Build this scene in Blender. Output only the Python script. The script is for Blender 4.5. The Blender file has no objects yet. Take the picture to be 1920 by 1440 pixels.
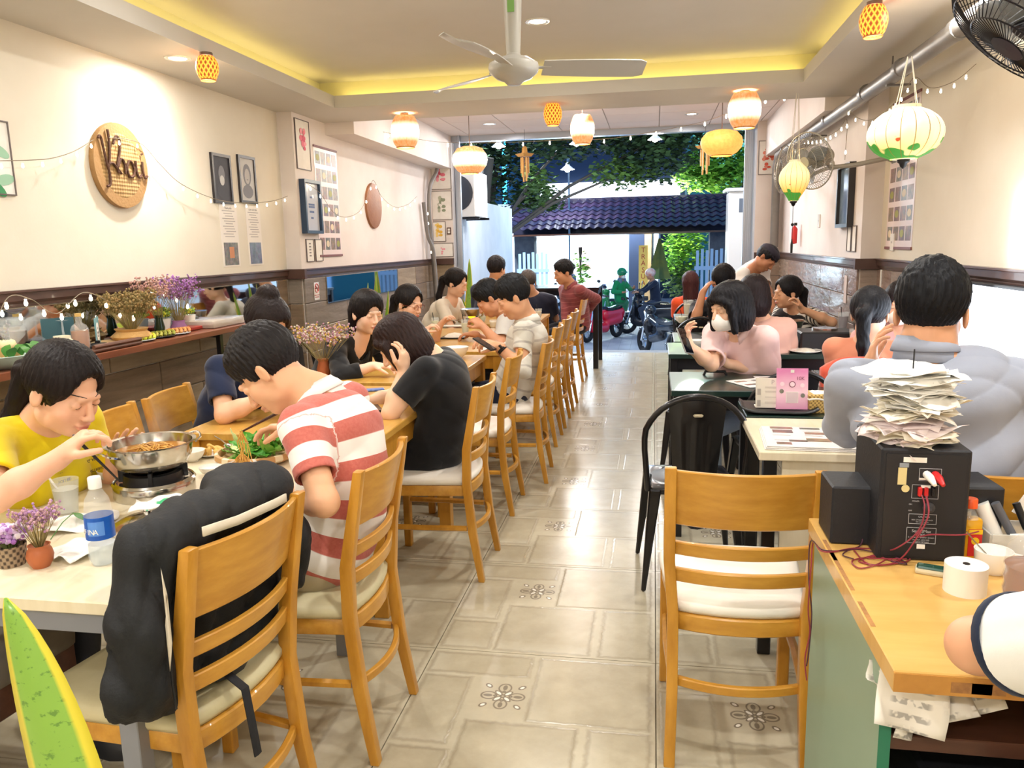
import bpy, bmesh, math, random
import numpy as np
from mathutils import Vector as V, Matrix, noise as mnoise
try:
    import openvdb as vdb
except ImportError:
    import pyopenvdb as vdb
random.seed(7); rnd = random.random
PI = math.pi
sc = bpy.context.scene; COL = sc.collection
def uni(a, b): return a+(b-a)*rnd()

# ------------------------------------------------------------------ camera
FPX, CAMZ, VPX, VPY, SLOPE = 1480., 1.465, 1226., 452., -.022
yc = V((VPX-960, VPY-720, FPX)).normalized()
zc = yc.cross(V((1, SLOPE, 0))).normalized()
if zc.y > 0: zc = -zc
xc = yc.cross(zc)
if xc.x < 0: xc = -xc
RW = Matrix((xc, yc, zc))            # rows: world axes seen in camera space -> RW @ cam = world
cam_d = bpy.data.cameras.new('camera'); cam = bpy.data.objects.new('camera', cam_d); COL.objects.link(cam)
cam_d.sensor_width = 36; cam_d.lens = 36*FPX/1920; cam_d.clip_start = .02; cam_d.clip_end = 300
rx, dn, fw = RW@V((1,0,0)), RW@V((0,1,0)), RW@V((0,0,1))
m = Matrix((rx, -dn, -fw)).transposed().to_4x4(); m.translation = (0,0,CAMZ); cam.matrix_world = m
sc.camera = cam
def ray(px, py): return RW@V((px-960, py-720, FPX))
def on(px, py, y=None, z=None, x=None):
    """a pixel of the photograph as a point at a known depth y, height z or wall x"""
    d = ray(px, py)
    t = y/d.y if y is not None else (z-CAMZ)/d.z if z is not None else x/d.x
    return V((0,0,CAMZ))+d*t

# ------------------------------------------------------------------ world, lights, exposure
sc.view_settings.view_transform = 'Standard'; sc.view_settings.look = 'None'
sc.view_settings.gamma = 1; sc.view_settings.use_curve_mapping = False
sc.view_settings.exposure = EXPO = 0.0
w = bpy.data.worlds.new('dusk'); sc.world = w; w.use_nodes = True
bg = w.node_tree.nodes['Background']; bg.inputs[0].default_value = (.12,.26,.55,1); bg.inputs[1].default_value = 1.7
def light(kind, loc, energy, col=(1,1,1), size=.1, rot=(0,0,0), spot=None, name='lamp_light', blend=.5, parent=None, sy=None):
    l = bpy.data.lights.new(name, kind); l.energy = energy; l.color = col
    if kind == 'AREA':
        l.size = size
        if sy: l.shape = 'RECTANGLE'; l.size_y = sy
        else: l.shape = 'DISK'
    else: l.shadow_soft_size = size
    if kind == 'SPOT': l.spot_size = spot; l.spot_blend = blend
    o = bpy.data.objects.new(name, l); COL.objects.link(o); o.location = loc; o.rotation_euler = rot
    if parent: o.parent = parent
    return o
WARM = (1,.88,.7); NEUT = (1,.985,.955); COOL = (.55,.8,1)

# ------------------------------------------------------------------ materials
def lin(c):
    if isinstance(c, str):
        c = c.lstrip('#'); c = [int(c[i:i+2],16)/255 for i in (0,2,4)]
    return tuple(((v+.055)/1.055)**2.4 if v > .04045 else v/12.92 for v in c[:3])+(1,)
class S:                                # a socket with arithmetic
    def __init__(s, nt, k): s.nt, s.k = nt, k
    def m(s, op, *a):
        n = s.nt.nodes.new('ShaderNodeMath'); n.operation = op
        for i, v in enumerate((s,)+a):
            if isinstance(v, S): s.nt.links.new(v.k, n.inputs[i])
            else: n.inputs[i].default_value = v
        return S(s.nt, n.outputs[0])
    def __add__(s, o): return s.m('ADD', o)
    def __sub__(s, o): return s.m('SUBTRACT', o)
    def __mul__(s, o): return s.m('MULTIPLY', o)
    def __truediv__(s, o): return s.m('DIVIDE', o)
    def mx(s, o): return s.m('MAXIMUM', o)
    def mn(s, o): return s.m('MINIMUM', o)
    def ab(s): return s.m('ABSOLUTE')
    def fr(s): return s.m('FRACT')
    def gt(s, o): return s.m('GREATER_THAN', o)
    def lt(s, o): return s.m('LESS_THAN', o)
    def inv(s): return s*-1.+1.
    def step(s, w=.01):                 # soft threshold at 0
        n = s.nt.nodes.new('ShaderNodeMapRange'); n.inputs[1].default_value = -w; n.inputs[2].default_value = w
        s.nt.links.new(s.k, n.inputs[0]); return S(s.nt, n.outputs[0])
def coords(nt, kind='Object', scale=(1,1,1)):
    t = nt.nodes.new('ShaderNodeTexCoord'); mp = nt.nodes.new('ShaderNodeMapping')
    mp.inputs[3].default_value = scale; nt.links.new(t.outputs[kind], mp.inputs[0]); return mp.outputs[0]
def sep(nt, k):
    n = nt.nodes.new('ShaderNodeSeparateXYZ'); nt.links.new(k, n.inputs[0]); return [S(nt, o) for o in n.outputs]
def noise(nt, vec, scale=5, detail=4, rough=.55, out=0):
    n = nt.nodes.new('ShaderNodeTexNoise'); n.inputs['Scale'].default_value = scale
    n.inputs['Detail'].default_value = detail; n.inputs['Roughness'].default_value = rough
    nt.links.new(vec, n.inputs[0]); return S(nt, n.outputs[out])
def mix(nt, fac, a, b):
    n = nt.nodes.new('ShaderNodeMix'); n.data_type = 'RGBA'
    for v, i in ((fac,0),(a,6),(b,7)):
        if isinstance(v, S): nt.links.new(v.k, n.inputs[i])
        elif i == 0: n.inputs[0].default_value = v
        else: n.inputs[i].default_value = lin(v) if isinstance(v, str) else v
    return S(nt, n.outputs[2])
def attr(nt, name, fac=False):
    n = nt.nodes.new('ShaderNodeAttribute'); n.attribute_name = name
    return S(nt, n.outputs['Fac' if fac else 'Color'])
MATS = {}
def mat(name, col='#cccccc', rough=.5, metal=0, spec=.5, emit=0, ecol=None, trans=0, ior=1.45, alpha=1,
        var=None, bump=None, coat=0, sheen=0, subs=0, fn=None, kind='Object', aniso=None):
    """var=(scale, dark colour, stretch) mottling; bump=(scale, strength, stretch); fn(nt, bsdf) -> extra"""
    if name in MATS: return MATS[name]
    m = bpy.data.materials.new(name); m.use_nodes = True; nt = m.node_tree; b = nt.nodes['Principled BSDF']
    I = b.inputs
    I['Base Color'].default_value = lin(col); I['Roughness'].default_value = rough; I['Metallic'].default_value = metal
    I['Specular IOR Level'].default_value = spec; I['Transmission Weight'].default_value = trans; I['IOR'].default_value = ior
    I['Alpha'].default_value = alpha; I['Coat Weight'].default_value = coat; I['Sheen Weight'].default_value = sheen
    if subs: I['Subsurface Weight'].default_value = subs; I['Subsurface Radius'].default_value = (.02,.008,.004); I['Subsurface Scale'].default_value = .6
    if emit: I['Emission Color'].default_value = lin(ecol or col); I['Emission Strength'].default_value = emit
    if var:
        s, dark, st = var if len(var) == 3 else var+((1,1,1),)
        f = noise(nt, coords(nt, kind, st), s, 5, .6)
        f = (f-.5)*2.2+.5
        c = mix(nt, f.m('MAXIMUM', 0.).m('MINIMUM', 1.), dark, col); nt.links.new(c.k, I['Base Color'])
    if bump:
        s, st, sr = bump if len(bump) == 3 else bump+((1,1,1),)
        f = noise(nt, coords(nt, kind, sr), s, 3, .6)
        bn = nt.nodes.new('ShaderNodeBump'); bn.inputs['Strength'].default_value = st; bn.inputs['Distance'].default_value = .01
        nt.links.new(f.k, bn.inputs['Height']); nt.links.new(bn.outputs[0], I['Normal'])
    if fn: fn(nt, b)
    MATS[name] = m; return m
def glow(name, col, e): return mat(name, col, emit=e, ecol=col, rough=.6)

# ------------------------------------------------------------------ mesh builder
class B:
    def __init__(s): s.v, s.f, s.mi, s.cur, s.uv = [], [], [], 0, {}
    def add(s, vs, fs):
        o = len(s.v); s.v += [tuple(p) for p in vs]
        for f in fs: s.f.append([i+o for i in f]); s.mi.append(s.cur)
        return s
    def box(s, c, d, rot=0, M=None, taper=1):
        hx, hy, hz = d[0]/2, d[1]/2, d[2]/2; vs = []
        R = Matrix.Rotation(rot, 3, 'Z') if M is None else M
        for z, k in ((-hz, 1), (hz, taper)):
            for x, y in ((-hx,-hy),(hx,-hy),(hx,hy),(-hx,hy)): vs.append(R@V((x*k,y*k,z))+V(c))
        return s.add(vs, [(3,2,1,0),(4,5,6,7),(0,1,5,4),(1,2,6,5),(2,3,7,6),(3,0,4,7)])
    def bx(s, x0, x1, y0, y1, z0, z1): return s.box(((x0+x1)/2,(y0+y1)/2,(z0+z1)/2), (x1-x0,y1-y0,z1-z0))
    def tube(s, pts, r, n=8, closed=False, flat=None, caps=True):
        pts = [V(p) for p in pts]; N = len(pts); rs = r if isinstance(r, (list,tuple)) else [r]*N
        o = len(s.v); ref = None; vs = []; fs = []
        for i in range(N):
            a = pts[(i-1)%N] if (closed or i) else pts[i]; b = pts[(i+1)%N] if (closed or i < N-1) else pts[i]
            t = (b-a); t = t.normalized() if t.length > 1e-9 else V((0,0,1))
            if ref is None: ref = V((0,0,1)) if abs(t.z) < .9 else V((1,0,0))
            u = (ref-t*ref.dot(t)).normalized(); w_ = t.cross(u); ref = u
            fx, fy = flat if flat else (1,1)
            for k in range(n):
                an = 2*PI*k/n; vs.append(pts[i]+(u*math.cos(an)*fx+w_*math.sin(an)*fy)*rs[i])
        for i in range(N if closed else N-1):
            for k in range(n):
                a, b = i*n, ((i+1)%N)*n; fs.append((a+k, a+(k+1)%n, b+(k+1)%n, b+k))
        if not closed and caps: fs += [tuple(range(n))[::-1], tuple(range((N-1)*n, N*n))]
        return s.add(vs, fs)
    def cyl(s, p0, p1, r0, r1=None, n=12): return s.tube([p0,p1], [r0, r0 if r1 is None else r1], n)
    def lathe(s, prof, c=(0,0,0), n=20, M=None, sx=1, sy=1, caps=True):
        vs = []; fs = []
        for r, z in prof:
            for k in range(n):
                a = 2*PI*k/n; p = V((r*math.cos(a)*sx, r*math.sin(a)*sy, z)); vs.append((M@p if M else p)+V(c))
        for i in range(len(prof)-1):
            for k in range(n): fs.append((i*n+k, i*n+(k+1)%n, (i+1)*n+(k+1)%n, (i+1)*n+k))
        if caps:
            if prof[0][0] > 1e-4: fs.append(tuple(range(n))[::-1])
            if prof[-1][0] > 1e-4: fs.append(tuple(range((len(prof)-1)*n, len(prof)*n)))
        return s.add(vs, fs)
    def ball(s, c, r, n=10, M=None):
        r = r if isinstance(r, (tuple,list)) else (r,)*3; m_ = max(4, n//2)
        vs = []; fs = []
        for i in range(m_+1):
            t = PI*i/m_
            for k in range(n):
                a = 2*PI*k/n; p = V((r[0]*math.sin(t)*math.cos(a), r[1]*math.sin(t)*math.sin(a), -r[2]*math.cos(t)))
                vs.append((M@p if M else p)+V(c))
        for i in range(m_):
            for k in range(n): fs.append((i*n+k, i*n+(k+1)%n, (i+1)*n+(k+1)%n, (i+1)*n+k))
        return s.add(vs, fs)
    def grid(s, fn, nu, nv, thick=0, cu=False):
        """surface fn(u,v)->point, u,v in 0..1"""
        vs = [V(fn(i/nu, j/nv)) for j in range(nv+1) for i in range(nu+1)]; W_ = nu+1
        fs = [(j*W_+i, j*W_+i+1, (j+1)*W_+i+1, (j+1)*W_+i) for j in range(nv) for i in range(nu)]
        if thick:
            n_ = len(vs); nr = [V((0,0,0)) for _ in vs]
            for f in fs:
                q = (vs[f[2]]-vs[f[0]]).cross(vs[f[3]]-vs[f[1]])
                for i in f: nr[i] += q
            vs += [p-(q.normalized() if q.length else V((0,0,1)))*thick for p, q in zip(vs[:n_], nr)]
            fs += [tuple(i+n_ for i in f[::-1]) for f in fs]
            rim = [i for i in range(nu)]+[nu+j*W_ for j in range(nv)]+[nv*W_+nu-i for i in range(nu)]+[(nv-j)*W_ for j in range(nv)]
            for a, b in zip(rim, rim[1:]+rim[:1]): fs.append((b, a, a+n_, b+n_))
        return s.add(vs, fs)
    def prism(s, poly, h0, h1, M=None):
        n = len(poly); vs = [V((x,y,h)) for h in (h0,h1) for x, y in poly]
        if M is not None: vs = [M@p for p in vs]
        return s.add(vs, [tuple(range(n))[::-1], tuple(range(n,2*n))]+[(i,(i+1)%n,n+(i+1)%n,n+i) for i in range(n)])
    def go(s, name, mats, parent=None, smooth=False, bev=0, loc=None, rot=None, bseg=1, M=None, label=None, weld=False):
        me = bpy.data.meshes.new(name); me.from_pydata(s.v, [], s.f)
        for m_ in (mats if isinstance(mats, (list,tuple)) else [mats]): me.materials.append(m_)
        if max(s.mi, default=0): me.polygons.foreach_set('material_index', s.mi)
        bm = bmesh.new(); bm.from_mesh(me)
        bmesh.ops.recalc_face_normals(bm, faces=bm.faces)
        if bev: bmesh.ops.bevel(bm, geom=[e for e in bm.edges if e.calc_face_angle(0) > .5], offset=bev, segments=bseg, affect='EDGES', profile=.6)
        bm.to_mesh(me); bm.free()
        if smooth: me.polygons.foreach_set('use_smooth', [True]*len(me.polygons)); 
        if smooth and smooth != 'all':
            me.set_sharp_from_angle(angle=math.radians(smooth if smooth is not True else 50))
        return link(name, me, parent, loc, rot, M, label)
def link(name, me, parent=None, loc=None, rot=None, M=None, label=None):
    o = bpy.data.objects.new(name, me); COL.objects.link(o); o.parent = parent
    if loc is not None: o.location = loc
    if rot is not None: o.rotation_euler = rot if isinstance(rot, (tuple,list)) else (0,0,rot)
    if M is not None: o.matrix_local = M
    if label: o['label'] = label
    return o
def thing(name, label, cat, loc=(0,0,0), rz=0, group=None, M=None):
    o = bpy.data.objects.new(name, None); COL.objects.link(o); o.empty_display_size = .1
    o.location = loc; o.rotation_euler = (0,0,rz)
    if M is not None: o.matrix_world = M
    return tag(o, label, cat, group)
def tag(o, label, cat, group=None, kind=None):
    o['label'] = label; o['category'] = cat
    if group: o['group'] = group
    if kind: o['kind'] = kind
    return o
def struct(o): o['kind'] = 'structure'; return o
def stuff(o): o['kind'] = 'stuff'; return o
def dup(o, loc=None, rz=None, label=None, group=None, parent=None):
    c = o.copy(); COL.objects.link(c); c.parent = parent
    if loc is not None: c.location = loc
    if rz is not None: c.rotation_euler = (0,0,rz)
    if label: c['label'] = label
    if group: c['group'] = group
    for ch in list(o.children): dup(ch, parent=c)
    return c
def text(s, size, name='lettering', m=None, parent=None, loc=(0,0,0), rot=(0,0,0), ext=.0004, align='CENTER', shear=0):
    cu = bpy.data.curves.new(name, 'FONT'); cu.body = s; cu.size = size; cu.align_x = align; cu.align_y = 'CENTER'
    cu.extrude = ext; cu.shear = shear; cu.resolution_u = 3
    t = bpy.data.objects.new(name, cu); COL.objects.link(t)
    dg = bpy.context.evaluated_depsgraph_get(); me = bpy.data.meshes.new_from_object(t.evaluated_get(dg))
    bpy.data.objects.remove(t); me.materials.clear(); me.materials.append(m)
    return link(name, me, parent, loc, rot)
def face_mat(origin, xdir, ydir):      # a frame on a wall: local x, y in the sheet, z out of it
    x = V(xdir).normalized(); y = V(ydir).normalized(); z = x.cross(y)
    M = Matrix((x,y,z)).transposed().to_4x4(); M.translation = V(origin); return M
# ------------------------------------------------------------------ common materials
def wood(name, a, b, rough=.35, st=(3,3,.6), sc_=9, coat=.2): 
    return mat(name, a, rough, var=(sc_, b, st), coat=coat)
WALL = mat('cream_paint', '#ebe4d4', .75, var=(1.3,'#dfd6c3'), bump=(60,.05))
WALLP = mat('pale_paint', '#e9e1da', .7, var=(1.5,'#dcd0c9'))
CEIL = mat('ceiling_paint', '#d4d0c8', .8, var=(.8,'#cac5bb'))
COVE = mat('cove_glow_tint', '#e6e0b4', .8)  # yellow glow of the light strip is tinted into this colour
OAKY = wood('honey_wood_chair', '#cf9638', '#b0761f', .33, (5,5,1.2), 5)
OAKX = wood('honey_wood_curved', '#d29b3e', '#b57c26', .33, (1.2,6,6), 5)
OAKT = wood('honey_wood_top', '#d3a550', '#b98738', .3, (7,1,2), 4)
CUSH = mat('white_leatherette', '#f3ece0', .45, bump=(25,.08))
CUSHB = mat('beige_leatherette', '#d3c9a4', .45, var=(6,'#c3b78f'), bump=(25,.1))
LAM = mat('pale_laminate', '#ebdfc4', .28, var=(5,'#e0d2b2',(6,1,1)), coat=.3)
GREYM = mat('grey_painted_steel', '#85868c', .4, metal=.1)
BLKM = mat('black_painted_steel', '#1c1a1d', .28, metal=.3, coat=.3, var=(4,'#141317'))
DKWOOD = wood('dark_brown_wood', '#5d3a2b', '#41251a', .35, (1,5,5), 5)
RAIL = mat('brown_rail_paint', '#5d443b', .35, coat=.3, var=(5,'#4c362f'))
STEEL = mat('stainless_steel', '#cfccc6', .16, metal=1, var=(6,'#a9a49c'))
CHROME = mat('chrome', '#dadada', .08, metal=1)
WHITE = mat('glazed_white', '#f4f1ea', .15, coat=.5)
PAPER = mat('white_paper', '#f3f0e9', .8, var=(10,'#e6e1d8'))
BLKP = mat('black_plastic', '#17171a', .4)
BLKMAT = mat('black_matte', '#1d1d22', .7, bump=(90,.08))
GLASS = mat('clear_glass', '#ffffff', .02, trans=1, ior=1.45, spec=.5)
THING = mat('thin_clear_plastic', '#f2f7f8', .06, alpha=.2, spec=.8)
WATER = mat('water', '#eef4f4', .02, trans=1, ior=1.33)
RED = mat('red_plastic', '#c8282a', .35); GREENL = mat('leaf_green', '#4b8a2c', .45, var=(12,'#2f6a20'))
DKGREEN = mat('dark_green_table_paint', '#17342f', .35, coat=.4, var=(3,'#10251f'))
INK = mat('dark_ink', '#332c2b', .6); INKG = mat('grey_ink', '#8b8583', .7)
def flr(nt, b):
    u, v, _ = sep(nt, coords(nt, 'UV')); oc = coords(nt, 'Object')
    gn = coords(nt, 'Generated'); w1 = noise(nt, coords(nt,'UV',(1,1,1)), 26, 2)-.5; w2 = noise(nt, coords(nt,'UV',(1.1,1,2)), 23, 2)-.5
    U, Vv = u+w1*.022, v+w2*.022
    fine = noise(nt, coords(nt,'UV'), 7, 6, .65); big = noise(nt, coords(nt,'UV',(1,1,1)), 2.2, 3)
    m_all = None; edge = None; lt = None; i = 0
    for x0,x1,y0,y1 in ((.02,.46,.03,.19),(.02,.22,.225,.68),(.02,.24,.72,.97),(.5,.975,.03,.5),(.27,.7,.53,.975),(.75,.975,.53,.975)):
        d = (U-x0).mn(U*-1.+x1).mn((Vv-y0).mn(Vv*-1.+y1))     # >0 inside the stone
        inside = d.step(.004); rim = (d.ab()*-1.+.009).step(.006)
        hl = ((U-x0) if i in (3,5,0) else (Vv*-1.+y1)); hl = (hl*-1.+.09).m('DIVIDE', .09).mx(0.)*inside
        m_all = inside if m_all is None else m_all.mx(inside); edge = rim if edge is None else edge.mx(rim)
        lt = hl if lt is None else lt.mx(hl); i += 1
    c = mix(nt, (fine-.3).mx(0.)*1.6, '#c0b69e', '#aea48c')
    c = mix(nt, m_all*(big*.5+.5), c, mix(nt, ((fine-.35)*2.2).m('MAXIMUM',0.).m('MINIMUM',1.), '#a0957c', '#beb39a'))
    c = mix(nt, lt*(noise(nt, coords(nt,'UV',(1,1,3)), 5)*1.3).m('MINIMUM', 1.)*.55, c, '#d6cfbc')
    c = mix(nt, edge*.45, c, '#8a7f69')
    # flower medallion
    a, q = (u-.38)/.095, (v-.345)/.095
    box = (a.ab().mx(q.ab())*-1.+1.).step(.04)
    r = (a*a+q*q).m('SQRT'); th = q.m('ARCTAN2', a)
    def ell(x, y, cx, cy, rx, ry): 
        e = (((x-cx)/rx)*((x-cx)/rx)+((y-cy)/ry)*((y-cy)/ry)).m('SQRT'); return e
    A, Q = a.ab(), q.ab(); d1 = (A+Q)*.7071; d2 = (A-Q)*.7071; mxx, mnn = A.mx(Q), A.mn(Q)
    p1 = ell(d1, d2, .3, 0, .2, .09)                     # inner diagonal petals
    p2 = ell(mxx, mnn, .24, 0, .15, .075); p3 = ell(mxx, mnn, .62, 0, .33, .27); p4 = ell(mxx, mnn, .66, 0, .2, .1); p5 = ell(d1, d2, 1.05, 0, .16, .1)
    dark = ((p1-1.).ab()*-1.+.25).step(.1).mx(((p2-1.).ab()*-1.+.3).step(.1)).mx(((p3-1.).ab()*-1.+.13).step(.06)).mx((p4*-1.+1.).step(.1)).mx(((p5-1.).ab()*-1.+.3).step(.1))
    lite = (p1*-1.+.8).step(.1).mx((p5*-1.+.7).step(.1))
    c = mix(nt, box*.6, c, '#b9ad95'); c = mix(nt, dark*box*.8, c, '#6d6254'); c = mix(nt, lite*box, c, '#ece6da')
    nt.links.new(c.k, b.inputs['Base Color'])
    bn = nt.nodes.new('ShaderNodeBump'); bn.inputs['Strength'].default_value = .25; bn.inputs['Distance'].default_value = .003
    nt.links.new((m_all+fine*.3).k, bn.inputs['Height']); nt.links.new(bn.outputs[0], b.inputs['Normal'])
TILE = mat('printed_stone_tile', '#beb295', .24, fn=flr, spec=.5)
GROUT = mat('grout', '#7e7460', .8)
PLANK = [mat('wainscot_plank_%s' % n, a, .42, var=(4,b_,(1,.5,6)), bump=(14,.25,(1,1,4))) for n, a, b_ in
         (('tan','#a8957a','#86745c'),('grey','#94877a','#756a5e'),('brown','#8f7a63','#6d5a47'))]
PLANKR = [mat('wainscot_board_%s' % n, a, .25, var=(5,b_,(1,.5,6)), bump=(9,.8,(1,1,3)), coat=.3) for n, a, b_ in
         (('pink','#a38b7e','#7d675c'),('sand','#ab9888','#88776a'))]
SKINS = {}
def skin(tone):
    if tone not in SKINS:
        def fn(nt, b):
            c = attr(nt, 'col'); n = noise(nt, coords(nt), 30, 3)
            c = mix(nt, (n-.35).mx(0.)*.25, c, tone)
            nt.links.new(c.k, b.inputs['Base Color'])
        SKINS[tone] = mat('skin_'+tone[1:], tone, .48, fn=fn, subs=.12, spec=.4)
    return SKINS[tone]
# ------------------------------------------------------------------ the setting
XL, XLF, XR, XRF, YS, YE = -3.0, -2.87, 1.68, 1.54, 6.2, 10.3     # walls near/far, step, entrance
YB = -1.6
fl = struct(B().bx(XL-.3, XR+.3, YB-.2, YE+.1, -.12, -.012).go('floor', GROUT))
def tile_mesh():
    bm = bmesh.new(); g = .0018; uvl = bm.loops.layers.uv.new('UVMap')
    vs = [bm.verts.new((x, y, z)) for z in (-.012, 0) for x, y in ((g,g),(.8-g,g),(.8-g,.8-g),(g,.8-g))]
    for f in ((0,1,5,4),(1,2,6,5),(2,3,7,6),(3,0,4,7),(4,5,6,7)): bm.faces.new([vs[i] for i in f])
    for f in bm.faces:
        for l in f.loops: l[uvl].uv = (l.vert.co.x/.8, 1-l.vert.co.y/.8)
    me = bpy.data.meshes.new('floor_tile'); bm.to_mesh(me); bm.free(); me.materials.append(TILE); return me
tm = tile_mesh()
for i in range(-4, 3):
    for j in range(-5, 10):
        x0, y0 = .02+.8*i, 2.61+.8*j
        if x0 > XR or x0+.8 < XL or y0 > YE+.02: continue
        link('floor_tile', tm, fl, (x0, y0, 0))
# walls
def wall(name, x0, x1, y0, y1, z0=0, z1=2.9, m=WALL): return struct(B().bx(x0,x1,y0,y1,z0,z1).go(name, m))
WLn = wall('wall_left', XL-.25, XL, YB, YS); WLf = wall('wall_left_far', XL-.25, XLF, YS, YE-.02, m=WALLP)
WRn = wall('wall_right', XR, XR+.25, YB, 6.42); WRf = wall('wall_right_far', XRF, XR+.25, 6.42, YE-.02, m=WALLP)
WB = wall('wall_back', XL-.25, XR+.25, YB-.2, YB)
PL = wall('wall_entrance_left', XL-.25, -2.6, YE-.02, YE+.22, m=WALLP); PR = wall('wall_entrance_right', 1.22, XR+.25, YE-.02, YE+.22, m=WALLP)
struct(B().bx(-2.6, 1.22, YE, YE+.22, 2.86, 3.2).go('wall_entrance_header', WALLP))
# low ceiling ring, coffer and drop ceiling
CZ = 2.55; cx0, cx1, cy0, cy1 = -2.48, 1.03, -.9, 6.15
b = B(); b.bx(XL-.2, cx0, YB, 6.85, CZ, CZ+.09).bx(cx1, XR+.2, YB, 6.85, CZ, CZ+.09).bx(cx0, cx1, cy1, 6.85, CZ, CZ+.09).bx(cx0, cx1, YB, cy0, CZ, CZ+.09)
struct(b.go('ceiling', CEIL))
b = B(); s_ = .2
b.bx(cx0-s_-.02, cx0-s_, cy0-s_, cy1+s_, 2.64, 2.80).bx(cx1+s_, cx1+s_+.02, cy0-s_, cy1+s_, 2.64, 2.80)
b.bx(cx0-s_, cx1+s_, cy1+s_, cy1+s_+.02, 2.64, 2.80).bx(cx0-s_, cx1+s_, cy0-s_-.02, cy0-s_, 2.64, 2.80)
struct(b.go('ceiling_cove', COVE))
struct(B().bx(XL-.2, XR+.2, YB, 6.85, 2.78, 2.9).go('ceiling_upper', CEIL))
LED = glow('warm_led_strip', '#ffe68c', 8)
for nm, (x0,x1,y0,y1) in dict(l=(cx0-.15,cx0-.13,cy0,cy1), r=(cx1+.13,cx1+.15,cy0,cy1), f=(cx0,cx1,cy1+.13,cy1+.15)).items():
    tag(B().bx(x0,x1,y0,y1,2.641,2.651).go('led_strip', LED), {'l':'yellow light strip hidden in the left edge of the ceiling recess','r':'yellow light strip hidden in the right edge of the ceiling recess','f':'yellow light strip hidden in the far edge of the ceiling recess'}[nm], 'light strip', kind=None)
struct(B().bx(XL-.2, XR+.2, 6.8, 6.86, 2.6, 2.9).go('trim_1', CEIL))
dc = struct(B().bx(XL-.2, XR+.2, 6.86, YE+.22, 2.87, 2.95).go('ceiling_far', CEIL))
PANEL = mat('drop_ceiling_panel', '#e6d8d0', .7, bump=(120,.1)); pm = None
for i in range(8):
    for j in range(6):
        x0, y0 = XL+.05+i*.6, 6.88+j*.58
        if x0 > XR: continue
        if pm is None:
            o = B().box((0,0,0), (.592,.572,.016)).go('ceiling_panel', PANEL, dc, bev=.003); pm = o.data; o.location = (x0+.3, y0+.29, 2.862)
        else: link('ceiling_panel', pm, dc, (x0+.3, y0+.29, 2.862))
struct(B().bx(XLF, -2.6, 6.86, YE-.02, 2.45, 2.86).go('trim_2', WALLP))      # soffit beams
struct(B().bx(XRF-.22, XRF, 6.86, YE-.02, 2.45, 2.86).go('trim_3', WALLP))
# brown rails
def rail(name, x, s, y0, y1):
    prof = [(0,1.22),(.012,1.22),(.016,1.235),(.03,1.25),(.03,1.285),(.045,1.29),(.045,1.30),(0,1.30)]
    b = B(); n = len(prof); vs = [(x+s*p, y, z) for y in (y0,y1) for p, z in prof]
    b.add(vs, [tuple(range(n)), tuple(range(n,2*n))[::-1]]+[(i,(i+1)%n,n+(i+1)%n,n+i) for i in range(n)])
    return struct(b.go(name, RAIL))
rail('trim_4', XL, 1, YB, YS); rail('trim_5', XLF, 1, YS, YE-.02); rail('trim_6', XR, -1, YB, 6.42); rail('trim_7', XRF, -1, 6.42, YE-.02)
struct(B().bx(XL, XLF+.045, YS-.045, YS, 1.22, 1.30).go('trim_8', RAIL)); struct(B().bx(XRF-.045, XR, 6.375, 6.42, 1.22, 1.30).go('trim_9', RAIL))
struct(B().bx(XLF, -2.6, YE-.065, YE-.02, 1.22, 1.30).go('trim_10', RAIL)); struct(B().bx(1.22, XRF, YE-.065, YE-.02, 1.22, 1.30).go('trim_11', RAIL))
# wainscot planks: pieces of each wall
meshes = {}
def planks(wallo, axis, fixed, sgn, a0, a1, mats, zs=(0,.2,.4,.6,.8,1.01,1.22), L=.9):
    for r in range(len(zs)-1):
        a = a0-(.45 if r % 2 else 0)
        while a < a1-.01:
            lo, hi = max(a, a0), min(a+L, a1); a += L
            if hi-lo < .03: continue
            h = zs[r+1]-zs[r]; key = (round(hi-lo,3), round(h,3), axis, random.randrange(len(mats)), sgn)
            if key not in meshes:
                d = (.018, hi-lo-.006, h-.006) if axis == 'y' else (hi-lo-.006, .018, h-.006)
                o = B().box((0,0,0), d).go('plank', mats[key[3]], bev=.004); meshes[key] = o.data; bpy.data.objects.remove(o)
            c = (fixed+sgn*.009, (lo+hi)/2, (zs[r]+zs[r+1])/2) if axis == 'y' else ((lo+hi)/2, fixed+sgn*.009, (zs[r]+zs[r+1])/2)
            link('plank', meshes[key], wallo, c)
planks(WLn, 'y', XL, 1, .3, YS, PLANK); planks(WLf, 'y', XLF, 1, YS, YE-.02, PLANK); planks(WLn, 'x', YS, -1, XL, XLF, PLANK)
planks(WRn, 'y', XR, -1, 2.0, 6.42, PLANKR); planks(WRf, 'y', XRF, -1, 6.42, YE-.02, PLANKR); planks(WRn, 'x', 6.42, -1, XRF, XR, PLANKR)
planks(PL, 'x', YE-.02, -1, XLF, -2.6, PLANK); planks(PR, 'x', YE-.02, -1, 1.22, XRF, PLANKR)
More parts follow.
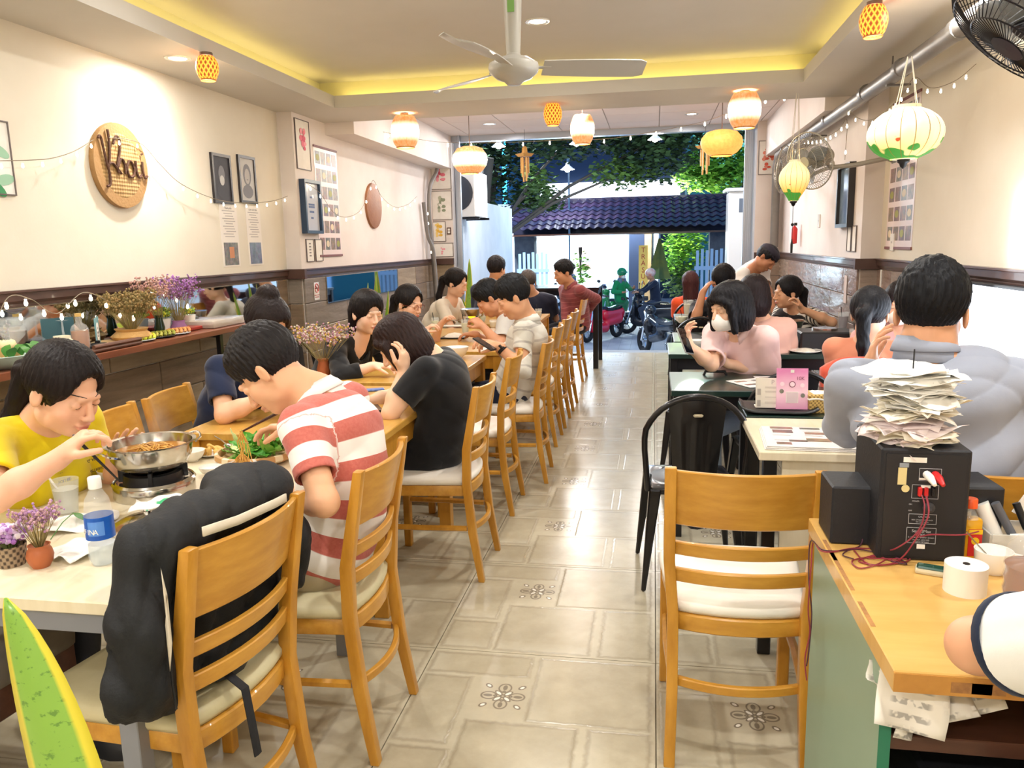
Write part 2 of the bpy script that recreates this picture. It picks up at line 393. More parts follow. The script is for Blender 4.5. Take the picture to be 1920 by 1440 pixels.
# mirrors under the left rail
MIR = mat('mirror_glass', '#c9d4dc', .03, metal=1)
for nm, x, y0, y1, z0, z1, lb in (('wall_mirror', XL, 2.6, 5.95, .99, 1.215, 'long mirror strip under the rail behind the decorated shelf'),
                     ('wall_mirror', XLF, 6.64, 8.62, .99, 1.215, 'dark mirror strip under the rail behind the woman in a black cardigan')):
    t = thing(nm, lb, 'mirror', (x+.019, (y0+y1)/2, z0))
    B().bx(0, .006, -(y1-y0)/2, (y1-y0)/2, 0, z1-z0).go('glass', MIR, t)
    b = B(); h = (y1-y0)/2
    b.bx(0, .009, -h-.008, -h, -.006, z1-z0).bx(0, .009, h, h+.008, -.006, z1-z0).bx(0,.009,-h,h,-.008,0); b.go('edge', STEEL, t)
# entrance posts (folded aluminium gate)
ALU = mat('aluminium', '#b9c3cf', .3, metal=.8)
for nm, x, y in (('door_1', -2.55, YE+.1), ('door_2', 1.15, YE+.1)):
    b = B()
    for k in range(5): b.box((x-(k*.03-.06)*(1 if x < 0 else -1), y-.12+k*.06, 1.43), (.028,.045,2.86))
    b.bx(x-.09, x+.09, y-.16, y+.16, 0, .04); struct(b.go(nm, ALU, bev=.004))
struct(B().bx(-2.6, 1.22, YE+.02, YE+.14, 2.78, 2.86).go('trim_12', ALU))
# ------------------------------------------------------------------ wooden ladder-back chair (faces +Y, origin on the floor)
def chair_proto(cush=CUSH, label='', loc=(0,0,0), rz=0, wood_m=OAKY, wood_x=OAKX):
    t = thing('dining_chair', label, 'chair', loc, rz)
    def post(sx):                        # rear leg and back post: one bent board
        pr = [(-.262,0),(-.225,.22),(-.205,.44),(-.212,.6),(-.262,.875)]
        b = B(); w_ = .021; vs = []
        for k, (y, z) in enumerate(pr):
            d = .03 if k in (1,2,3) else .022
            x = sx*(.178+(.012 if z > .5 else 0)+(.006 if z < .1 else 0))
            for dx, dy in ((-w_*.75,-d*.6),(w_*.75,-d*.6),(w_*.75,d*.6),(-w_*.75,d*.6)): vs.append((x+dx, y+dy, z))
        fs = [(3,2,1,0)]+[(i*4+k,i*4+(k+1)%4,(i+1)*4+(k+1)%4,(i+1)*4+k) for i in range(4) for k in range(4)]+[(16,17,18,19)]
        b.add(vs, fs); b.go('leg', wood_m, t, smooth=30, bev=.004, bseg=2)
    post(-1); post(1)
    for sx in (-1, 1): B().box((sx*.19,.19,.21), (.036,.036,.42), taper=1).go('leg', wood_m, t, bev=.004)
    def bar(z0, z1, y0, bulge, th, name, hw=.178, lean=.0):
        b = B(); n = 12; vs = []
        for i in range(n+1):
            u = -1+2*i/n; y = y0-bulge*(1-u*u)
            for (dz, dy) in ((z0, 0), (z0, -th), (z1, -th-lean), (z1, -lean)): vs.append((u*hw, y+dy, dz))
        fs = [(0,1,2,3), tuple(n*4+k for k in (3,2,1,0))]+[(i*4+k,(i+1)*4+k,(i+1)*4+(k+1)%4,i*4+(k+1)%4) for i in range(n) for k in range(4)]
        b.add(vs, fs).go(name, wood_x, t, smooth=30, bev=.003)
    bar(.705, .868, -.212, .035, .016, 'backrest', lean=.04)
    bar(.615, .655, -.2, .035, .018, 'slat', lean=.008); bar(.535, .575, -.195, .034, .018, 'slat', lean=.004)
    # seat frame and cushion: D shape, rounded front
    def outline(w_, y0, y1, r, bow):
        P = []
        for k in range(7):
            u = -1+2*k/6; P.append((u*w_*.84, y0-bow*(1-u*u)))
        for cx, a0 in ((w_-r, -.15), (-(w_-r), PI/2)):
            for k in range(6):
                a = a0+(PI/2+.15)*k/5; P.append((cx+r*math.cos(a), y1-r+r*math.sin(a)))
        return P
    o1 = outline(.205, -.2, .22, .07, .03)
    B().prism(o1, .385, .435).go('seat_frame', wood_x, t, smooth=40, bev=.004)
    b = B(); o2 = outline(.215, -.195, .235, .09, .03); n = len(o2); vs = []
    for sc_, z in ((.97,.436),(1,.448),(1,.462),(.95,.476),(.8,.484),(.4,.487)): vs += [(x*sc_, .02+(y-.02)*sc_, z) for x, y in o2]
    b.add(vs, [(i*n+k,i*n+(k+1)%n,(i+1)*n+(k+1)%n,(i+1)*n+k) for i in range(5) for k in range(n)]+[tuple(range(n))[::-1], tuple(range(5*n,6*n))])
    b.go('seat', cush, t, smooth='all')
    bar(.225, .252, -.205, .04, .018, 'stretcher', hw=.168)
    for sx in (-1, 1): B().tube([(sx*.178,-.2,.24),(sx*.19,0,.24),(sx*.19,.18,.24)], .013, 6).go('stretcher', wood_m, t, smooth=40)
    return t
def put(p, x, y, rz, label, group=None): return dup(p, (x, y, 0), rz, label, group)
# chair positions: middle of the back top at (x, y); chair faces direction a
def seatpos(x, y, a, k=.25): return (x+math.cos(a)*k, y+math.sin(a)*k)
GR = 'honey wood chairs along the left tables'
def backchair(p, tx, ty, adeg, label, group=GR, first=False):
    a = math.radians(adeg); x, y = seatpos(tx, ty, a); rz = a-PI/2
    if first: p.location = (x, y, 0); p.rotation_euler = (0,0,rz); p['label'] = label; p['group'] = group; return p
    return put(p, x, y, rz, label, group)
cb = chair_proto(CUSHB, ''); cw = chair_proto(CUSH, '')
backchair(cb, -.9, 1.56, 171, 'honey wood chair with a black jacket over its back, nearest the camera', first=True)
backchair(cb, -.785, 2.13, 180, 'honey wood chair that the man in the striped polo sits on')
backchair(cw, -.745, 3.39, 180, 'honey wood chair with a white cushion under the woman in the black dress', first=True)
backchair(cw, -.76, 4.25, 180, 'empty honey wood chair between the woman in black and the man in the pale shirt')
backchair(cw, -.66, 4.86, 182, 'honey wood chair under the man in the pale shirt with a watch')
for y, lb in ((5.75,'honey wood chair just behind the man in the pale shirt'),(6.35,'second honey wood chair behind the man in the pale shirt'),(7.0,'third honey wood chair behind the man in the pale shirt')):
    backchair(cw, -.7, y, 180, lb)
backchair(cw, -.74, 8.5, 178, 'honey wood chair that the man in the maroon shirt leans on')
backchair(cw, .24, 2.07, 90, 'honey wood chair with a white seat standing empty beside the counter', 'honey wood chairs on the right')
backchair(cw, .93, 2.12, 92, 'honey wood chair behind the speakers, under the man in the grey robe', 'honey wood chairs on the right')
backchair(cw, -2.02, 2.62, 12, 'blond chair by the wall with its back square to the room, nearer of the pair', 'chairs against the wall side')
backchair(cw, -2.06, 3.05, 8, 'blond chair by the wall behind the other one, farther of the pair', 'chairs against the wall side')
# ------------------------------------------------------------------ brown upholstered chair under the near table
GREYC = mat('grey_upholstery', '#7b7368', .8, var=(8,'#6a6359'), bump=(40,.15))
t = thing('upholstered_chair', 'dark brown wooden seat with a grey cushion under the near table', 'chair', (-1.86,1.6,0), -.1)
B().box((0,0,.42), (.5,.5,.09)).go('seat', GREYC, t, smooth=40, bev=.03, bseg=3)
B().box((0,0,.34), (.48,.48,.09)).go('seat_frame', DKWOOD, t, bev=.004)
for sx in (-1,1):
    for sy in (-1,1): B().box((sx*.215,sy*.215,.15), (.045,.045,.3)).go('leg', DKWOOD if sy > 0 else OAKY, t, bev=.004)
t2 = tag(B().ball((0,0,.06), (.13,.16,.06), 14).tube([(-.08,0,.1),(-.03,.02,.15),(.05,.03,.14),(.09,.02,.09)], .012, 6).go('handbag', BLKMAT, smooth=True, loc=(-1.93,1.66,.465)), 'dark bag lying on the grey cushioned seat', 'bag')
# ------------------------------------------------------------------ black metal chair
def metal_chair(label):
    t = thing('metal_chair', label, 'chair')
    # seat pan
    def sf(u, v):
        x, y = (u-.5)*2, (v-.5)*2; e = max(abs(x), abs(y))
        k = (abs(x)**6+abs(y)**6)**(1/6); q = 1 if k == 0 else e/k if k else 1
        dip = .012*(1-min(1,(x*x+y*y)))
        return (x*.185*q, y*.185*q, .452-dip-(.012 if e > .98 else 0))
    B().grid(sf, 16, 16, .004).go('seat', BLKM, t, smooth='all')
    b = B(); P = [(x*.178, y*.178) for x, y in ((-1,-1),(1,-1),(1,1),(-1,1))]
    b.box((0,0,.432), (.352,.352,.035)); b.go('apron', BLKM, t, bev=.012, bseg=2, smooth=40)
    for sx in (-1,1):
        for sy in (-1,1):
            b = B(); vs = []
            for z, o_, w_ in ((.44,.165,.035),(.25,.185,.026),(0,.21,.013)):
                for dx, dy in ((-w_,-w_),(w_*.6,-w_),(w_*.6,w_*.6),(-w_,w_*.6)): vs.append((sx*(o_+dx*.9), sy*(o_+dy*.9), z))
            b.add(vs, [(0,1,2,3),(8,9,10,11)]+[(i*4+k,i*4+(k+1)%4,(i+1)*4+(k+1)%4,(i+1)*4+k) for i in (0,1) for k in range(4)])
            b.go('leg', BLKM, t, bev=.006)
    # bent tube back
    pts = []
    for k in range(25):
        a = PI*k/24; x = -.235*math.cos(a); s_ = math.sin(a)
        pts.append((x*(1 if s_ > .5 else .82+.36*s_), -.20-.05*s_, .45+.40*(s_**.62)))
    B().tube([(-.17,.0,.445)]+pts+[(.17,.0,.445)], .0125, 8).go('back_tube', BLKM, t, smooth=True)
    def pf(u, v):
        x = (u-.5)*2; w_ = .085+.03*v; rib = .005*(1 if (.25 < u < .42 or .58 < u < .75) and .12 < v < .75 else 0)
        return (x*w_, -.175-.065*v-.02*(1-x*x)+rib, .45+v*(.385-.02*x*x))
    B().grid(pf, 22, 14, .004).go('back_panel', BLKM, t, smooth=45)
    B().box((0,-.262,.775), (.04,.006,.012), M=Matrix.Rotation(-.15,3,'X')).go('hand_slot', mat('slot_light','#c9bfa6',.5), t, bev=.005)
    return t
mc = metal_chair('black metal cafe chair standing empty beside the white table')
mc.location = (.16,3.42,0); mc.rotation_euler = (0,0,.08); mc['group'] = 'black metal chairs'
MG = 'black metal chairs'
for x, y, r, lb in ((.62,4.05,.15,'black metal chair behind the woman in the pink shirt and mask'),(.3,4.95,1.35,'black metal chair with its curved back at the aisle, left of the masked woman'),
                 (1.0,4.15,.2,'black metal chair with the orange jacket, before the grey robed man'),
                 (.38,6.75,.0,'black metal chair facing away, left of the seated man with his arm raised'),
                 (1.05,6.5,3.0,'black metal chair under the woman in the striped top'),
                 (.4,8.6,.1,'black metal chair under the person in the orange shirt'),(-1.9,7.2,2.6,'black metal chair by the plant near the left wall'),(-2.25,5.0,-1.9,'black metal chair behind the woman in the black cardigan')):
    put(mc, x, y, r, lb, MG)
# ------------------------------------------------------------------ tables
def table(label, x0, x1, y0, y1, h=.75, th=.03, topm=LAM, legm=GREYM, lw=.045, apron=.05, inset=.01, group=None, rz=0, am=None):
    cx, cy = (x0+x1)/2, (y0+y1)/2; t = thing('dining_table', label, 'table', (cx,cy,0), rz, group)
    w_, d = (x1-x0)/2, (y1-y0)/2
    B().bx(-w_,w_,-d,d,h-th,h).go('tabletop', topm, t, bev=.003)
    for sx in (-1,1):
        for sy in (-1,1): B().box((sx*(w_-inset-lw/2), sy*(d-inset-lw/2), (h-th)/2), (lw,lw,h-th)).go('leg', legm, t, bev=.002)
    b = B(); i = inset+lw*.2
    for sx in (-1,1): b.box((sx*(w_-i-.01),0,h-th-apron/2), (.02,2*d-2*inset-2*lw,apron)).box((0,sx*(d-i-.01),h-th-apron/2), (2*w_-2*inset-2*lw,.02,apron))
    b.go('apron', am or legm, t)
    return t
table('white topped table with grey steel legs under the hot pot', -1.83, -1.07, 1.36, 2.56)
table('honey wood table beside the woman in the black dress', -1.86, -1.02, 2.8, 3.88, topm=OAKT, legm=OAKY, lw=.06, apron=.09)
table('honey wood table with the dried flowers and the big white bowl', -1.9, -1.08, 3.98, 5.05, topm=OAKT, legm=OAKY, lw=.06, apron=.09)
table('honey wood table crowded with drinks before the two men', -1.95, -1.0, 5.2, 6.7, topm=OAKT, legm=OAKY, lw=.06, apron=.09)
table('honey wood table at the far left by the entrance', -1.95, -1.05, 7.05, 8.1, topm=OAKT, legm=OAKY, lw=.06, apron=.09)
table('tall black table at the entrance by the man in maroon', -1.5, -.62, 9.2, 10.0, h=.95, topm=BLKM, legm=BLKM, lw=.06, apron=.06)
DG = dict(topm=DKGREEN, legm=BLKM, lw=.05, apron=.07)
table('dark green table holding the pink card and the woven basket', .38, 1.2, 3.28, 3.62, h=.75, **DG)
table('dark polished table before the masked woman', .09, 1.25, 3.84, 4.4, **DG)
table('black table behind the masked woman', .1, 1.4, 5.1, 5.7, **DG)
table('dark table with the steel hot pot before the woman in stripes', .15, 1.42, 5.75, 6.35, **DG)
table('dark table near the entrance on the right', .2, 1.4, 7.4, 8.0, **DG)
tw = thing('side_table', 'white laminate table with a solid white front panel, holding the menu sheets', 'table', (.85,2.98,0))
B().bx(-.49,.55,-.27,.27,.72,.75).go('tabletop', LAM, tw, bev=.003); B().bx(-.41,.5,-.24,-.222,.1,.72).go('front_panel', LAM, tw, bev=.002)
for sx in (-.45, .52):
    for sy in (-.235, .235): B().box((sx,sy,.36), (.045,.045,.72)).go('leg', BLKM, tw, bev=.003)
# ------------------------------------------------------------------ downlights, lanterns, fans
LITE = glow('downlight_face', '#fff3dc', 14)
def downlight(x, y, z, e, label, spot=2.3, col=NEUT, grp='recessed ceiling downlights'):
    t = thing('downlight', label, 'lamp', (x,y,z), 0, grp)
    B().lathe([(.062,.004),(.075,0),(.075,-.006),(.062,-.008),(.05,-.002)], n=24).go('rim', WHITE, t, smooth=40)
    B().lathe([(.05,-.003),(.0001,-.003)], n=20, caps=False).go('lens', LITE, t)
    light('AREA', (0,0,-.012), e*.64, col, .1, parent=t)
    l = light('SPOT', (0,0,-.015), e*1.45, col, .03, spot=spot, parent=t, blend=.9); return t
for x, y, e, lb in ((-2.68,4.35,20,'bright downlight near the left wall above the woven tray'),(1.32,4.1,16,'bright downlight by the right wall above the big paper lantern'),
            (-2.7,1.9,18,'downlight'),(1.35,1.9,14,'downlight'),(-2.7,-.2,14,'downlight'),(1.35,-.2,14,'downlight')):
    downlight(x, y, CZ, e, lb if lb != 'downlight' else 'added recessed fill downlight in the %s ceiling border, %s' % ('left' if x < 0 else 'right', 'beside the camera' if y > 0 else 'behind the camera'))  # border downlights after the first pair are added, out of view, for even light
for x, y in ((-1.7,1.2),(.2,1.2),(-1.7,3.4),(.2,3.4),(-.7,5.0)):  # added as general fill; no downlights are seen in the raised ceiling
    downlight(x, y, 2.78, 22, 'added recessed fill downlight in the raised ceiling, %s' % ({(-1.7,1.2):'near left corner',(.2,1.2):'near right corner',(-1.7,3.4):'left of the ceiling fan',(.2,3.4):'right of the ceiling fan'}.get((x,y),'beyond the ceiling fan')))
for x, y in ((-1.9,7.6),(.4,7.6),(-1.9,9.4),(.4,9.4),(-.8,8.5)):  # this far group is added too, to fill the back of the room
    downlight(x, y, 2.853, 15, 'added recessed fill downlight in the panelled far ceiling, %s' % ({(-1.9,7.6):'nearer left',(.4,7.6):'nearer right',(-1.9,9.4):'left by the entrance',(.4,9.4):'right by the entrance'}.get((x,y),'in the middle')), col=(1,.93,.9))
tl = thing('added_fill_tube', 'added white fill tube on the ceiling behind the camera', 'lamp', (-.6,-1.1,2.5))  # unseen fill lamp added behind the camera
B().cyl((-.6,0,0),(.6,0,0),.014).go('tube', glow('tube_glow','#fff4e2',6), tl); B().box((0,0,.03),(1.25,.05,.03)).go('batten', WHITE, tl)
light('AREA', (0,0,-.03), 60, NEUT, 1.2, parent=tl, sy=.1)
def weave(nt, b_, a='#e8862c', d='#a4501a', e=2.2):
    u, v, w_ = sep(nt, coords(nt)); th = v.m('ARCTAN2', u)
    s1 = (th*15.+w_*150.).m('SINE'); s2 = (th*15.-w_*150.).m('SINE'); g = (s1.mx(s2)-.35).step(.5)
    c = mix(nt, g, d, a); nt.links.new(c.k, b_.inputs['Base Color']); nt.links.new(c.k, b_.inputs['Emission Color'])
    nt.links.new((g*e+e*.25).k, b_.inputs['Emission Strength'])
WV = mat('lit_orange_wicker', '#e8862c', .6, fn=weave)
def weave2(nt, b_):
    u, v, w_ = sep(nt, coords(nt)); q = w_.ab(); top = (q-.052).step(.03)
    nz = noise(nt, coords(nt, 'Object', (1,1,.3)), 60, 2)
    c = mix(nt, (top*.85+(nz-.5)*.5).m('MAXIMUM',0.).m('MINIMUM',1.), '#fff6df', '#d88a35'); nt.links.new(c.k, b_.inputs['Base Color']); nt.links.new(c.k, b_.inputs['Emission Color'])
    nt.links.new((top*-1.7+2.4).k, b_.inputs['Emission Strength'])
WV2 = mat('lit_pale_wicker', '#fff0d0', .6, fn=weave2)
BULB = glow('lantern_bulb', '#fff1d0', 25)
def lantern(label, p, R, h, m, e, squat=False, col=(1,.78,.5), cord=0, grp='woven lanterns under the ceiling'):
    t = thing('lantern', label, 'lantern', p, 0, grp); H = h/2
    pr = [(R*.62,-H),(R*.8,-H*.75),(R*.97,-H*.3),(R,.1*H),(R*.95,H*.45),(R*.78,H*.82),(R*.66,H)] if not squat else \
         [(R*.5,-H),(R*.72,-H*.8),(R*.93,-H*.4),(R,0),(R*.95,H*.4),(R*.72,H*.85),(R*.4,H)]
    inn = [(r-.004, z) for r, z in pr[::-1]]
    B().lathe(pr+inn, n=28, caps=False).go('shade', m, t, smooth=60)
    b = B(); b.tube([(pr[0][0]*math.cos(a*PI/10), pr[0][0]*math.sin(a*PI/10), -H) for a in range(20)], .005, 6, closed=True)
    b.go('rim', mat('bamboo_rim','#9c5a22',.5,emit=.25), t, smooth=True)
    B().ball((0,0,-H*.1), (.03,.03,.04), 10).go('bulb', BULB, t, smooth=True)
    b = B().lathe([(.035,H+cord+.02),(.035,H+cord+.004),(.02,H+cord)], n=12); b.tube([(0,0,H*.5),(0,0,H+cord+.01)], .004, 6)
    b.go('fixing', mat('fixing_brown','#6b5a4b',.5), t, smooth=40)
    light('POINT', (0,0,-H-.03), e, col, .05, parent=t); return t
def ceil_at(px, py, z): p = on(px, py, z=z); return p
p = on(386,98,z=2.55); lantern('orange wicker basket lantern on the ceiling at the left', (p.x,p.y,2.55-.085), .062, .125, WV, 5)
p = on(1640,2,z=2.55); lantern('orange wicker basket lantern on the ceiling at the top right', (p.x,p.y,2.55-.09), .064, .135, WV, 5)
p = on(1036,178,z=2.55); p.y = 6.5; p = on(1036,180,y=6.5); lantern('small orange wicker lantern hanging behind the ceiling fan', (p.x,p.y,2.47), .073, .16, WV, 3)
p = on(758,212,z=2.55); lantern('glowing pale wicker lantern at the left end of the ceiling beam', (p.x,p.y,2.55-.15), .118, .25, WV2, 8)
p = on(1397,170,z=2.55); lantern('glowing pale wicker lantern at the right end of the ceiling beam', (p.x,p.y,2.55-.14), .122, .25, WV2, 8)
p = on(1092,215,z=2.85); p = on(1092,243,y=8.6); lantern('glowing pale wicker lantern in the middle of the far ceiling', (p.x,p.y,p.z), .128, .29, WV2, 8, cord=.06)
p = on(881,300,y=8.3); lantern('squat glowing wicker lantern at the left before the entrance', (p.x,p.y,p.z), .185, .27, WV2, 8, squat=True, cord=.4)
p = on(1353,268,y=8.3); lantern('squat golden wicker lantern at the right before the entrance', (p.x,p.y,p.z), .205, .24, mat('lit_gold_wicker','#eab063',.6,emit=1.1,ecol='#f0a850',var=(30,'#c98430')), 8, squat=True, cord=.35)
# two painted silk lanterns
def silk(label, p, R, h, zc_, cord, egg=False):
    t = thing('silk_lantern', label, 'lantern', p, 0, 'painted silk lanterns'); H = h/2; N = 16
    def fn(nt, b_):
        u, v, w_ = sep(nt, coords(nt)); th = v.m('ARCTAN2', u)
        leaf = ((noise(nt, coords(nt,'Object',(1,1,1.4)), 9/(R*7), 1)-.5)+(w_/H*-1.-.55)*.42+.0).step(.012)
        pet = ((noise(nt, coords(nt,'Object',(1,1,.8)), 14/(R*7), 1)-.6)+((w_/H+.28).ab()*-1.+.1)*.35).step(.012)
        rib = ((th*(N/2)).m('SINE').ab()*-1.+.11).step(.04); vert = (w_/H*-1.+.35).m('MAXIMUM',0.).m('MINIMUM',1.)
        c = mix(nt, vert, '#fbeeb4' if egg else '#fdf6d8', '#f0b83c' if egg else '#f6d98a'); c = mix(nt, pet, c, '#c9572c'); c = mix(nt, leaf, c, '#3f8a34')
        c = mix(nt, rib*.85, c, '#8a6626'); nt.links.new(c.k, b_.inputs['Base Color']); nt.links.new(c.k, b_.inputs['Emission Color'])
        b_.inputs['Emission Strength'].default_value = .72
    m = mat('painted_silk_%d' % (R*1000), '#fdf2cc', .7, fn=fn); b = B(); n = N*4; vs = []; K = 13
    for i in range(K):
        z = -H+2*H*i/(K-1); s_ = math.sqrt(max(0,1-(z/H*.93)**2)) if not egg else math.sin(PI*min(1,max(0,(i/(K-1))*.86+.09)))**.9
        if egg: s_ = [.3,.42,.56,.7,.82,.92,.98,1,.98,.9,.76,.55,.35][i]
        for k in range(n):
            a = 2*PI*k/n; sc_ = 1-.035*abs(math.sin(a*N/2)); vs.append((R*s_*sc_*math.cos(a+.1), R*s_*sc_*math.sin(a+.1), z))
    b.add(vs, [(i*n+k,i*n+(k+1)%n,(i+1)*n+(k+1)%n,(i+1)*n+k) for i in range(K-1) for k in range(n)]); b.go('shade', m, t, smooth='all')
    b = B(); r = R*.37
    b.lathe([(r,H-.004),(r,H+.012),(r*.9,H+.012),(r*.9,H-.004)], n=20, caps=False); b.go('collar', mat('cream_trim','#efe2bd',.6,emit=.3), t, smooth=40)
    B().lathe([(r*.8,-H-.002),(r*.8,-H+.01)], n=20).go('base_ring', mat('cream_trim'), t, smooth=40)
    b = B().lathe([(.0001,-H-.04),(.012,-H-.03),(.016,-H-.018),(.024,-H-.012),(.026,-H)], n=12); b.go('finial', BLKP, t, smooth=40)
    b = B()
    for k in range(4):
        a = PI/2*k+.4; b.tube([(r*math.cos(a), r*math.sin(a), H),(0.01*math.cos(a),0.01*math.sin(a),H+cord)], .0018, 4)
    b.go('cord', mat('cord_white','#ded6c4',.7), t)
    light('POINT', (0,0,0), 4, WARM, .08, parent=t); return t
p = on(1697,251,y=3.6); silk('big round painted silk lantern with green leaves, hanging at the right', p, .146, .2, 0, .2)
p = on(1489,340,y=6.0); t = silk('small egg shaped yellow silk lantern hanging under the wall fan', p, .105, .27, 0, .46, egg=True)
B().tube([(0,0,-.17),(0,0,-.4)], .002, 5).lathe([(.008,-.5),(.009,-.44),(.003,-.4)], n=8).ball((0,0,-.3),.012,8).go('tassel', BLKP, t, smooth=40)
# ceiling fan at rest
p = on(963,118,y=3.6); FX, FY = p.x, p.y; FZ = 2.225
t = thing('ceiling_fan', 'white three bladed ceiling fan in the middle of the ceiling', 'fan', (FX,FY,FZ))
FANW = mat('fan_white', '#b3afa6', .4, coat=.2)
B().lathe([(.0001,-.072),(.03,-.07),(.045,-.055),(.075,-.045),(.105,-.02),(.112,0),(.108,.018),(.07,.04),(.035,.05),(.03,.06)], n=32).go('motor', FANW, t, smooth=35)
B().lathe([(.03,.055),(.033,.1),(.042,.3),(.047,.5),(.0001,.5)], n=20).go('downrod_cover', FANW, t, smooth=35)
B().box((.0,-.046,.25), (.03,.002,.06)).box((0,-.043,.33),(.028,.002,.035)).go('sticker', mat('sticker_green','#7fae5e',.6), t)
for k, a in enumerate((.30, .30+2*PI/3, .30+4*PI/3)):
    b = B(); 
    def bf(u, v, a=a):
        r = .13+.46*u; w_ = (.05+.028*math.sin(u*2.4))*(1 if u < .93 else 1-.5*(u-.93)/.07); y = (v-.5)*2*w_; z = .0-.02*y/w_-.006
        return (r*math.cos(a)-y*math.sin(a), r*math.sin(a)+y*math.cos(a), z+.01)
    b.grid(bf, 14, 4, .004); bl = b.go('blade', FANW, t, smooth=40)
    B().box((.125*math.cos(a),.125*math.sin(a),.004), (.08,.03,.006), rot=a).go('blade_arm', FANW, bl)
# guard-cage fans
def cage_fan(name, label, c, n_, R, dep, m, mw, arm_to=None, tilt_up=V((0,0,1)), cat='fan', nb=3, wires=60):
    n_ = V(n_).normalized(); x = tilt_up.cross(n_).normalized(); y = n_.cross(x); M = Matrix((x,y,n_)).transposed().to_4x4(); M.translation = V(c)
    t = thing(name, label, cat, M=M)
    b = B(); ring = lambda r, z, k=32: [(r*math.cos(2*PI*i/k), r*math.sin(2*PI*i/k), z) for i in range(k)]
    b.tube(ring(R,0), R*.025, 6, closed=True)
    for z, r in ((dep*.7,R*.8),(-dep*.7,R*.8),(dep,R*.5),(-dep,R*.5)): b.tube(ring(r,z,28), .0022, 4, closed=True)
    b.go('guard_ring', m, t, smooth=True)
    b = B()
    for s_ in (1,-1):
        for i in range(wires):
            a = 2*PI*i/wires; ca, sa = math.cos(a), math.sin(a); a2 = a+.25*s_; c2, s2 = math.cos(a2), math.sin(a2)
            b.tube([(R*.2*c2,R*.2*s2,s_*dep*1.08),(R*.5*c2,R*.5*s2,s_*dep),(R*.82*ca,R*.82*sa,s_*dep*.68),(R*ca,R*sa,0)], .0013*max(1,R/.2), 3, caps=False)
    stuff(b.go('guard_wires', mw, t))
    B().lathe([(R*.2,dep*1.06),(R*.2,dep*1.12),(.0001,dep*1.14)], n=20).go('badge', m, t, smooth=40)
    for k in range(nb):
        a = 2*PI*k/nb+.5
        def bf(u, v, a=a):
            r = R*(.14+.68*u); w_ = R*.3*math.sin(.5+2.3*u); s_ = (v-.5)*2; an = a+s_*w_/r*.9
            return (r*math.cos(an), r*math.sin(an), s_*R*.1)
        B().grid(bf, 8, 6, .002).go('blade', mat('fan_blade_clear','#9aa0a4',.2,alpha=.55), t, smooth='all')
    B().lathe([(R*.14,dep*.3),(R*.16,-dep*.3),(.03,-dep)], n=16).go('hub', m, t, smooth=40)
    B().lathe([(.0001,-dep*1.05-.16),(R*.24,-dep*1.05-.15),(R*.33,-dep*1.05-.1),(R*.34,-dep*1.05),(R*.2,-dep*1.0)], n=20).go('motor_housing', m, t, smooth=40)
    if arm_to is not None:
        q = M.inverted()@V(arm_to); b = B(); b.tube([(0,0,-dep*1.05-.1),(0,-.09,-dep-.14),(q*.5+V((0,-.05,-.05))),q], .017, 8)
        b.ball(q, .04, 8); b.go('wall_arm', m, t, smooth=40)
    return t
FANG = mat('fan_grey', '#b5b0a2', .4, metal=.3); FWIRE = mat('guard_wire_grey', '#8f8a80', .35, metal=.5); FBLK = mat('fan_black', '#26242a', .3, metal=.4)
cage_fan('wall_fan', 'big black caged wall fan in the top right corner', on(1925,50,y=2.35), (-.62,.02,-.75), .225, .06, FBLK, FBLK, (XR,2.75,2.42))
cage_fan('wall_fan', 'grey caged wall fan with a tan motor above the yellow lantern, turned away', on(1518,302,y=6.1), (-.78,-.62,-.25), .2, .05, FANG, FWIRE, (XR-.0,6.25,2.02))
cage_fan('wall_fan', 'second caged wall fan behind, facing the street', on(1470,318,y=7.4), (-.9,.42,.1), .2, .05, FANG, FWIRE, (XRF,7.5,2.08))
# grey duct pipe along the right
GPIPE = mat('grey_pipe', '#8f8b88', .4, metal=.2, var=(4,'#79756f'))
t = thing('pipe', 'grey pipe running under the ceiling along the right wall', 'pipe', (0,0,0))
P = [on(1925,-5,x=1.5), on(1860,30,x=1.48), on(1700,130,x=1.45), on(1560,222,x=1.45), on(1480,275,x=1.42)]
P = [V((1.42,1.6,2.44)), V((1.42,6.3,2.42)), V((1.42,9.9,2.42)), V((1.43,10.12,2.3)), V((1.44,10.17,1.9)), V((1.44,10.17,1.36))]
B().tube(P, .048, 12).go('pipe_run', GPIPE, t, smooth=50)
for y in (2.6,4.3,5.2,6.0,7.2,8.4,9.4): B().tube([(1.42,y-.03,2.43),(1.42,y+.03,2.43)], .056, 12).go('coupling', GPIPE, t, smooth=50)
b = B()
for y in (3.9,5.4,7.8): B().box((1.46,y,2.37), (.14,.02,.012)).tube([(1.42,y,2.365),(1.42,y,2.54)], .005, 5).go('bracket', mat('bracket_steel','#6f6a66',.4,metal=.6), t)
# TV on the right wall
t = thing('television', 'flat television with a glaring white screen on the right wall', 'television', (XR-.05,3.9,.97))
B().bx(-.02,.03,-.86,.86,-.36,.36).go('housing', BLKP, t, bev=.004)
B().bx(-.0225,-.0205,-.845,.845,-.345,.345).go('screen', glow('screen_white','#e6f1ff',5), t)
t.location = (XR-.05, 3.85, .865)
light('AREA', (-.03,0,0), 9, (.85,.93,1), 1.6, rot=(0,-PI/2,0), parent=t, sy=.65).data.use_shadow = True
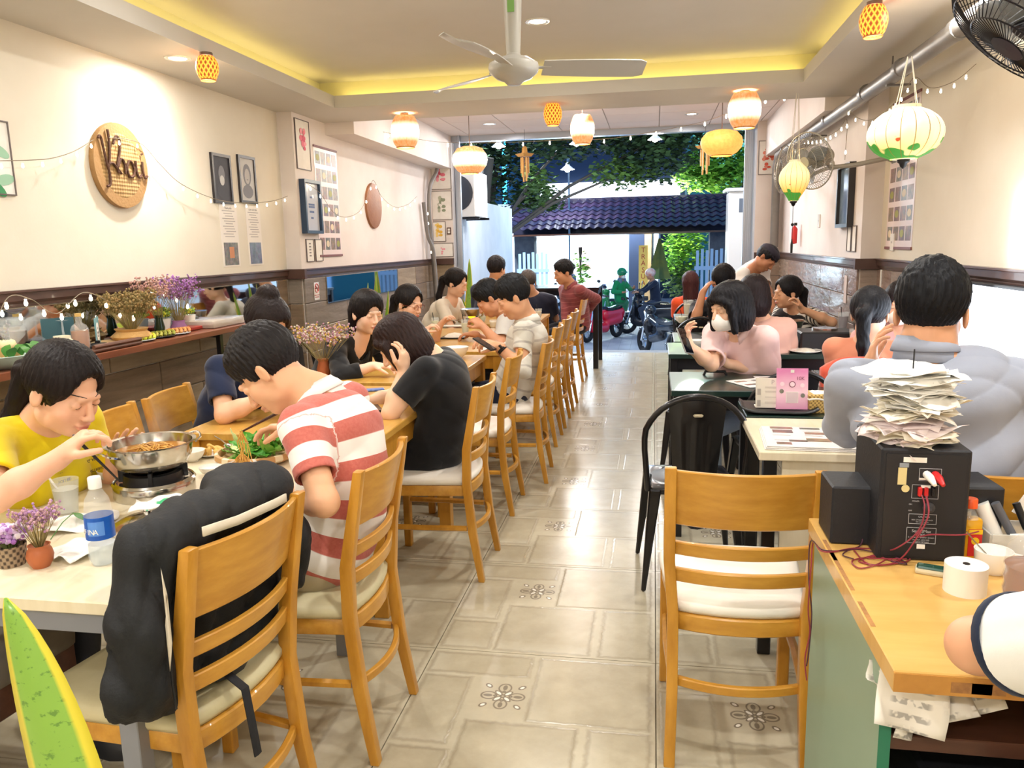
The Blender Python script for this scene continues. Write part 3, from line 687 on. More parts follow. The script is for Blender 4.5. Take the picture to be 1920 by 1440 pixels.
# ------------------------------------------------------------------ people: one continuous body surface from blended shapes
from mathutils.bvhtree import BVHTree
class Fd:
    def __init__(s, lo, hi, res):
        s.res = res; s.lo = np.array(lo, np.float64)-3*res; s.n = np.ceil((np.array(hi)+3*res-s.lo)/res).astype(int)+1
        s.F = np.full(s.n, .2, np.float32); s.ax = [(s.lo[i]+np.arange(s.n[i])*res).astype(np.float32) for i in range(3)]
    def reg(s, lo, hi, mar):
        sl = []; g = []
        for i in range(3):
            a = max(0, int((lo[i]-mar-s.lo[i])/s.res)); b = min(s.n[i], int((hi[i]+mar-s.lo[i])/s.res)+2)
            if b <= a: return None, None
            sl.append(slice(a, b)); sh = [1,1,1]; sh[i] = -1; g.append(s.ax[i][a:b].reshape(sh))
        return tuple(sl), g
    def put(s, sl, d, k, op):
        a = s.F[sl]
        if op == 'u':
            h = np.clip(.5+.5*(a-d)/k, 0, 1); s.F[sl] = a*(1-h)+d*h-k*h*(1-h)
        elif op == 's':
            h = np.clip(.5-.5*(a+d)/k, 0, 1); s.F[sl] = a*(1-h)-d*h+k*h*(1-h)
        else:
            h = np.clip(.5-.5*(a-d)/k, 0, 1); s.F[sl] = a*(1-h)+d*h+k*h*(1-h)
    def cap(s, a, b, ra, rb=None, k=.01, op='u', ins=None):
        rb = ra if rb is None else rb; a, b = np.array(a, float), np.array(b, float); R = max(ra, rb)
        sl, g = s.reg(np.minimum(a,b)-R, np.maximum(a,b)+R, k+3*s.res)
        if sl is None: return s
        ba = b-a; L = float(ba@ba)+1e-9; X, Y, Z = g
        t = np.clip(((X-a[0])*ba[0]+(Y-a[1])*ba[1]+(Z-a[2])*ba[2])/L, 0, 1)
        d = np.sqrt((X-a[0]-t*ba[0])**2+(Y-a[1]-t*ba[1])**2+(Z-a[2]-t*ba[2])**2)-(ra+(rb-ra)*t)
        s.put(sl, d, k, op); return s
    def ell(s, c, r, M=None, k=.01, op='u'):
        r = np.array(r, float) if not np.isscalar(r) else np.array([r]*3, float); c = np.array(c, float)
        A = np.array(M, float)[:3,:3] if M is not None else np.eye(3)     # columns: local axes
        ext = np.sqrt(((A*r)**2).sum(1))
        sl, g = s.reg(c-ext, c+ext, k+3*s.res)
        if sl is None: return s
        X, Y, Z = (g[i]-c[i] for i in range(3))
        P = [A[0,i]*X+A[1,i]*Y+A[2,i]*Z for i in range(3)]
        k0 = np.sqrt(sum((P[i]/r[i])**2 for i in range(3)))+1e-6; k1 = np.sqrt(sum((P[i]/r[i]**2)**2 for i in range(3)))+1e-6
        s.put(sl, k0*(k0-1)/k1, k, op); return s
    def plane(s, c, n_, R, k=.004):          # cut away what lies beyond c along n_, within R of c
        c = np.array(c, float); n_ = np.array(n_, float); n_ /= np.linalg.norm(n_)
        sl, g = s.reg(c-R, c+R, 0)
        if sl is None: return s
        X, Y, Z = (g[i]-c[i] for i in range(3)); d = X*n_[0]+Y*n_[1]+Z*n_[2]
        q = np.sqrt(X*X+Y*Y+Z*Z)-R
        s.put(sl, np.minimum(d, -q*1.0+0*d), k, 'i'); return s
    def wrinkle(s, amp, f=1.0, seed=0):
        X, Y, Z = (s.ax[i].reshape([-1 if j == i else 1 for j in range(3)]) for i in range(3)); o = seed*1.7
        n_ = np.sin(19*f*X+2.2*np.sin(13*f*Z+o)+o)*np.sin(23*f*Z+1.8*np.sin(17*f*Y+o)+9*f*Y)+.6*np.sin(41*f*(Y+.4*Z)+3*np.sin(21*f*X+o))
        g_ = np.abs(np.sin(17*f*(X*.6+Y*.7+Z)+2.6*np.sin(9*f*Z+6*Y+o)+1.7*np.sin(11*f*X+o)))**.55; h_ = np.abs(np.sin(25*f*(Z-.5*X+.3*Y)+2.2*np.sin(8*f*X+5*f*Y+2*o)))**.55
        s.F += (amp*(.7*n_+1.5*(1-g_)+1.2*(1-h_)-.6)).astype(np.float32); return s
    def mesh(s, name, origin=(0,0,0)):
        g = vdb.FloatGrid(.2); g.copyFromArray(np.clip(s.F, -.2, .2).astype(np.float32)) 
        pts, tris, quads = g.convertToPolygons(isovalue=0.0, adaptivity=0.0)
        pts = pts*s.res+s.lo-np.array(origin)
        me = bpy.data.meshes.new(name); me.from_pydata(pts.tolist(), [], [tuple(int(i) for i in q[::-1]) for q in quads.tolist()]+[tuple(int(i) for i in q[::-1]) for q in tris.tolist()])
        me.polygons.foreach_set('use_smooth', [True]*len(me.polygons)); return me, pts+np.array(origin)
def frame(f, up=(0,0,1)):                # matrix whose columns are right, forward, up
    f = V(f).normalized(); r = f.cross(V(up)).normalized(); u = r.cross(f)
    return Matrix((r, f, u)).transposed()
def fit(a, b, lo, hi):
    d = V(b)-V(a); L = d.length; return V(a)+d.normalized()*min(max(L, lo), hi)
def hand_sdf(F, W, d, n_, tside, sc_, curl, th=.5, fans=.12):
    """W wrist, d finger direction, n_ palm side, tside thumb side"""
    d = V(d).normalized(); n_ = (V(n_)-d*V(n_).dot(d)).normalized(); t_ = d.cross(n_)*tside
    M = Matrix((t_, d, n_)).transposed(); q = .95*sc_
    F.ell(W+d*.047*q, (.038*q,.052*q,.0145*q), M, k=.012)
    F.cap(W-d*.02, W+d*.03*q, .0235*q, .022*q, k=.015)
    for i, (o, L, r) in enumerate(((.029,.070,.0088),(.010,.078,.009),(-.010,.072,.0086),(-.028,.056,.0076))):
        base = W+d*(.083-.004*abs(i-1))*q+t_*o*q; r *= q; F.cap(W+d*.03*q+t_*o*.7*q, base, .012*q, r*1.08, k=.008)
        cu = curl[i] if isinstance(curl, (list,tuple)) else curl; dd = (d+t_*(fans*(1.2-i*.85))).normalized(); ang = 0; p = base
        for seg, fr in ((.46,55),(.30,65),(.24,45)):
            ang += math.radians(fr)*cu; v = dd*math.cos(ang)+n_*math.sin(ang); e = p+v*L*seg*q*1.1
            F.cap(p, e, r, r*.93, k=.003); p = e; r *= .93
    b = W+d*.018*q+t_*.022*q+n_*.006; e = b+(d*.62+t_*.7+n_*.25*th).normalized()*.045*q
    F.cap(b, e, .0145*q, .0115*q, k=.01); e2 = e+(d*.8+t_*(.35-.5*th)+n_*(.15+.6*th)).normalized()*.034*q; F.cap(e, e2, .0112*q, .0098*q, k=.004)
    F.cap(e2, e2+(e2-e).normalized()*.02*q, .0098*q, .0085*q, k=.003)
def head_sdf(F, H, Mh, q, fem, neck, nr):
    P = lambda x, y, z: H+Mh@V((x*q,y*q,z*q)); e = lambda c, r, k=.012, op='u': F.ell(P(*c), tuple(v*q for v in r), Mh, k, op)
    e((0,-.018,.037),(.0755,.092,.082)); e((0,.018,-.035),(.060,.066,.078),.02); e((0,.052,-.088),(.024 if fem else .029,.022,.018),.02)
    for s in (-1,1):
        e((s*.034,.046,-.03),(.026,.028,.03),.02); e((s*.046,.0,-.068),(.013,.03,.022),.02)
    F.cap(P(-.028,.079,.019), P(.028,.079,.019), .0085*q if fem else .0105*q, k=.016)
    for s in (-1,1): e((s*.0315,.098,.0),(.017,.013,.011),.01,'s'); e((s*.0315,.0708,.0),(.0145,.0125,.0115),.006)
    F.cap(P(0,.084,.006), P(0,.1,-.032), .0065*q, .0105*q, k=.008)
    for s in (-1,1): e((s*.0115,.092,-.036),(.0075,.0085,.0065),.006)
    e((0,.083,-.0585),(.023,.0105,.0058),.005); e((0,.082,-.0685),(.019,.0105,.0062),.005); e((0,.0955,-.0635),(.022,.005,.0012),.002,'s')
    for s in (-1,1):
        R = Mh@Matrix.Rotation(s*.35,3,'Z')
        F.ell(P(s*.0775,-.012,-.008), (.0065*q,.0165*q,.029*q), R, .006); F.ell(P(s*.0855,-.007,-.004), (.005*q,.0095*q,.018*q), R, .004, 's')
    F.cap(P(0,-.025,-.05), neck, nr*.98, nr*1.06, k=.03)
HAIRM = {}
def hair_mat(col, hi=None):
    k = 'hair_'+col[1:]
    def fn(nt, b):
        n = noise(nt, coords(nt, 'Object', (1,1,.12)), 160, 3); c = mix(nt, ((n-.35)*2.).m('MAXIMUM',0.).m('MINIMUM',1.), col, hi or col); c = mix(nt, .45, c, '#060506')
        nt.links.new(c.k, b.inputs['Base Color']); bn = nt.nodes.new('ShaderNodeBump'); bn.inputs['Strength'].default_value = .6; bn.inputs['Distance'].default_value = .004
        nt.links.new(n.k, bn.inputs['Height']); nt.links.new(bn.outputs[0], b.inputs['Normal'])
    return mat(k, col, .5, fn=fn, spec=.22)
def hair(style, Mh, H, q, col, root, res, hi=None):
    """styles: short, bob, long, pony, bun, cap"""
    F = Fd((-.17,-.24,-.42 if style in ('long','pony','longback') else -.2), (.17,.16,.22), res); E = lambda c, r, k=.012, op='u', M=None: F.ell(c, r, M, k, op)
    th = .011 if style in ('short','crew') else .014
    if style == 'short': E((0,-.02,.046),(.085,.104,.1)); E((0,.032,.088),(.05,.044,.028),.03)
    else: E((0,-.018,.042),(.0755+th,.094+th,.084+th))
    if style in ('bob','long','longback'): E((0,.03,.085),(.056,.045,.03),.03)
    if style == 'short' or style == 'crew':
        E((0,.118,-.025),(.068,.08,.092),.012,'s'); F.plane((0,.0,-.02),(0,.5,-.86),.2); F.plane((0,-.05,-.068),(0,-.42,-.9),.13,.02)
        for s in (-1,1): E((s*.09,-.002,-.03),(.034,.03,.046),.008,'s')
        for s in (-1,1): E((s*.068,.075,.0),(.03,.042,.05),.01,'s')
    else:
        if style in ('pony','bun'): E((0,.112,-.01),(.066,.075,.108),.012,'s')
        else: E((0,.1,-.03),(.057,.07,.088),.012,'s')          # the face
        if style in ('pony','bun'):
            F.plane((0,-.03,-.06),(0,-.1,-1),.18); 
            for s in (-1,1): E((s*.09,.0,-.02),(.028,.026,.03),.01,'s')
            for s in (-1,1): E((s*.06,.085,-.03),(.034,.05,.06),.012,'s')
        if style == 'pony':
            F.cap((0,-.1,.03),(0,-.135,.0),.03,.032,.02); F.cap((0,-.135,.0),(0.01,-.14,-.15),.034,.026,.02); F.cap((0.01,-.14,-.15),(.01,-.12,-.27),.026,.008,.02)
        if style == 'bun': E((0,-.055,.135),(.042,.042,.034),.012); E((.012,-.075,.12),(.03,.03,.03),.01)
        if style == 'bob':
            E((0,-.03,-.03),(.1,.1,.12),.02); E((0,.1,-.05),(.06,.075,.13),.012,'s'); F.plane((0,-.02,-.12),(0,.1,-1),.2)
            F.cap((-.075,.05,.03),(-.085,.045,-.1),.022,.018,.015); F.cap((.075,.05,.03),(.085,.045,-.1),.022,.018,.015); F.cap((-.05,.075,.055),(.05,.075,.055),.018,.018,.02)
        if style in ('long','longback'):
            F.cap((0,-.075,0),(0,-.1,-.3),.06,.04,.04); F.cap((.05,-.06,0),(.055,-.085,-.3),.035,.02,.03); F.cap((-.05,-.06,0),(-.055,-.085,-.3),.035,.02,.03)
            if style == 'long':
                for s in (-1,1): F.cap((s*.08,.0,.02),(s*.09,.02,-.24),.022,.014,.02)
    X, Y, Z = (F.ax[i].reshape([-1 if j == i else 1 for j in range(3)]) for i in range(3))
    a = np.arctan2(X, Y+.02); F.F += (.0016*np.sin(a*34+5*np.sin(Z*30))+.0010*np.sin(a*71+Z*40)+(.0022*np.sin(150*X+3*np.sin(60*Y))*np.sin(130*Y+3*np.sin(70*Z))*np.clip(Z*12,0,1) if style in ('short','crew') else 0)).astype(np.float32)
    me, _ = F.mesh('hair'); me.materials.append(hair_mat(col, hi))
    if q != 1: 
        for v in me.vertices: v.co *= q
    M4 = Mh.to_4x4(); M4.translation = H-root.location
    return link('hair', me, root, M=M4)
def cloth(name, col, dark=None, rough=.8, stripes=None, sheen=.2):
    def fn(nt, b):
        c = None; n = noise(nt, coords(nt), 9, 4); base = mix(nt, n*.6, col, dark or col)
        if stripes:
            per, duty, c2, off = stripes; s_ = attr(nt, 's', True)
            f = ((s_/per+off).fr()-duty).step(.012); g = noise(nt, coords(nt), 130, 2)
            base = mix(nt, f, base, mix(nt, g, c2[0], c2[1]))
        nt.links.new(base.k, b.inputs['Base Color'])
        bn = nt.nodes.new('ShaderNodeBump'); bn.inputs['Strength'].default_value = .12; bn.inputs['Distance'].default_value = .01
        nt.links.new((noise(nt, coords(nt), 14, 3)+noise(nt, coords(nt), 260, 1)*.12).k, bn.inputs['Height']); nt.links.new(bn.outputs[0], b.inputs['Normal'])
    return mat('cloth_'+name, col, rough, fn=fn, sheen=sheen, spec=.25)
TONE = '#e0ae8c'
def person(label, hip, neck, head, gaze, face, arms, top, bottom='#3a3c46', sex='m', hairs=('short','#1c1718'), tone=TONE, res=.005, sc_=1.,
           legs='sit', up=(0,0,1), bow=.05, lips=None, brows=True, shoes='#2a2a2e', group=None, eyes='down', name='person', tw=1.0, knees=None, feet=True, drop=.055):
    """face: body yaw in degrees; arms: list of (side, elbow, wrist, finger dir, palm dir, curl, thumb)"""
    hip, neck, head = V(hip), V(neck), V(head); nv = neck-head; neck = head+nv.normalized()*min(nv.length, .168*sc_); fem = sex == 'f'; q = (.95 if fem else 1.)*sc_
    hq = sc_*(1.04 if fem else 1.07); root = thing(name, label, 'person', (hip.x, hip.y, 0), 0, group); O = root.location.copy()
    fd = V((math.cos(math.radians(face)), math.sin(math.radians(face)), 0)); r = V((fd.y, -fd.x, 0))
    spine = neck-hip; su = spine.normalized(); mid = (hip+neck)/2-(fd-su*fd.dot(su))*bow
    bz = lambda t: hip*(1-t)**2+mid*2*t*(1-t)+neck*t*t
    bt = lambda t: ((mid-hip)*(1-t)+(neck-mid)*t).normalized()
    cu = bt(.9); chest_f = r.cross(cu)*-1; 
    hw = (.155 if fem else .185)*sc_*tw; S_ = {s: neck-cu*drop*q+r*s*hw for s in (-1,1)}
    Mh = frame(gaze, up)
    lo = np.array([min(v) for v in zip(*[tuple(p) for p in (neck, head)])]); hi = lo.copy()
    A = []
    for a in arms:
        s, e, w_ = a[0], fit(S_[a[0]], a[1], .24*q, .31*q), None; w_ = fit(e, a[2], .2*q, .27*q); A.append((s, e, w_)+tuple(a[3:]))
    pts = [neck, head, neck-cu*.25]+list(S_.values())+[p for a in A for p in (a[1], a[2])]
    lo = np.array([min(p[i] for p in pts) for i in range(3)])-.15; hi = np.array([max(p[i] for p in pts) for i in range(3)])+.2
    F = Fd(lo, hi, res); nr = (.046 if fem else .056)*sc_
    rx_ = (.150,.135,.145,.158,.105) if fem else (.155,.148,.158,.175,.12); ry_ = (.125,.105,.112,.108,.07) if fem else (.125,.118,.118,.118,.075)
    def torso(F, off, ts=(0,.25,.5,.76,.93), k=.05):
        for t in ts:
            i = (0,.25,.5,.76,.93).index(t); u_ = bt(t); M = Matrix((r, (r.cross(u_)*-1).normalized(), u_)).transposed()
            F.ell(bz(t)-u_*(.03 if i == 4 else 0), (rx_[i]*sc_*tw+off, ry_[i]*sc_+off, (.13,.13,.13,.11,.055)[i]*q+off*.5), M, k)
        if fem and .76 in ts:
            for s in (-1,1): F.ell(bz(.66)+r*s*.065-(r.cross(bt(.66)))*.085, (.055+off,.05+off,.058+off), None, .04)
    torso(F, -.012, (.5,.76,.93))
    F.cap(S_[-1], S_[1], .042*q, k=.03); F.cap(neck-cu*.06, neck+cu*.01, nr*1.5, nr*1.1, k=.05)
    head_sdf(F, head, Mh, hq, fem, neck, nr)
    for a in A:
        s, e, w_ = a[:3]; F.cap(S_[s], e, .046*q, .038*q, .02); F.cap(e, e+(w_-e)*.35, .037*q, .039*q, .02); F.cap(e+(w_-e)*.35, w_, .039*q, .025*q, .02)
        ts_ = a[7] if len(a) > 7 else s*-1
        hand_sdf(F, w_, a[3], a[4], ts_, q, a[5], a[6] if len(a) > 6 else .5)
    me, P = F.mesh('body', O)
    # colours: lips, ears a little redder
    L = (P-np.array(head))@np.array(Mh)/hq; base = np.array(lin(tone)); c = np.tile(base, (len(P),1))
    lipc = np.array(lin(lips or ('#bf6a62' if fem else '#b87a68')))
    wl = np.clip(1.6-np.sqrt((L[:,0]/.023)**2+((L[:,2]+.0635)/.0095)**2)*1.3, 0, 1)*(L[:,1] > .07)
    c = c*(1-wl[:,None])+lipc*wl[:,None]
    wc = np.clip(1-np.sqrt(((abs(L[:,0])-.04)/.03)**2+((L[:,2]+.03)/.03)**2), 0, 1)*(L[:,1] > .03)*.25
    c = c*(1-wc[:,None])+np.array(lin('#d98a70'))*wc[:,None]
    ca = me.color_attributes.new('col', 'FLOAT_COLOR', 'POINT'); ca.data.foreach_set('color', c.astype(np.float32).ravel())
    me.materials.append(skin(tone)); link('body', me, root)
    # brows and lashes laid on the face
    if brows:
        qq = hq; bv = BVHTree.FromPolygons([v.co for v in me.vertices], [p.vertices for p in me.polygons])
        def onface(x, z):
            o_ = head+Mh@V((x*qq,.16,z*qq))-O; h = bv.ray_cast(o_, Mh@V((0,-1,0)), .2); return h[0]
        for nm, lst, rr, mm in (('eyebrow', [(s,[(.014,.0245),(.026,.0275),(.04,.0275),(.05,.023)]) for s in (-1,1)], .0024 if not fem else .0017, hairs[1] if hairs else '#221c1c'),
                            ('eyelashes', [(s,[(.018,-.003),(.026,-.0055),(.036,-.006),(.045,-.002)] if eyes == 'down' else [(.018,.001),(.026,.0055),(.036,.0055),(.045,.001)]) for s in (-1,1)], .0013 if eyes == 'down' else .0012, '#2a1d1a')):
            for s, pl in lst:
                pp = [onface(s*x, z) for x, z in pl]
                if all(p is not None for p in pp): B().tube([p for p in pp], [rr*.6, rr, rr, rr*.4], 5).go(nm, mat('brow_'+mm[1:], mm if nm == 'eyelashes' else '#2b2220', .7), root, smooth=True)
        if eyes == 'open':
            for s in (-1,1):
                p = onface(s*.0315, .0)
                if p is not None:
                    b = B(); b.ball(p-(Mh@V((0,1,0)))*.0045, (.0105,.006,.0055), 12, Mh); e_ = b.go('eye', mat('eye_white','#e9e3dc',.25), root, smooth=True)
                    B().ball(p+(Mh@V((s*.001,1,0)))*.0009-(Mh@V((0,1,0)))*.0012, (.0048,.002,.0048), 10, Mh).go('iris', mat('iris_dark','#1d1210',.15), e_, smooth=True)
    if hairs: hair(hairs[0], Mh, head, hq, hairs[1], root, min(res*1.1,.006), hairs[2] if len(hairs) > 2 else None)
    # shirt
    T = dict(col='#888888', sleeve='short', off=.012, wr=.0022, neck='crew', mat=None); T.update(top)
    tp = [hip-V((0,0,.1)), neck]+list(S_.values())+[a[1] for a in A]+([a[2] for a in A] if T['sleeve'] == 'long' else [])
    lo = np.array([min(p[i] for p in tp) for i in range(3)])-.2; hi = np.array([max(p[i] for p in tp) for i in range(3)])+.14
    rs = max(.0055, res*1.25) if res < .007 else res*1.15
    G_ = Fd(lo, hi, rs); torso(G_, T['off']); sr = T.get('sr', .058 if T['sleeve'] == 'short' else .05)*q
    G_.cap(S_[-1]+cu*.008, S_[1]+cu*.008, .052*q, k=.04)
    for a in A:
        s, e, w_ = a[:3]
        if T['sleeve'] == 'short': 
            m_ = S_[s]+(e-S_[s])*T.get('len', .62); G_.cap(S_[s], m_+(m_-S_[s]).normalized()*.025, sr*1.04, sr*1.02, .03)
        elif T['sleeve'] == 'long': 
            m_ = e+(w_-e)*T.get('len', .86); G_.cap(S_[s], e, sr*1.1, sr, .03); G_.cap(e, m_+(m_-e).normalized()*.025, sr, sr*.8, .02)
    if T['wr']: G_.wrinkle(T['wr'], T.get('wf', 1.), len(label))
    for a in A:
        s, e, w_ = a[:3]
        if T['sleeve'] == 'none': continue
        if T['sleeve'] == 'short': b0, b1, L_ = S_[s], e, T.get('len', .62)
        else: b0, b1, L_ = e, w_, T.get('len', .86)
        m_ = b0+(b1-b0)*L_; dv = (b1-b0).normalized(); G_.plane(m_, dv, .105, .003)
        if T['sleeve'] == 'short': G_.cap(m_-dv*.018, m_+dv*.03, .05*q if sr < .06 else sr-.009, k=.003, op='s')
    if T['sleeve'] == 'none':
        for s in (-1,1): G_.plane(S_[s]+r*s*.03*q, r*s, .12, .006)
    fwd = (r.cross(cu)*-1).normalized()
    if T['neck'] == 'v': G_.ell(neck+fwd*.05-cu*.05, (.06,.06,.13), Matrix((r,fwd,cu)).transposed(), .006, 's')
    G_.ell(neck+cu*.035+fwd*(.004 if T.get('collar') else .015), (nr+(.010 if T.get('collar') else .018),nr+(.010 if T.get('collar') else .018),.055), Matrix((r,fwd,cu)).transposed(), .006, 's')
    G_.plane(hip-V((0,0,.075 if legs == 'sit' else .12)), (0,0,-1), .5, .004) if T.get('hem', True) else None
    me, P = G_.mesh('shirt', O)
    ax = su; st = (P-np.array(hip))@np.array(ax); best = np.abs(np.linalg.norm(P-np.array(bz(.5)), axis=1))*0+1e3
    # stripe coordinate follows the trunk, and the arm on the sleeves
    ts_ = np.linspace(-.25,1.15,29); cp = np.array([tuple(bz(t)) for t in ts_]); dd_ = np.linalg.norm(P[:,None,:]-cp[None], axis=2) if T.get('stripe') else None
    val = st.copy()
    if dd_ is not None:
        w8 = np.exp(-(dd_-dd_.min(1, keepdims=True))*60); val = (w8*ts_).sum(1)/w8.sum(1)*spine.length
    if T.get('stripe'):
        lat = np.abs((P-np.array(neck))@np.array(r))
        for a in A:
            s, e, w_ = a[:3]; d = np.array((e-S_[s]).normalized()); rel = P-np.array(S_[s]); tt = rel@d; off_ = np.linalg.norm(rel-np.outer(tt, d), axis=1)
            side = (P-np.array(S_[s]))@np.array(r)*s; on_ = (off_ < sr*1.45) & (tt > .0) & (((P-np.array(neck))@np.array(r))*s > hw*.78-.3*np.maximum(0,.0*tt)) & (side > -sr*1.0)
            val[on_] = (-tt[on_]+T.get('soff', 0.))
    sa = me.attributes.new('s', 'FLOAT', 'POINT'); sa.data.foreach_set('value', val.astype(np.float32))
    me.materials.append(T['mat'] or cloth(T['col'][1:], T['col'], T.get('dark'))); link(T.get('name', 'shirt'), me, root, label=T.get('label'))
    if T.get('collar'):
        b = B(); cm = T['collar']; M = Matrix((r, fwd, cu)).transposed()
        def cf(u, v):
            a = PI/2+.45+(2*PI-.9)*u; rr = nr+.008+(.044*(v-.5) if v > .5 else .05*(.5-v)); h = -.03+.07*min(1,2*v)-.042*max(0,2*v-1) ; fl_ = .018*max(0, math.sin(a))
            return neck+M@V(((rr)*math.cos(a), rr*math.sin(a)+.002, h+.004-fl_))-O
        b.grid(cf, 28, 4, .003).go('collar', cm if not isinstance(cm, str) else cloth('collar'+cm[1:], cm), root, smooth='all')
    # legs
    if legs:
        K = {}; An = {}
        for s in (-1,1):
            if legs == 'sit':
                K[s] = V(knees[s]) if knees else hip+fd*.40*q+r*s*.10+V((0,0,.5-hip.z)); K[s].z = .50 if not knees else K[s].z; An[s] = V((K[s].x, K[s].y, .09))-fd*.03
                if knees and len(knees) > 2: An[s] = V(knees['a%d' % s])
            else: K[s] = hip+r*s*.09+fd*.03+V((0,0,-hip.z+.5*q)); An[s] = V((K[s].x, K[s].y, .08))-fd*.03
        ps = [hip]+list(K.values())+list(An.values()); lo = np.array([min(p[i] for p in ps) for i in range(3)])-.17; hi = np.array([max(p[i] for p in ps) for i in range(3)])+.17
        L_ = Fd(lo, hi, max(.009, res*1.5)); L_.ell(hip-V((0,0,.02)), (.15*sc_,.135*sc_,.1), frame(fd), .04)
        for s in (-1,1):
            h0 = hip+r*s*.085-V((0,0,.02)); L_.cap(h0, K[s], .082*q, .062*q, .03); L_.cap(K[s], An[s], .06*q, .045*q, .02)
            L_.plane(An[s], (0,0,-1), .1, .004)
        L_.wrinkle(.002, 1.2, 3)
        me, _ = L_.mesh('trousers', O); me.materials.append(cloth(bottom[1:], bottom)); link('trousers', me, root)
        if feet:
            for s in (-1,1):
                b = B(); f_ = An[s]; M = frame(fd)
                def ft(z, k): return [f_+M@V((x*k, y*(k if y > 0 else 1), 0))-O+V((0,0,z-f_.z)) for x, y in ((-.035,-.06),(-.042,.05),(-.046,.12),(-.03,.175),(0,.19),(.03,.175),(.046,.12),(.042,.05),(.035,-.06),(0,-.075))]
                vs = ft(.0,1)+ft(.02,1)+ft(.045,.93)+[f_+M@V((x*.8,min(y,.07)*.9,0))-O+V((0,0,.085-f_.z)) for x, y in ((-.035,-.06),(-.042,.05),(-.046,.12),(-.03,.175),(0,.19),(.03,.175),(.046,.12),(.042,.05),(.035,-.06),(0,-.075))]
                b.add(vs, [(i*10+k,i*10+(k+1)%10,(i+1)*10+(k+1)%10,(i+1)*10+k) for i in range(3) for k in range(10)]+[tuple(range(10))[::-1], tuple(range(30,40))])
                b.go('shoe', mat('shoe_'+shoes[1:], shoes, .5), root, smooth=60)
    return dict(root=root, O=O, Mh=Mh, head=head, q=hq, r=r, fd=fd, S=S_, A=A, neck=neck, cu=cu)
def rel(p, x, y, z): return p['head']+p['Mh']@V((x,y,z))*p['q']-p['O']
def glasses(p, m_=None):
    b = B()
    for s in (-1,1):
        b.tube([rel(p, s*.034+.022*math.cos(a*PI/8), .096-.004*abs(math.cos(a*PI/8)), .0+.017*math.sin(a*PI/8)) for a in range(16)], .0014, 5, closed=True)
        b.tube([rel(p, s*.056,.092,.004), rel(p, s*.078,.04,.004), rel(p, s*.08,-.01,.0)], .0014, 5)
    b.tube([rel(p,-.013,.098,.003), rel(p,0,.101,.006), rel(p,.013,.098,.003)], .0013, 5); b.go('glasses', m_ or mat('dark_frame','#3a2622',.3), p['root'])
def mask(p):
    b = B()
    def f(u, v):
        x = (u-.5)*2; z = -.012-.088*v; w_ = .064*(1-.25*(2*v-1)**2); y = .112-.062*abs(x)**1.7-.022*(2*v-1)**2
        return rel(p, x*w_, y, z)
    b.grid(f, 14, 8, .002); mo = b.go('face_mask', mat('mask_white','#f3f0ea',.8, bump=(60,.2)), p['root'], smooth='all')
    b = B()
    for s in (-1,1): b.tube([rel(p,s*.062,.05,-.03), rel(p,s*.076,.02,-.0), rel(p,s*.08,-.02,.01)], .0012, 4).tube([rel(p,s*.058,.045,-.085), rel(p,s*.074,.01,-.05), rel(p,s*.08,-.02,-.02)], .0012, 4)
    b.go('ear_loop', mat('mask_white'), mo)
# ------------------------------------------------------------------ the people, left side
FISTY = (.6,.8,.9,.95)
p1 = person('young woman in a yellow T-shirt eating with black chopsticks, hair tied back', (-2.0,2.05,.52), on(75,790,y=1.98), on(122,735,y=1.92), (.95,-.14,-.42), -8,
    [(1, on(-10,935,y=1.66), on(112,858,y=1.74), (.3,.12,.3), (.55,.5,-.5), (.55,.75,.85,.9), .8, -1), (-1, on(215,960,y=2.25), on(212,880,y=2.12), (.12,.1,.35), (.8,-.5,.1), .25, .3, 1)],
    dict(col='#e6cf12', dark='#cdb40c', sleeve='short', len=.72, sr=.064, off=.018), sex='f', hairs=('pony','#1f1716','#2e2220'), tone='#e8b596', res=.0038, bottom='#2c2e38', up=(.15,0,1))
p2 = person('man in a red and white striped polo shirt leaning over his bowl with chopsticks', (-.98,2.16,.56), on(605,748,y=2.22), on(505,698,y=2.2), (-.72,-.1,-.72), 180,
    [(-1, on(600,915,y=1.93), on(560,935,y=2.1), (-.9,.3,.2), (0,.2,-1), .4, .5, 1), (1, on(640,900,y=2.42), on(555,805,y=2.42), (-.8,-.1,.1), (-.3,-.2,-.9), (.45,.6,.75,.8), .9, 1)],
    dict(mat=cloth('polo_stripes', '#f6f1ea', '#ece6de', stripes=(.094,.5,('#cf7a6c','#b9574d'),.05)), sleeve='short', len=.66, stripe=True, soff=.03, collar='#f6f1ea', wr=.0025, off=.016), bottom='#b5a88c', hairs=('short','#221d1e','#393230'), tone='#e3ae88', res=.0038, up=(-.75,0,.7), bow=.14, knees={-1:V((-1.4,2.0,.5)), 1:V((-1.4,2.32,.5))})
p3 = person('woman in navy with her dark hair in a bun, behind the striped polo man', (-2.0,3.3,.53), on(452,690,y=3.25), on(500,612,y=3.22), (.75,-.35,-.6), -15,
    [(1, on(420,775,y=2.98), on(490,748,y=3.05), (1,.15,0), (0,0,-1), .4), (-1, on(520,730,y=3.4), on(560,720,y=3.4), (1,-.2,0), (0,0,-1), .4)],
    dict(col='#1d2846', dark='#151d36', sleeve='short', len=.7, sr=.06), sex='f', hairs=('bun','#2a1f1e','#3a2a28'), tone='#e2b190', res=.0055, bottom='#2a2c38')
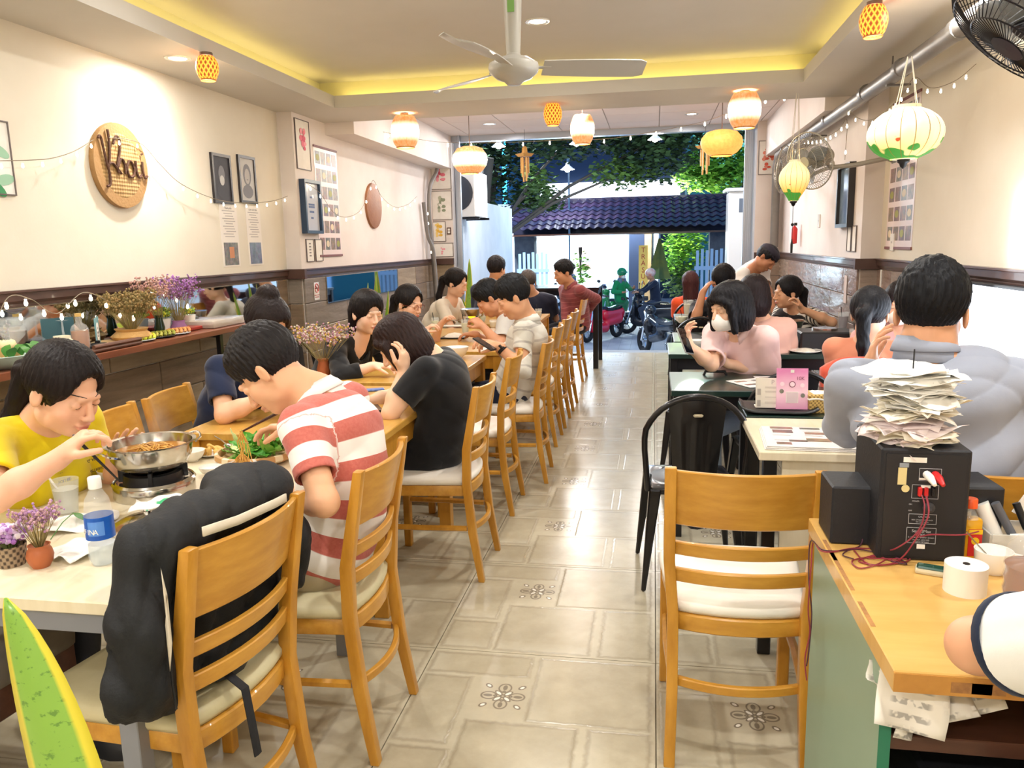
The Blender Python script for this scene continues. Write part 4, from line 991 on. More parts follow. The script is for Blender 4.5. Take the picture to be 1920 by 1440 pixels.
p4 = person('woman in a black dress with a brown bob leaning on her elbow', (-.98,3.4,.56), on(806,668,y=3.36), on(752,648,y=3.33), (-.85,-.22,-.55), 180,
    [(-1, on(738,768,y=3.14), on(752,712,y=3.2), (.1,.1,1), (-.8,.3,-.2), .5, .3), (1, on(735,745,y=3.5), on(690,755,y=3.4), (-1,0,0), (0,0,-1), .3)],
    dict(col='#17171a', dark='#0f0f12', sleeve='short', len=.66, sr=.062, off=.018, wr=.0035), sex='f', hairs=('bob','#2e1c19','#4a302a'), tone='#eabf9f', res=.005, bottom='#131317', up=(-.4,0,1), bow=.12)
p5 = person('woman in a black V-neck cardigan with long dark hair, facing across the table', (-2.05,4.55,.53), on(668,648,y=4.45), on(690,588,y=4.38), (.72,-.62,-.12), -25,
    [(1, on(640,705,y=4.1), on(690,690,y=4.15), (1,.1,0), (0,0,-1), .4), (-1, on(730,690,y=4.7), on(715,692,y=4.5), (.8,-.6,0), (0,0,-1), .4)],
    dict(col='#1b1b1d', sleeve='long', len=.6, neck='v', name='cardigan', wr=.003, sr=.056), sex='f', hairs=('longback','#1c1718','#2b2424'), tone='#edc4a8', res=.0055, bottom='#d8cfc0', eyes='down', lips='#b8564f')
p6 = person('girl with glasses in a yellow-green top eating at the crowded table', (-2.1,5.75,.53), on(748,620,y=5.6), on(768,570,y=5.55), (.85,-.38,-.22), -20,
    [(1, on(745,668,y=5.3), on(800,618,y=5.4), (.5,0,.4), (.3,.2,-.9), .7, .8), (-1, on(800,640,y=5.8), on(825,610,y=5.7), (.4,0,.5), (0,0,-1), .6)],
    dict(col='#c3c84a', dark='#a8ad38', sleeve='short', len=.7, sr=.058), sex='f', hairs=('pony','#1c1718','#2b2424'), tone='#e3b394', res=.006)
glasses(p6, mat('red_frame','#7a3028',.3))
p7 = person('woman in a cream T-shirt with a high ponytail near the left pillar', (-2.15,7.25,.53), on(843,578,y=7.1), on(856,532,y=7.05), (.92,-.2,-.25), -10,
    [(1, on(850,625,y=6.8), on(880,622,y=6.9), (1,0,0), (0,0,-1), .4), (-1, on(880,615,y=7.3), on(900,620,y=7.2), (1,0,0), (0,0,-1), .4)],
    dict(col='#e2d8c8', dark='#cfc4b2', sleeve='short', len=.7), sex='f', hairs=('pony','#1a1617','#2b2424'), tone='#e3b394', res=.0075)
p8 = person('man in a pale checked shirt with a wristwatch, looking down at his phone', (-.9,4.9,.55), on(992,605,y=4.88), on(962,560,y=4.82), (-.85,-.22,-.42), 180,
    [(-1, on(980,668,y=4.62), on(938,652,y=4.6), (-.95,.1,.25), (.1,.3,-.9), .6, .7), (1, on(955,655,y=5.05), on(925,645,y=4.85), (-.9,-.2,.3), (.1,-.2,-.9), .6, .7)],
    dict(mat=cloth('pale_check', '#d9d4c8', '#c8c2b6', stripes=(.075,.82,('#bdb6ac','#b0a9a0'),0)), stripe=True, sleeve='long', len=.2, sr=.054, collar='#dad5ca', wr=.003, name='shirt'), hairs=('short','#17171a','#2a2a2c'), tone='#d9a27c', res=.005, bottom='#1d2338', up=(-.2,0,1), bow=.08)
t = B(); e, w_ = p8['A'][0][1], p8['A'][0][2]; d = (w_-e).normalized(); c = w_-d*.03-p8['O']; M = d.to_track_quat('Z','Y').to_matrix()
t.lathe([(.0295,-.011),(.0315,-.009),(.0315,.009),(.0295,.011)], c, 20, M, caps=False).box(c+V((0,-.026,.02)), (.034,.01,.034), M=M); t.go('wristwatch', BLKP, p8['root'], smooth=40)
p9 = person('man in a light grey T-shirt bent over the table beyond the wristwatch man', (-.95,5.8,.55), on(950,592,y=5.75), on(918,562,y=5.68), (-.8,-.2,-.6), 180,
    [(-1, on(940,645,y=5.4), on(905,612,y=5.45), (-.6,.1,.5), (-.2,.5,-.7), .8, .8), (1, on(925,650,y=5.9), on(895,630,y=5.8), (-1,0,0), (0,0,-1), .5)],
    dict(col='#c8c2ba', dark='#b5afa8', sleeve='short', len=.72, sr=.062), hairs=('short','#17171a','#2a2a2c'), tone='#c98f6b', res=.006, up=(-.5,0,1), bow=.12)
p10 = person('man in a navy T-shirt seen from behind near the entrance', (-1.75,8.3,.55), on(920,552,y=8.3), on(932,506,y=8.3), (.45,.88,-.12), 80,
    [(-1, on(895,600,y=8.35), on(905,610,y=8.6), (.5,1,0), (0,0,-1), .4), (1, on(955,600,y=8.4), on(950,600,y=8.7), (0,1,0), (0,0,-1), .4)],
    dict(col='#27304a', dark='#1d2438', sleeve='short', len=.7, sr=.062), hairs=('short','#1f1c1e','#38343a'), tone='#cf9c78', res=.0085)
p11 = person('man in dark clothes with thin grey hair, back to the camera by the entrance', (-1.25,8.9,.55), on(1003,562,y=8.8), on(990,530,y=8.75), (-.2,.95,-.25), 95,
    [(-1, on(985,600,y=9), on(985,600,y=9.2), (0,1,0), (0,0,-1), .4), (1, on(1040,590,y=8.9), on(1035,595,y=9.1), (0,1,0), (0,0,-1), .4)],
    dict(col='#22263a', dark='#1a1d2e', sleeve='short', len=.7, sr=.062), hairs=('crew','#5a5450','#837a72'), tone='#cf9c78', res=.0085)
p12 = person('young man in a maroon checked shirt turned round on his chair near the street', (-.83,8.75,.58), on(1077,548,y=8.68), on(1056,512,y=8.6), (-.82,-.5,-.18), 215,
    [(1, on(1062,600,y=8.5), on(1058,640,y=8.4), (-.1,-.1,-1), (-.5,0,0), .4), (-1, on(1118,560,y=8.75), on(1098,590,y=8.9), (-.6,0,-.6), (0,0,-1), .5)],
    dict(mat=cloth('maroon_check', '#8d474a', '#7c3b40', stripes=(.05,.85,('#a86462','#9c5856'),0)), stripe=True, sleeve='long', len=.8, sr=.052, collar='#8d474a'), hairs=('short','#17171a','#2a2a2c'), tone='#cf9670', res=.0075, bottom='#23252e')
# ------------------------------------------------------------------ right side
p18 = person('woman in a pink shirt and white face mask holding up her phone', (.56,4.72,.53), on(1392,640,y=4.4), on(1368,578,y=4.25), (-.82,-.52,-.16), 232,
    [(1, on(1332,706,y=4.12), on(1293,650,y=4.12), (-.15,0,.9), (.7,-.3,0), (.35,.45,.5,.6), .5), (-1, on(1440,700,y=4.4), on(1340,675,y=4.3), (-.7,-.1,.5), (.1,-.5,-.5), .6, .5)],
    dict(col='#eecac6', dark='#e0b7b5', sleeve='short', len=.86, sr=.07, off=.02, collar='#f0d0cc', wr=.003), sex='f', hairs=('bob','#17151a','#29262c'), tone='#eabd9d', res=.005, bottom='#8f9cab', eyes='down',
    knees={1:V((.18,4.2,.5)), -1:V((.3,4.1,.5))})
mask(p18)
p19 = person('woman in a salmon pink blouse seen from behind the masked woman', (.74,5.3,.53), on(1428,605,y=5.25), on(1412,556,y=5.2), (-.15,.97,-.1), 92,
    [(-1, on(1395,680,y=5.45), on(1400,660,y=5.7), (0,1,0), (0,0,-1), .4), (1, on(1485,680,y=5.4), on(1470,660,y=5.7), (0,1,0), (0,0,-1), .4)],
    dict(col='#e3b4a4', dark='#d4a192', sleeve='long', len=.7, sr=.056, wr=.003), sex='f', hairs=('bob','#261c1e','#3d2d2e'), tone='#e3b394', res=.006)
p17 = person('man in black with an arm raised to his head, beyond the masked woman', (.5,6.75,.55), on(1350,575,y=6.7), on(1357,530,y=6.68), (.5,.8,-.25), 70,
    [(-1, on(1302,608,y=6.55), on(1318,548,y=6.6), (.5,.1,.8), (.8,.2,0), .5), (1, on(1395,610,y=6.9), on(1390,610,y=7.1), (0,1,0), (0,0,-1), .4)],
    dict(col='#1b1b20', sleeve='short', len=.55, sr=.062), hairs=('short','#19181c','#2c2a30'), tone='#c48a66', res=.007)
p20 = person('woman in a black and white striped top, hand raised before her chin', (1.2,6.85,.53), on(1500,598,y=6.7), on(1475,550,y=6.6), (-.93,-.3,-.05), 215,
    [(1, on(1440,640,y=6.4), on(1435,610,y=6.3), (-.3,0,.8), (0,-.5,-.5), .6), (-1, on(1532,595,y=6.5), on(1486,572,y=6.3), (-.35,0,.8), (-.8,0,-.3), (.6,.7,.8,.8), .8)],
    dict(mat=cloth('bw_stripes', '#efe9df', '#e2dbd0', stripes=(.042,.5,('#2a2628','#1d1a1c'),0)), stripe=True, sleeve='short', len=.55, sr=.062), sex='f', hairs=('pony','#19181c','#2c2a30'), tone='#d9a582', res=.006, tw=1.12)
p16 = person('person in a bright orange shirt with reddish hair, back to the camera at the entrance', (.42,9.15,.55), on(1300,568,y=9.1), on(1294,532,y=9.1), (-.05,.98,-.1), 90,
    [(-1, on(1268,600,y=9.2), on(1272,600,y=9.4), (0,1,0), (0,0,-1), .4), (1, on(1335,600,y=9.2), on(1330,600,y=9.4), (0,1,0), (0,0,-1), .4)],
    dict(col='#ee5a2c', dark='#d94a22', sleeve='short', len=.75, sr=.062), sex='f', hairs=('longback','#4a2426','#6b3836'), tone='#d9a582', res=.0085, tw=1.1)
p21 = person('waiter in a white T-shirt and dark beret bending over a table by the right wall', (.98,8.35,.93), on(1405,512,y=8.15), on(1436,486,y=8.05), (.62,-.45,-.65), -35,
    [(1, on(1395,560,y=7.9), on(1410,590,y=7.75), (.3,-.3,-.8), (0,0,-1), .5), (-1, on(1440,545,y=8.1), on(1450,580,y=7.9), (.3,-.3,-.8), (0,0,-1), .5)],
    dict(col='#f0ece6', dark='#dfdad2', sleeve='short', len=.7, sr=.062), hairs=('crew','#19181c'), tone='#b97f5c', res=.0075, legs='stand', bottom='#22242c', up=(.2,.3,1))
B().ball((0,-.02,.075), (.095,.112,.062), 18).lathe([(.082,.052),(.09,.06),(.088,.075)], (0,-.01,-.012), 18, sy=1.18, caps=False).go('beret', mat('beret_navy','#2a2633',.8), p21['root'], smooth=True, M=Matrix.Translation(p21['head']-p21['O'])@p21['Mh'].to_4x4())
p22 = person('woman in salmon with a long dark ponytail, back turned, near the grey robe', (1.12,4.35,.53), on(1625,640,y=4.25), on(1632,590,y=4.2), (.45,.88,-.1), 62,
    [(-1, on(1575,720,y=4.4), on(1600,690,y=4.6), (0,1,0), (0,0,-1), .4), (1, on(1680,710,y=4.3), on(1690,680,y=4.6), (0,1,0), (0,0,-1), .4)],
    dict(col='#dd9070', dark='#cc7c60', sleeve='long', len=.7, sr=.058), sex='f', hairs=('pony','#17171c','#2a2a32'), tone='#e3b394', res=.006)
p23 = person('person with a white face mask and pink top facing the room beyond the raised hand', (1.22,5.15,.53), on(1690,625,y=5.0), on(1688,572,y=4.95), (-.35,-.92,-.08), 250,
    [(1, on(1660,690,y=4.8), on(1680,680,y=4.7), (0,-1,0), (0,0,-1), .4), (-1, on(1720,690,y=4.8), on(1705,680,y=4.7), (0,-1,0), (0,0,-1), .4)],
    dict(col='#e2aaa4', dark='#d39a96', sleeve='long', len=.7), sex='f', hairs=('long','#221a1c','#352a2c'), tone='#e3b394', res=.006)
mask(p23)
p24 = person('broad man in a pale grey-blue robe seen from behind, one hand raised', (.88,2.3,.56), on(1736,658,y=2.28), on(1747,588,y=2.3), (.42,.88,-.14), 84,
    [(-1, on(1590,790,y=2.45), on(1645,655,y=2.75), (.12,.05,.9), (.85,-.25,0), (.25,.3,.35,.45), .3, 1), (1, on(1925,770,y=2.45), on(1900,780,y=2.7), (-.3,.9,.1), (0,0,-1), .4)],
    dict(col='#a4aaba', dark='#949aac', sleeve='long', len=.55, sr=.064, off=.026, wr=.005, wf=.9, name='robe', collar='#9da3b4'), hairs=('short','#121318','#23242b'), tone='#dca480', res=.004, bottom='#a4aaba', tw=1.1, drop=.095)
p25 = person('person in a white T-shirt with navy cuffs leaning an elbow on the counter', (.9,.8,.55), V((.73,.96,1.03)), V((.77,1.04,1.22)), (-.1,.95,-.35), 100,
    [(-1, V((.44,1.25,.825)), V((.66,1.36,.83)), (.8,.6,0), (0,0,-1), .4), (1, V((1.3,1.1,.85)), V((1.2,1.35,.84)), (-.3,.9,0), (0,0,-1), .4)],
    dict(col='#f4f2ee', dark='#e4e1db', sleeve='short', len=.74, sr=.066), hairs=('short','#19181c'), tone='#e0a985', res=.0045, bottom='#2a2c36')
s_, e = p25['S'][-1], p25['A'][0][1]; d = (e-s_).normalized(); M = d.to_track_quat('Z','Y').to_matrix()
B().lathe([(.068,-.008),(.07,-.006),(.069,.007),(.062,.009),(.06,-.008)], s_+(e-s_)*.73-p25['O'], 28, M, caps=False).go('navy_cuff', cloth('1c2438','#1c2438'), p25['root'], smooth=50)

# print on the yellow T-shirt
for c_ in p1['root'].children:
    if c_.name.startswith('shirt'):
        bv = BVHTree.FromPolygons([v.co for v in c_.data.vertices], [q.vertices for q in c_.data.polygons])
        for k, (px, py, s) in enumerate(((150,872,'YOU ARE BECOMING, ARE'),(158,890,'YOU BECOMING, ANYTHING'))):
            o_ = V((0,0,CAMZ))-p1['O']; h = bv.ray_cast(o_, ray(px,py).normalized())
            if h[0] is not None:
                z_ = h[1]; x_ = V((.25,-.95,.12)); x_ = (V((-.1,1,0))-z_*V((-.1,1,0)).dot(z_)).normalized(); y_ = z_.cross(x_); M = Matrix((x_,y_,z_)).transposed().to_4x4(); M.translation = h[0]+z_*.009
                t_ = text(s, .0135, 'lettering', INK, p1['root']); t_.matrix_local = M
# ------------------------------------------------------------------ things on the near left table
TZ = .75
def at(px, py, z=TZ): return on(px, py, z=z)
def bowl(label, p, r, h=None, name='bowl', group=None, fill=None, m=WHITE):
    h = h or r*.85; t = thing(name, label, 'bowl', p, 0, group)
    B().lathe([(r*.0,.004),(r*.42,.0),(r*.45,.006),(r*.75,h*.35),(r*.95,h*.75),(r,h),(r*.96,h),(r*.88,h*.72),(r*.66,h*.36),(r*.3,.012),(.0001,.01)], n=28, caps=False).go('body', m, t, smooth=60)
    if fill: fill(t, r, h)
    return t
def strands(t, name, m, r, z, n, th, lift=.012, seed=1):
    R = random.Random(seed); b = B()
    for i in range(n):
        a = R.uniform(0, 2*PI); pts = []
        for k in range(5):
            a += R.uniform(.3,1.3); q = r*R.uniform(.15,.95); pts.append((q*math.cos(a), q*math.sin(a), z+R.uniform(0, lift)*(1.2-q/r)*1.6))
        b.tube(pts, th, 4)
    return stuff(b.go(name, m, t, smooth=True))
NOOD = mat('egg_noodles', '#d9a650', .45); BROTH = mat('broth', '#c98a3c', .12, coat=.6)
p = at(292,925)
st = thing('table_stove', 'round stainless table stove with a black burner under the hot pot', 'stove', p)
B().lathe([(.102,0),(.104,.004),(.104,.036),(.100,.042),(.094,.044),(.090,.040),(.0001,.038)], n=40).go('base', STEEL, st, smooth=40)
B().lathe([(.102,.036),(.107,.04),(.102,.046)], n=40, caps=False).go('rim', STEEL, st, smooth=40)
B().lathe([(.078,.038),(.075,.064),(.06,.066),(.058,.045)], n=32, caps=False).go('burner', BLKP, st, smooth=40)
for k in range(4):
    a = PI/2*k+.5; B().box((.072*math.cos(a),.072*math.sin(a),.06), (.03,.01,.035), rot=a).go('pot_support', BLKP, st, bev=.001)
hp = thing('hot_pot', 'shallow stainless hot pot of broth with two loop handles, on the table stove', 'pot', p+V((0,0,.086))); hp.scale = st.scale = (1.1,)*3
B().lathe([(.0001,0),(.075,0),(.088,.006),(.102,.03),(.108,.062),(.116,.066),(.116,.069),(.106,.067),(.099,.03),(.086,.010),(.0001,.008)], n=48, caps=False).go('pan', STEEL, hp, smooth=50)
B().lathe([(.0001,.044),(.101,.044)], n=32, caps=False).go('broth', BROTH, hp)
strands(hp, 'noodles', NOOD, .062, .046, 24, .0022)
for a in (-2.0, 1.15):
    ca, sa = math.cos(a), math.sin(a); b = B(); pts = []
    for k in range(9):
        u = -1+k/4; w_ = .042*u; o = .108+.034*math.sqrt(max(0,1-u*u))+(0 if abs(u) < 1 else 0); z = .05+.016*(1-u*u)
        pts.append((o*ca-w_*sa, o*sa+w_*ca, z))
    b.tube(pts, .0032, 6).go('handle', CHROME, hp, smooth=True)
p = at(280,985)
ld = thing('pot_lid', 'domed stainless lid with a black knob lying beside the stove', 'lid', p)
B().lathe([(.104,0),(.106,.003),(.10,.006),(.085,.014),(.06,.024),(.03,.03),(.0001,.032)], n=44).go('dome', STEEL, ld, smooth=50)
B().lathe([(.011,.03),(.01,.04),(.02,.046),(.02,.052),(.0001,.055)], n=20).go('knob', CHROME, ld, smooth=40)
def sheet(label, p, w_, h_, rz, name='paper_napkin', m=PAPER, cr=.006, cat='paper', z=.002, seed=1, fold=0, group=None, tilt=None, printm=None):
    R = random.Random(seed); ph = [R.uniform(0,6) for _ in range(6)]
    def f(u, v):
        x, y = (u-.5)*w_, (v-.5)*h_
        return (x+.01*math.sin(5*v+ph[4])*cr/.006*.5, y, z+cr*(1+math.sin(7*u+ph[0]+2*v)*math.sin(5*v+ph[1])+.5*math.sin(13*u*1.1+ph[2])*math.sin(11*v+ph[3])))
    b = B().grid(f, 14, 14, .0006); o = b.go(name, m, smooth='all', loc=p, rot=(tilt or 0,0,rz) if tilt else rz)
    return tag(o, label, cat, group)
def leafprint(nt, b):
    x, y, _ = sep(nt, coords(nt)); n = noise(nt, coords(nt), 45, 2); r = ((x-.02)*(x-.02)+(y+.01)*(y+.01)).m('SQRT')
    g = ((r*-1.+.028)+(n-.5)*.03).step(.003); nt.links.new(mix(nt, g, '#f5f2ea', '#3fae72').k, b.inputs['Base Color'])
NAPK = mat('napkin_green_print', '#f5f2ea', .85, fn=leafprint)
sheet('white napkin with a green leaf print draped over the lid', p+V((.02,.02,.048)), .13, .1, .5, m=NAPK, cr=.008, seed=3)
sheet('crumpled white napkin behind the water bottle', at(150,985), .17, .13, .5, cr=.009, seed=5)
sheet('folded white napkin before the terracotta pot', at(150,1035), .12, .13, -.3, cr=.008, seed=9)
t = thing('chopstick_sleeve', 'white paper chopstick sleeve with a green leaf, on a narrow tray', 'chopstick sleeve', at(252,1018), .93)
B().box((0,0,.006), (.17,.05,.012)).go('tray', mat('tray_cream','#e8d9b8',.5), t, bev=.003)
B().box((0,0,.015), (.15,.036,.004)).go('sleeve', NAPK, t, bev=.001); 
p = at(195,1055)
t = thing('water_bottle', 'clear plastic water bottle with a blue label and white cap', 'bottle', p, .6); t.scale = (1,1,1.12)
B().lathe([(.012,.002),(.024,0),(.029,.008),(.031,.02),(.0295,.05),(.031,.056),(.031,.108),(.029,.118),(.0285,.125),(.026,.14),(.016,.156),(.0125,.162),(.0125,.17)], n=32, caps=False).go('body', THING, t, smooth=50)
B().lathe([(.0001,.003),(.023,.002),(.028,.012),(.029,.045),(.0001,.045)], n=24, caps=False).go('water', mat('bottled_water','#dfeaee',.03,alpha=.5), t, smooth=50)
b = B().lathe([(.0315,.058),(.0315,.106)], n=32, caps=False); b.go('label', mat('label_blue','#1f63c6',.35,var=(20,'#1a4fa8')), t, smooth=60)
b = B(); 
def lb(u, v): a = -2.35+u*1.15; return (.0319*math.cos(a), .0319*math.sin(a), .068+v*.03)
b.grid(lb, 8, 2); b.go('label_text_block', mat('label_pale','#5c8fdc',.5), t)
for i, ch in enumerate('AQUAFINA'):
    a = -3.6+i*.2 if i < 99 else 0; text(ch, .016, 'lettering', WHITE, t, (.0322*math.cos(-3.75+i*.28), .0322*math.sin(-3.75+i*.28), .076), (PI/2,0,-3.75+i*.28+PI/2))
B().lathe([(.0145,.163),(.0145,.185),(.013,.187),(.0001,.187)], n=24).go('cap', WHITE, t, smooth=40)
p = at(128,962)
t = thing('drinking_glass', 'glass of iced water with a white straw', 'glass', p)
B().lathe([(.0001,0),(.027,0),(.036,.098),(.0345,.098),(.026,.006),(.0001,.006)], n=28, caps=False).go('tumbler', THING, t, smooth=50)
B().lathe([(.0001,.007),(.0255,.007),(.032,.072),(.0001,.072)], n=24, caps=False).go('iced_water', mat('iced_water','#e4e6da',.1,alpha=.5), t, smooth=50)
B().tube([(.008,.006,.01),(-.062,-.02,.155)], .0032, 8).go('straw', mat('straw_white','#f4efe2',.4), t, smooth=True)
# flowers
def flowers(t, n, z0, h, sp, cols, stemc='#6f7a3f', ball=.004, seed=1, tw=3, th=.0007):
    R = random.Random(seed); b = B(); f = [B() for _ in cols]
    for i in range(n):
        a, q = R.uniform(0, 2*PI), math.sqrt(R.random())*sp; hh = h*R.uniform(.65,1.05); tip = V((q*math.cos(a), q*math.sin(a), z0+hh)); base = V((tip.x*.12, tip.y*.12, z0))
        mid = base.lerp(tip, .55)+V((R.uniform(-1,1), R.uniform(-1,1), 0))*h*.05; b.tube([base, mid, tip], [th*1.4, th, th*.6], 3, caps=False)
        for k in range(tw):
            s = mid.lerp(tip, R.uniform(.2,.9)); e = s+V((R.uniform(-1,1), R.uniform(-1,1), R.uniform(.4,1.2)))*h*.11; b.tube([s, e], th*.6, 3, caps=False)
            for _ in range(2):
                f[R.randrange(len(cols))].ball(e+V((R.uniform(-1,1), R.uniform(-1,1), R.uniform(-1,1)))*ball*1.3, ball*R.uniform(.6,1.1), 5)
        f[R.randrange(len(cols))].ball(tip, ball, 5)
    stuff(b.go('stems', mat('stem_'+stemc[1:], stemc, .7), t))
    for g, c in zip(f, cols): stuff(g.go('blossoms', mat('petal_'+c[1:], c, .8), t))
TERRA = mat('terracotta', '#b8683c', .5, var=(7,'#a05530'))
t = thing('flower_pot', 'small terracotta pot of dried pink and lilac flowers', 'flower pot', at(78,1062))
B().lathe([(.0001,0),(.018,0),(.026,.014),(.029,.028),(.026,.042),(.022,.048),(.0245,.054),(.0215,.054),(.019,.048),(.0001,.044)], n=28).go('pot', TERRA, t, smooth=60)
flowers(t, 46, .045, .1, .055, ['#b48ab8','#c9a0a8','#a67a9c'], '#8a7a4c', .0034, 4)
def wicker(nt, b):
    x, y, z = sep(nt, coords(nt)); th = y.m('ARCTAN2', x); s1 = (th*14.).m('SINE')*(z*340.).m('SINE'); f = (s1+.2).step(.4)
    nt.links.new(mix(nt, f, '#4a3c30', '#a08a70').k, b.inputs['Base Color'])
    bn = nt.nodes.new('ShaderNodeBump'); bn.inputs['Strength'].default_value = .8; nt.links.new(s1.k, bn.inputs['Height']); nt.links.new(bn.outputs[0], b.inputs['Normal'])
WICK = mat('dark_wicker', '#7a6753', .7, fn=wicker)
t = thing('wicker_basket', 'dark wicker basket with purple artificial flowers at the left edge of the table', 'basket', at(22,1058))
B().lathe([(.0001,0),(.03,0),(.036,.05),(.034,.05),(.028,.004),(.0001,.004)], n=24).go('basket', WICK, t, smooth=50)
flowers(t, 40, .03, .06, .04, ['#b58cc4','#d6bde0','#9a63ac','#efe4ee'], '#6f7a3f', .008, 8, tw=2)
t = tag(B().tube([at(96,1020)+V((0,0,.012)), at(120,1000)+V((0,0,.03)), at(140,985)+V((0,0,.035))], .0012, 5).grid(lambda u, v: at(140,985)+V((0,0,.035))+V((.045*u, -.012*u+(v-.5)*.022*math.sin(PI*u), -.016*u*u)), 8, 4, .0008).go('leaf_sprig', GREENL, smooth=True), 'single green leaf on a stem lying on the napkins', 'leaf')
def rice(t, r, h): B().lathe([(.0001,h*.8),(r*.5,h*.78),(r*.86,h*.62)], n=20, caps=False).go('contents', mat('salt_white','#efeade',.8,bump=(90,.5)), t, smooth=True)
def nood(t, r, h): strands(t, 'noodles', NOOD, r*.8, h*.7, 40, .0016, .03, 5)
bowl('white bowl of egg noodles in front of the vegetable basket', at(455,892), .047, .042, fill=nood, group='white bowls on the near table')
bowl('small white bowl left of the noodle bowl', at(396,890), .037, .028, fill=rice, group='white bowls on the near table')
bowl('white bowl between the young woman in yellow and the hot pot', at(212,903), .045, .042, fill=rice, group='white bowls on the near table')
bowl('white bowl half hidden behind the right of the hot pot', at(362,865), .042, .04, group='white bowls on the near table')
t = thing('plate', 'white plate of yellow crackers behind the hot pot', 'plate', at(396,853))
B().lathe([(.0001,.0),(.04,.0),(.058,.01),(.057,.012),(.04,.004),(.0001,.004)], n=28).go('dish', WHITE, t, smooth=50)
for k in range(6): B().lathe([(.0001,0),(.017,0),(.02,.006),(.014,.012),(.0001,.009)], n=12).go('cracker', mat('cracker_yellow','#dfb25c',.7,bump=(60,.6)), t, smooth=60, loc=(.028*math.cos(k*1.05),.028*math.sin(k*1.05),.006+.006*(k%3)), rot=(.3*k,.4,k))
t = thing('vegetable_basket', 'round flat bamboo basket heaped with raw leafy vegetables', 'basket', at(482,862))
def bam(nt, b):
    x, y, z = sep(nt, coords(nt)); th = y.m('ARCTAN2', x); f = ((th*9.).m('SINE')-.55).step(.08); nt.links.new(mix(nt, f, '#c99a63', '#efe0bd').k, b.inputs['Base Color'])
B().lathe([(.128,.01),(.138,.018),(.136,.034),(.126,.036),(.12,.022),(.122,.01)], n=48, caps=False).go('rim', mat('bamboo_rim_bound','#c99a63',.5,fn=bam), t, smooth=50)
B().lathe([(.0001,0),(.11,.002),(.125,.012),(.124,.016),(.108,.008),(.0001,.006)], n=40).go('tray', mat('bamboo_tray','#d8b27c',.6,bump=(50,.5)), t, smooth=50)
GL = [mat('veg_leaf_%d' % i, c, .45, var=(14, d)) for i, (c, d) in enumerate((('#5fae3c','#3f8a2a'),('#9ccb58','#74b046'),('#e2e8b0','#c6da88')))]
R = random.Random(12)
for i in range(64):
    b = B(); L, w_ = R.uniform(.05,.085), R.uniform(.014,.026); bd = R.uniform(-.5,.9)
    b.grid(lambda u, v: ((v-.5)*2*w_*math.sin(PI*min(1,u*.92+.06))*(1-.25*u), L*u, bd*L*.5*u*u+.25*abs(v-.5)*w_*2+.002*math.sin(20*u)), 7, 4, .0006)
    b.tube([(0,-.03,-.002),(0,0,0),(0,L*.7,bd*L*.25)], .0016, 4)
    o = b.go('leaf', GL[0 if R.random() < .45 else R.choice((1,1,2))], t, smooth=True)
    a = R.uniform(0, 2*PI); q = .085*math.sqrt(R.random()); o.location = (q*math.cos(a)+.01, q*math.sin(a), .014+.045*(1-q/.1)*R.random()+.01); o.rotation_euler = (R.uniform(-.2,.7), R.uniform(-.5,.5), R.uniform(0,6.28))
t = thing('spoon', 'steel spoon resting on the vegetable basket', 'spoon', at(430,858)+V((0,0,.045)), .9)
B().ball((0,0,0), (.016,.024,.006), 12).go('bowl_end', STEEL, t, smooth=True); B().tube([(0,.02,.001),(0,.06,.008),(0,.12,.012)], .0024, 5).go('handle', STEEL, t)
def chopsticks(label, a, b_, m, off=.006):
    a, b_ = V(a), V(b_); t = thing('chopsticks', label, 'chopsticks', a); d = b_-a
    for s in (-1,1): B().tube([V((0,0,s*off*.5)), d+V((0,0,s*off*.15))], [.0038,.0022], 6).go('chopstick', m, t, smooth=40)
    return t
hp1 = p1['A'][0][2]; h1 = hp1+V((.10,.02,.01))
chopsticks('black chopsticks in the hand of the young woman in yellow', on(138,818,y=1.78), on(222,900,y=1.9), BLKP)
chopsticks('dark chopsticks lifting noodles, in the hand of the striped polo man', on(545,762,y=2.38), on(452,810,y=2.22), DKWOOD)
e = on(452,810,y=2.22); t = B(); R = random.Random(3)
for i in range(9): t.tube([e+V((R.uniform(-.006,.006),0,.004)), e+V((R.uniform(-.016,.02),R.uniform(-.01,.01),-.03)), e+V((R.uniform(-.02,.03),R.uniform(-.01,.01),-.07-R.uniform(0,.03)))], .0014, 4)
tag(stuff(t.go('hanging_noodles', NOOD, smooth=True)), 'strands of noodle hanging from the dark chopsticks', 'noodles', kind='stuff')
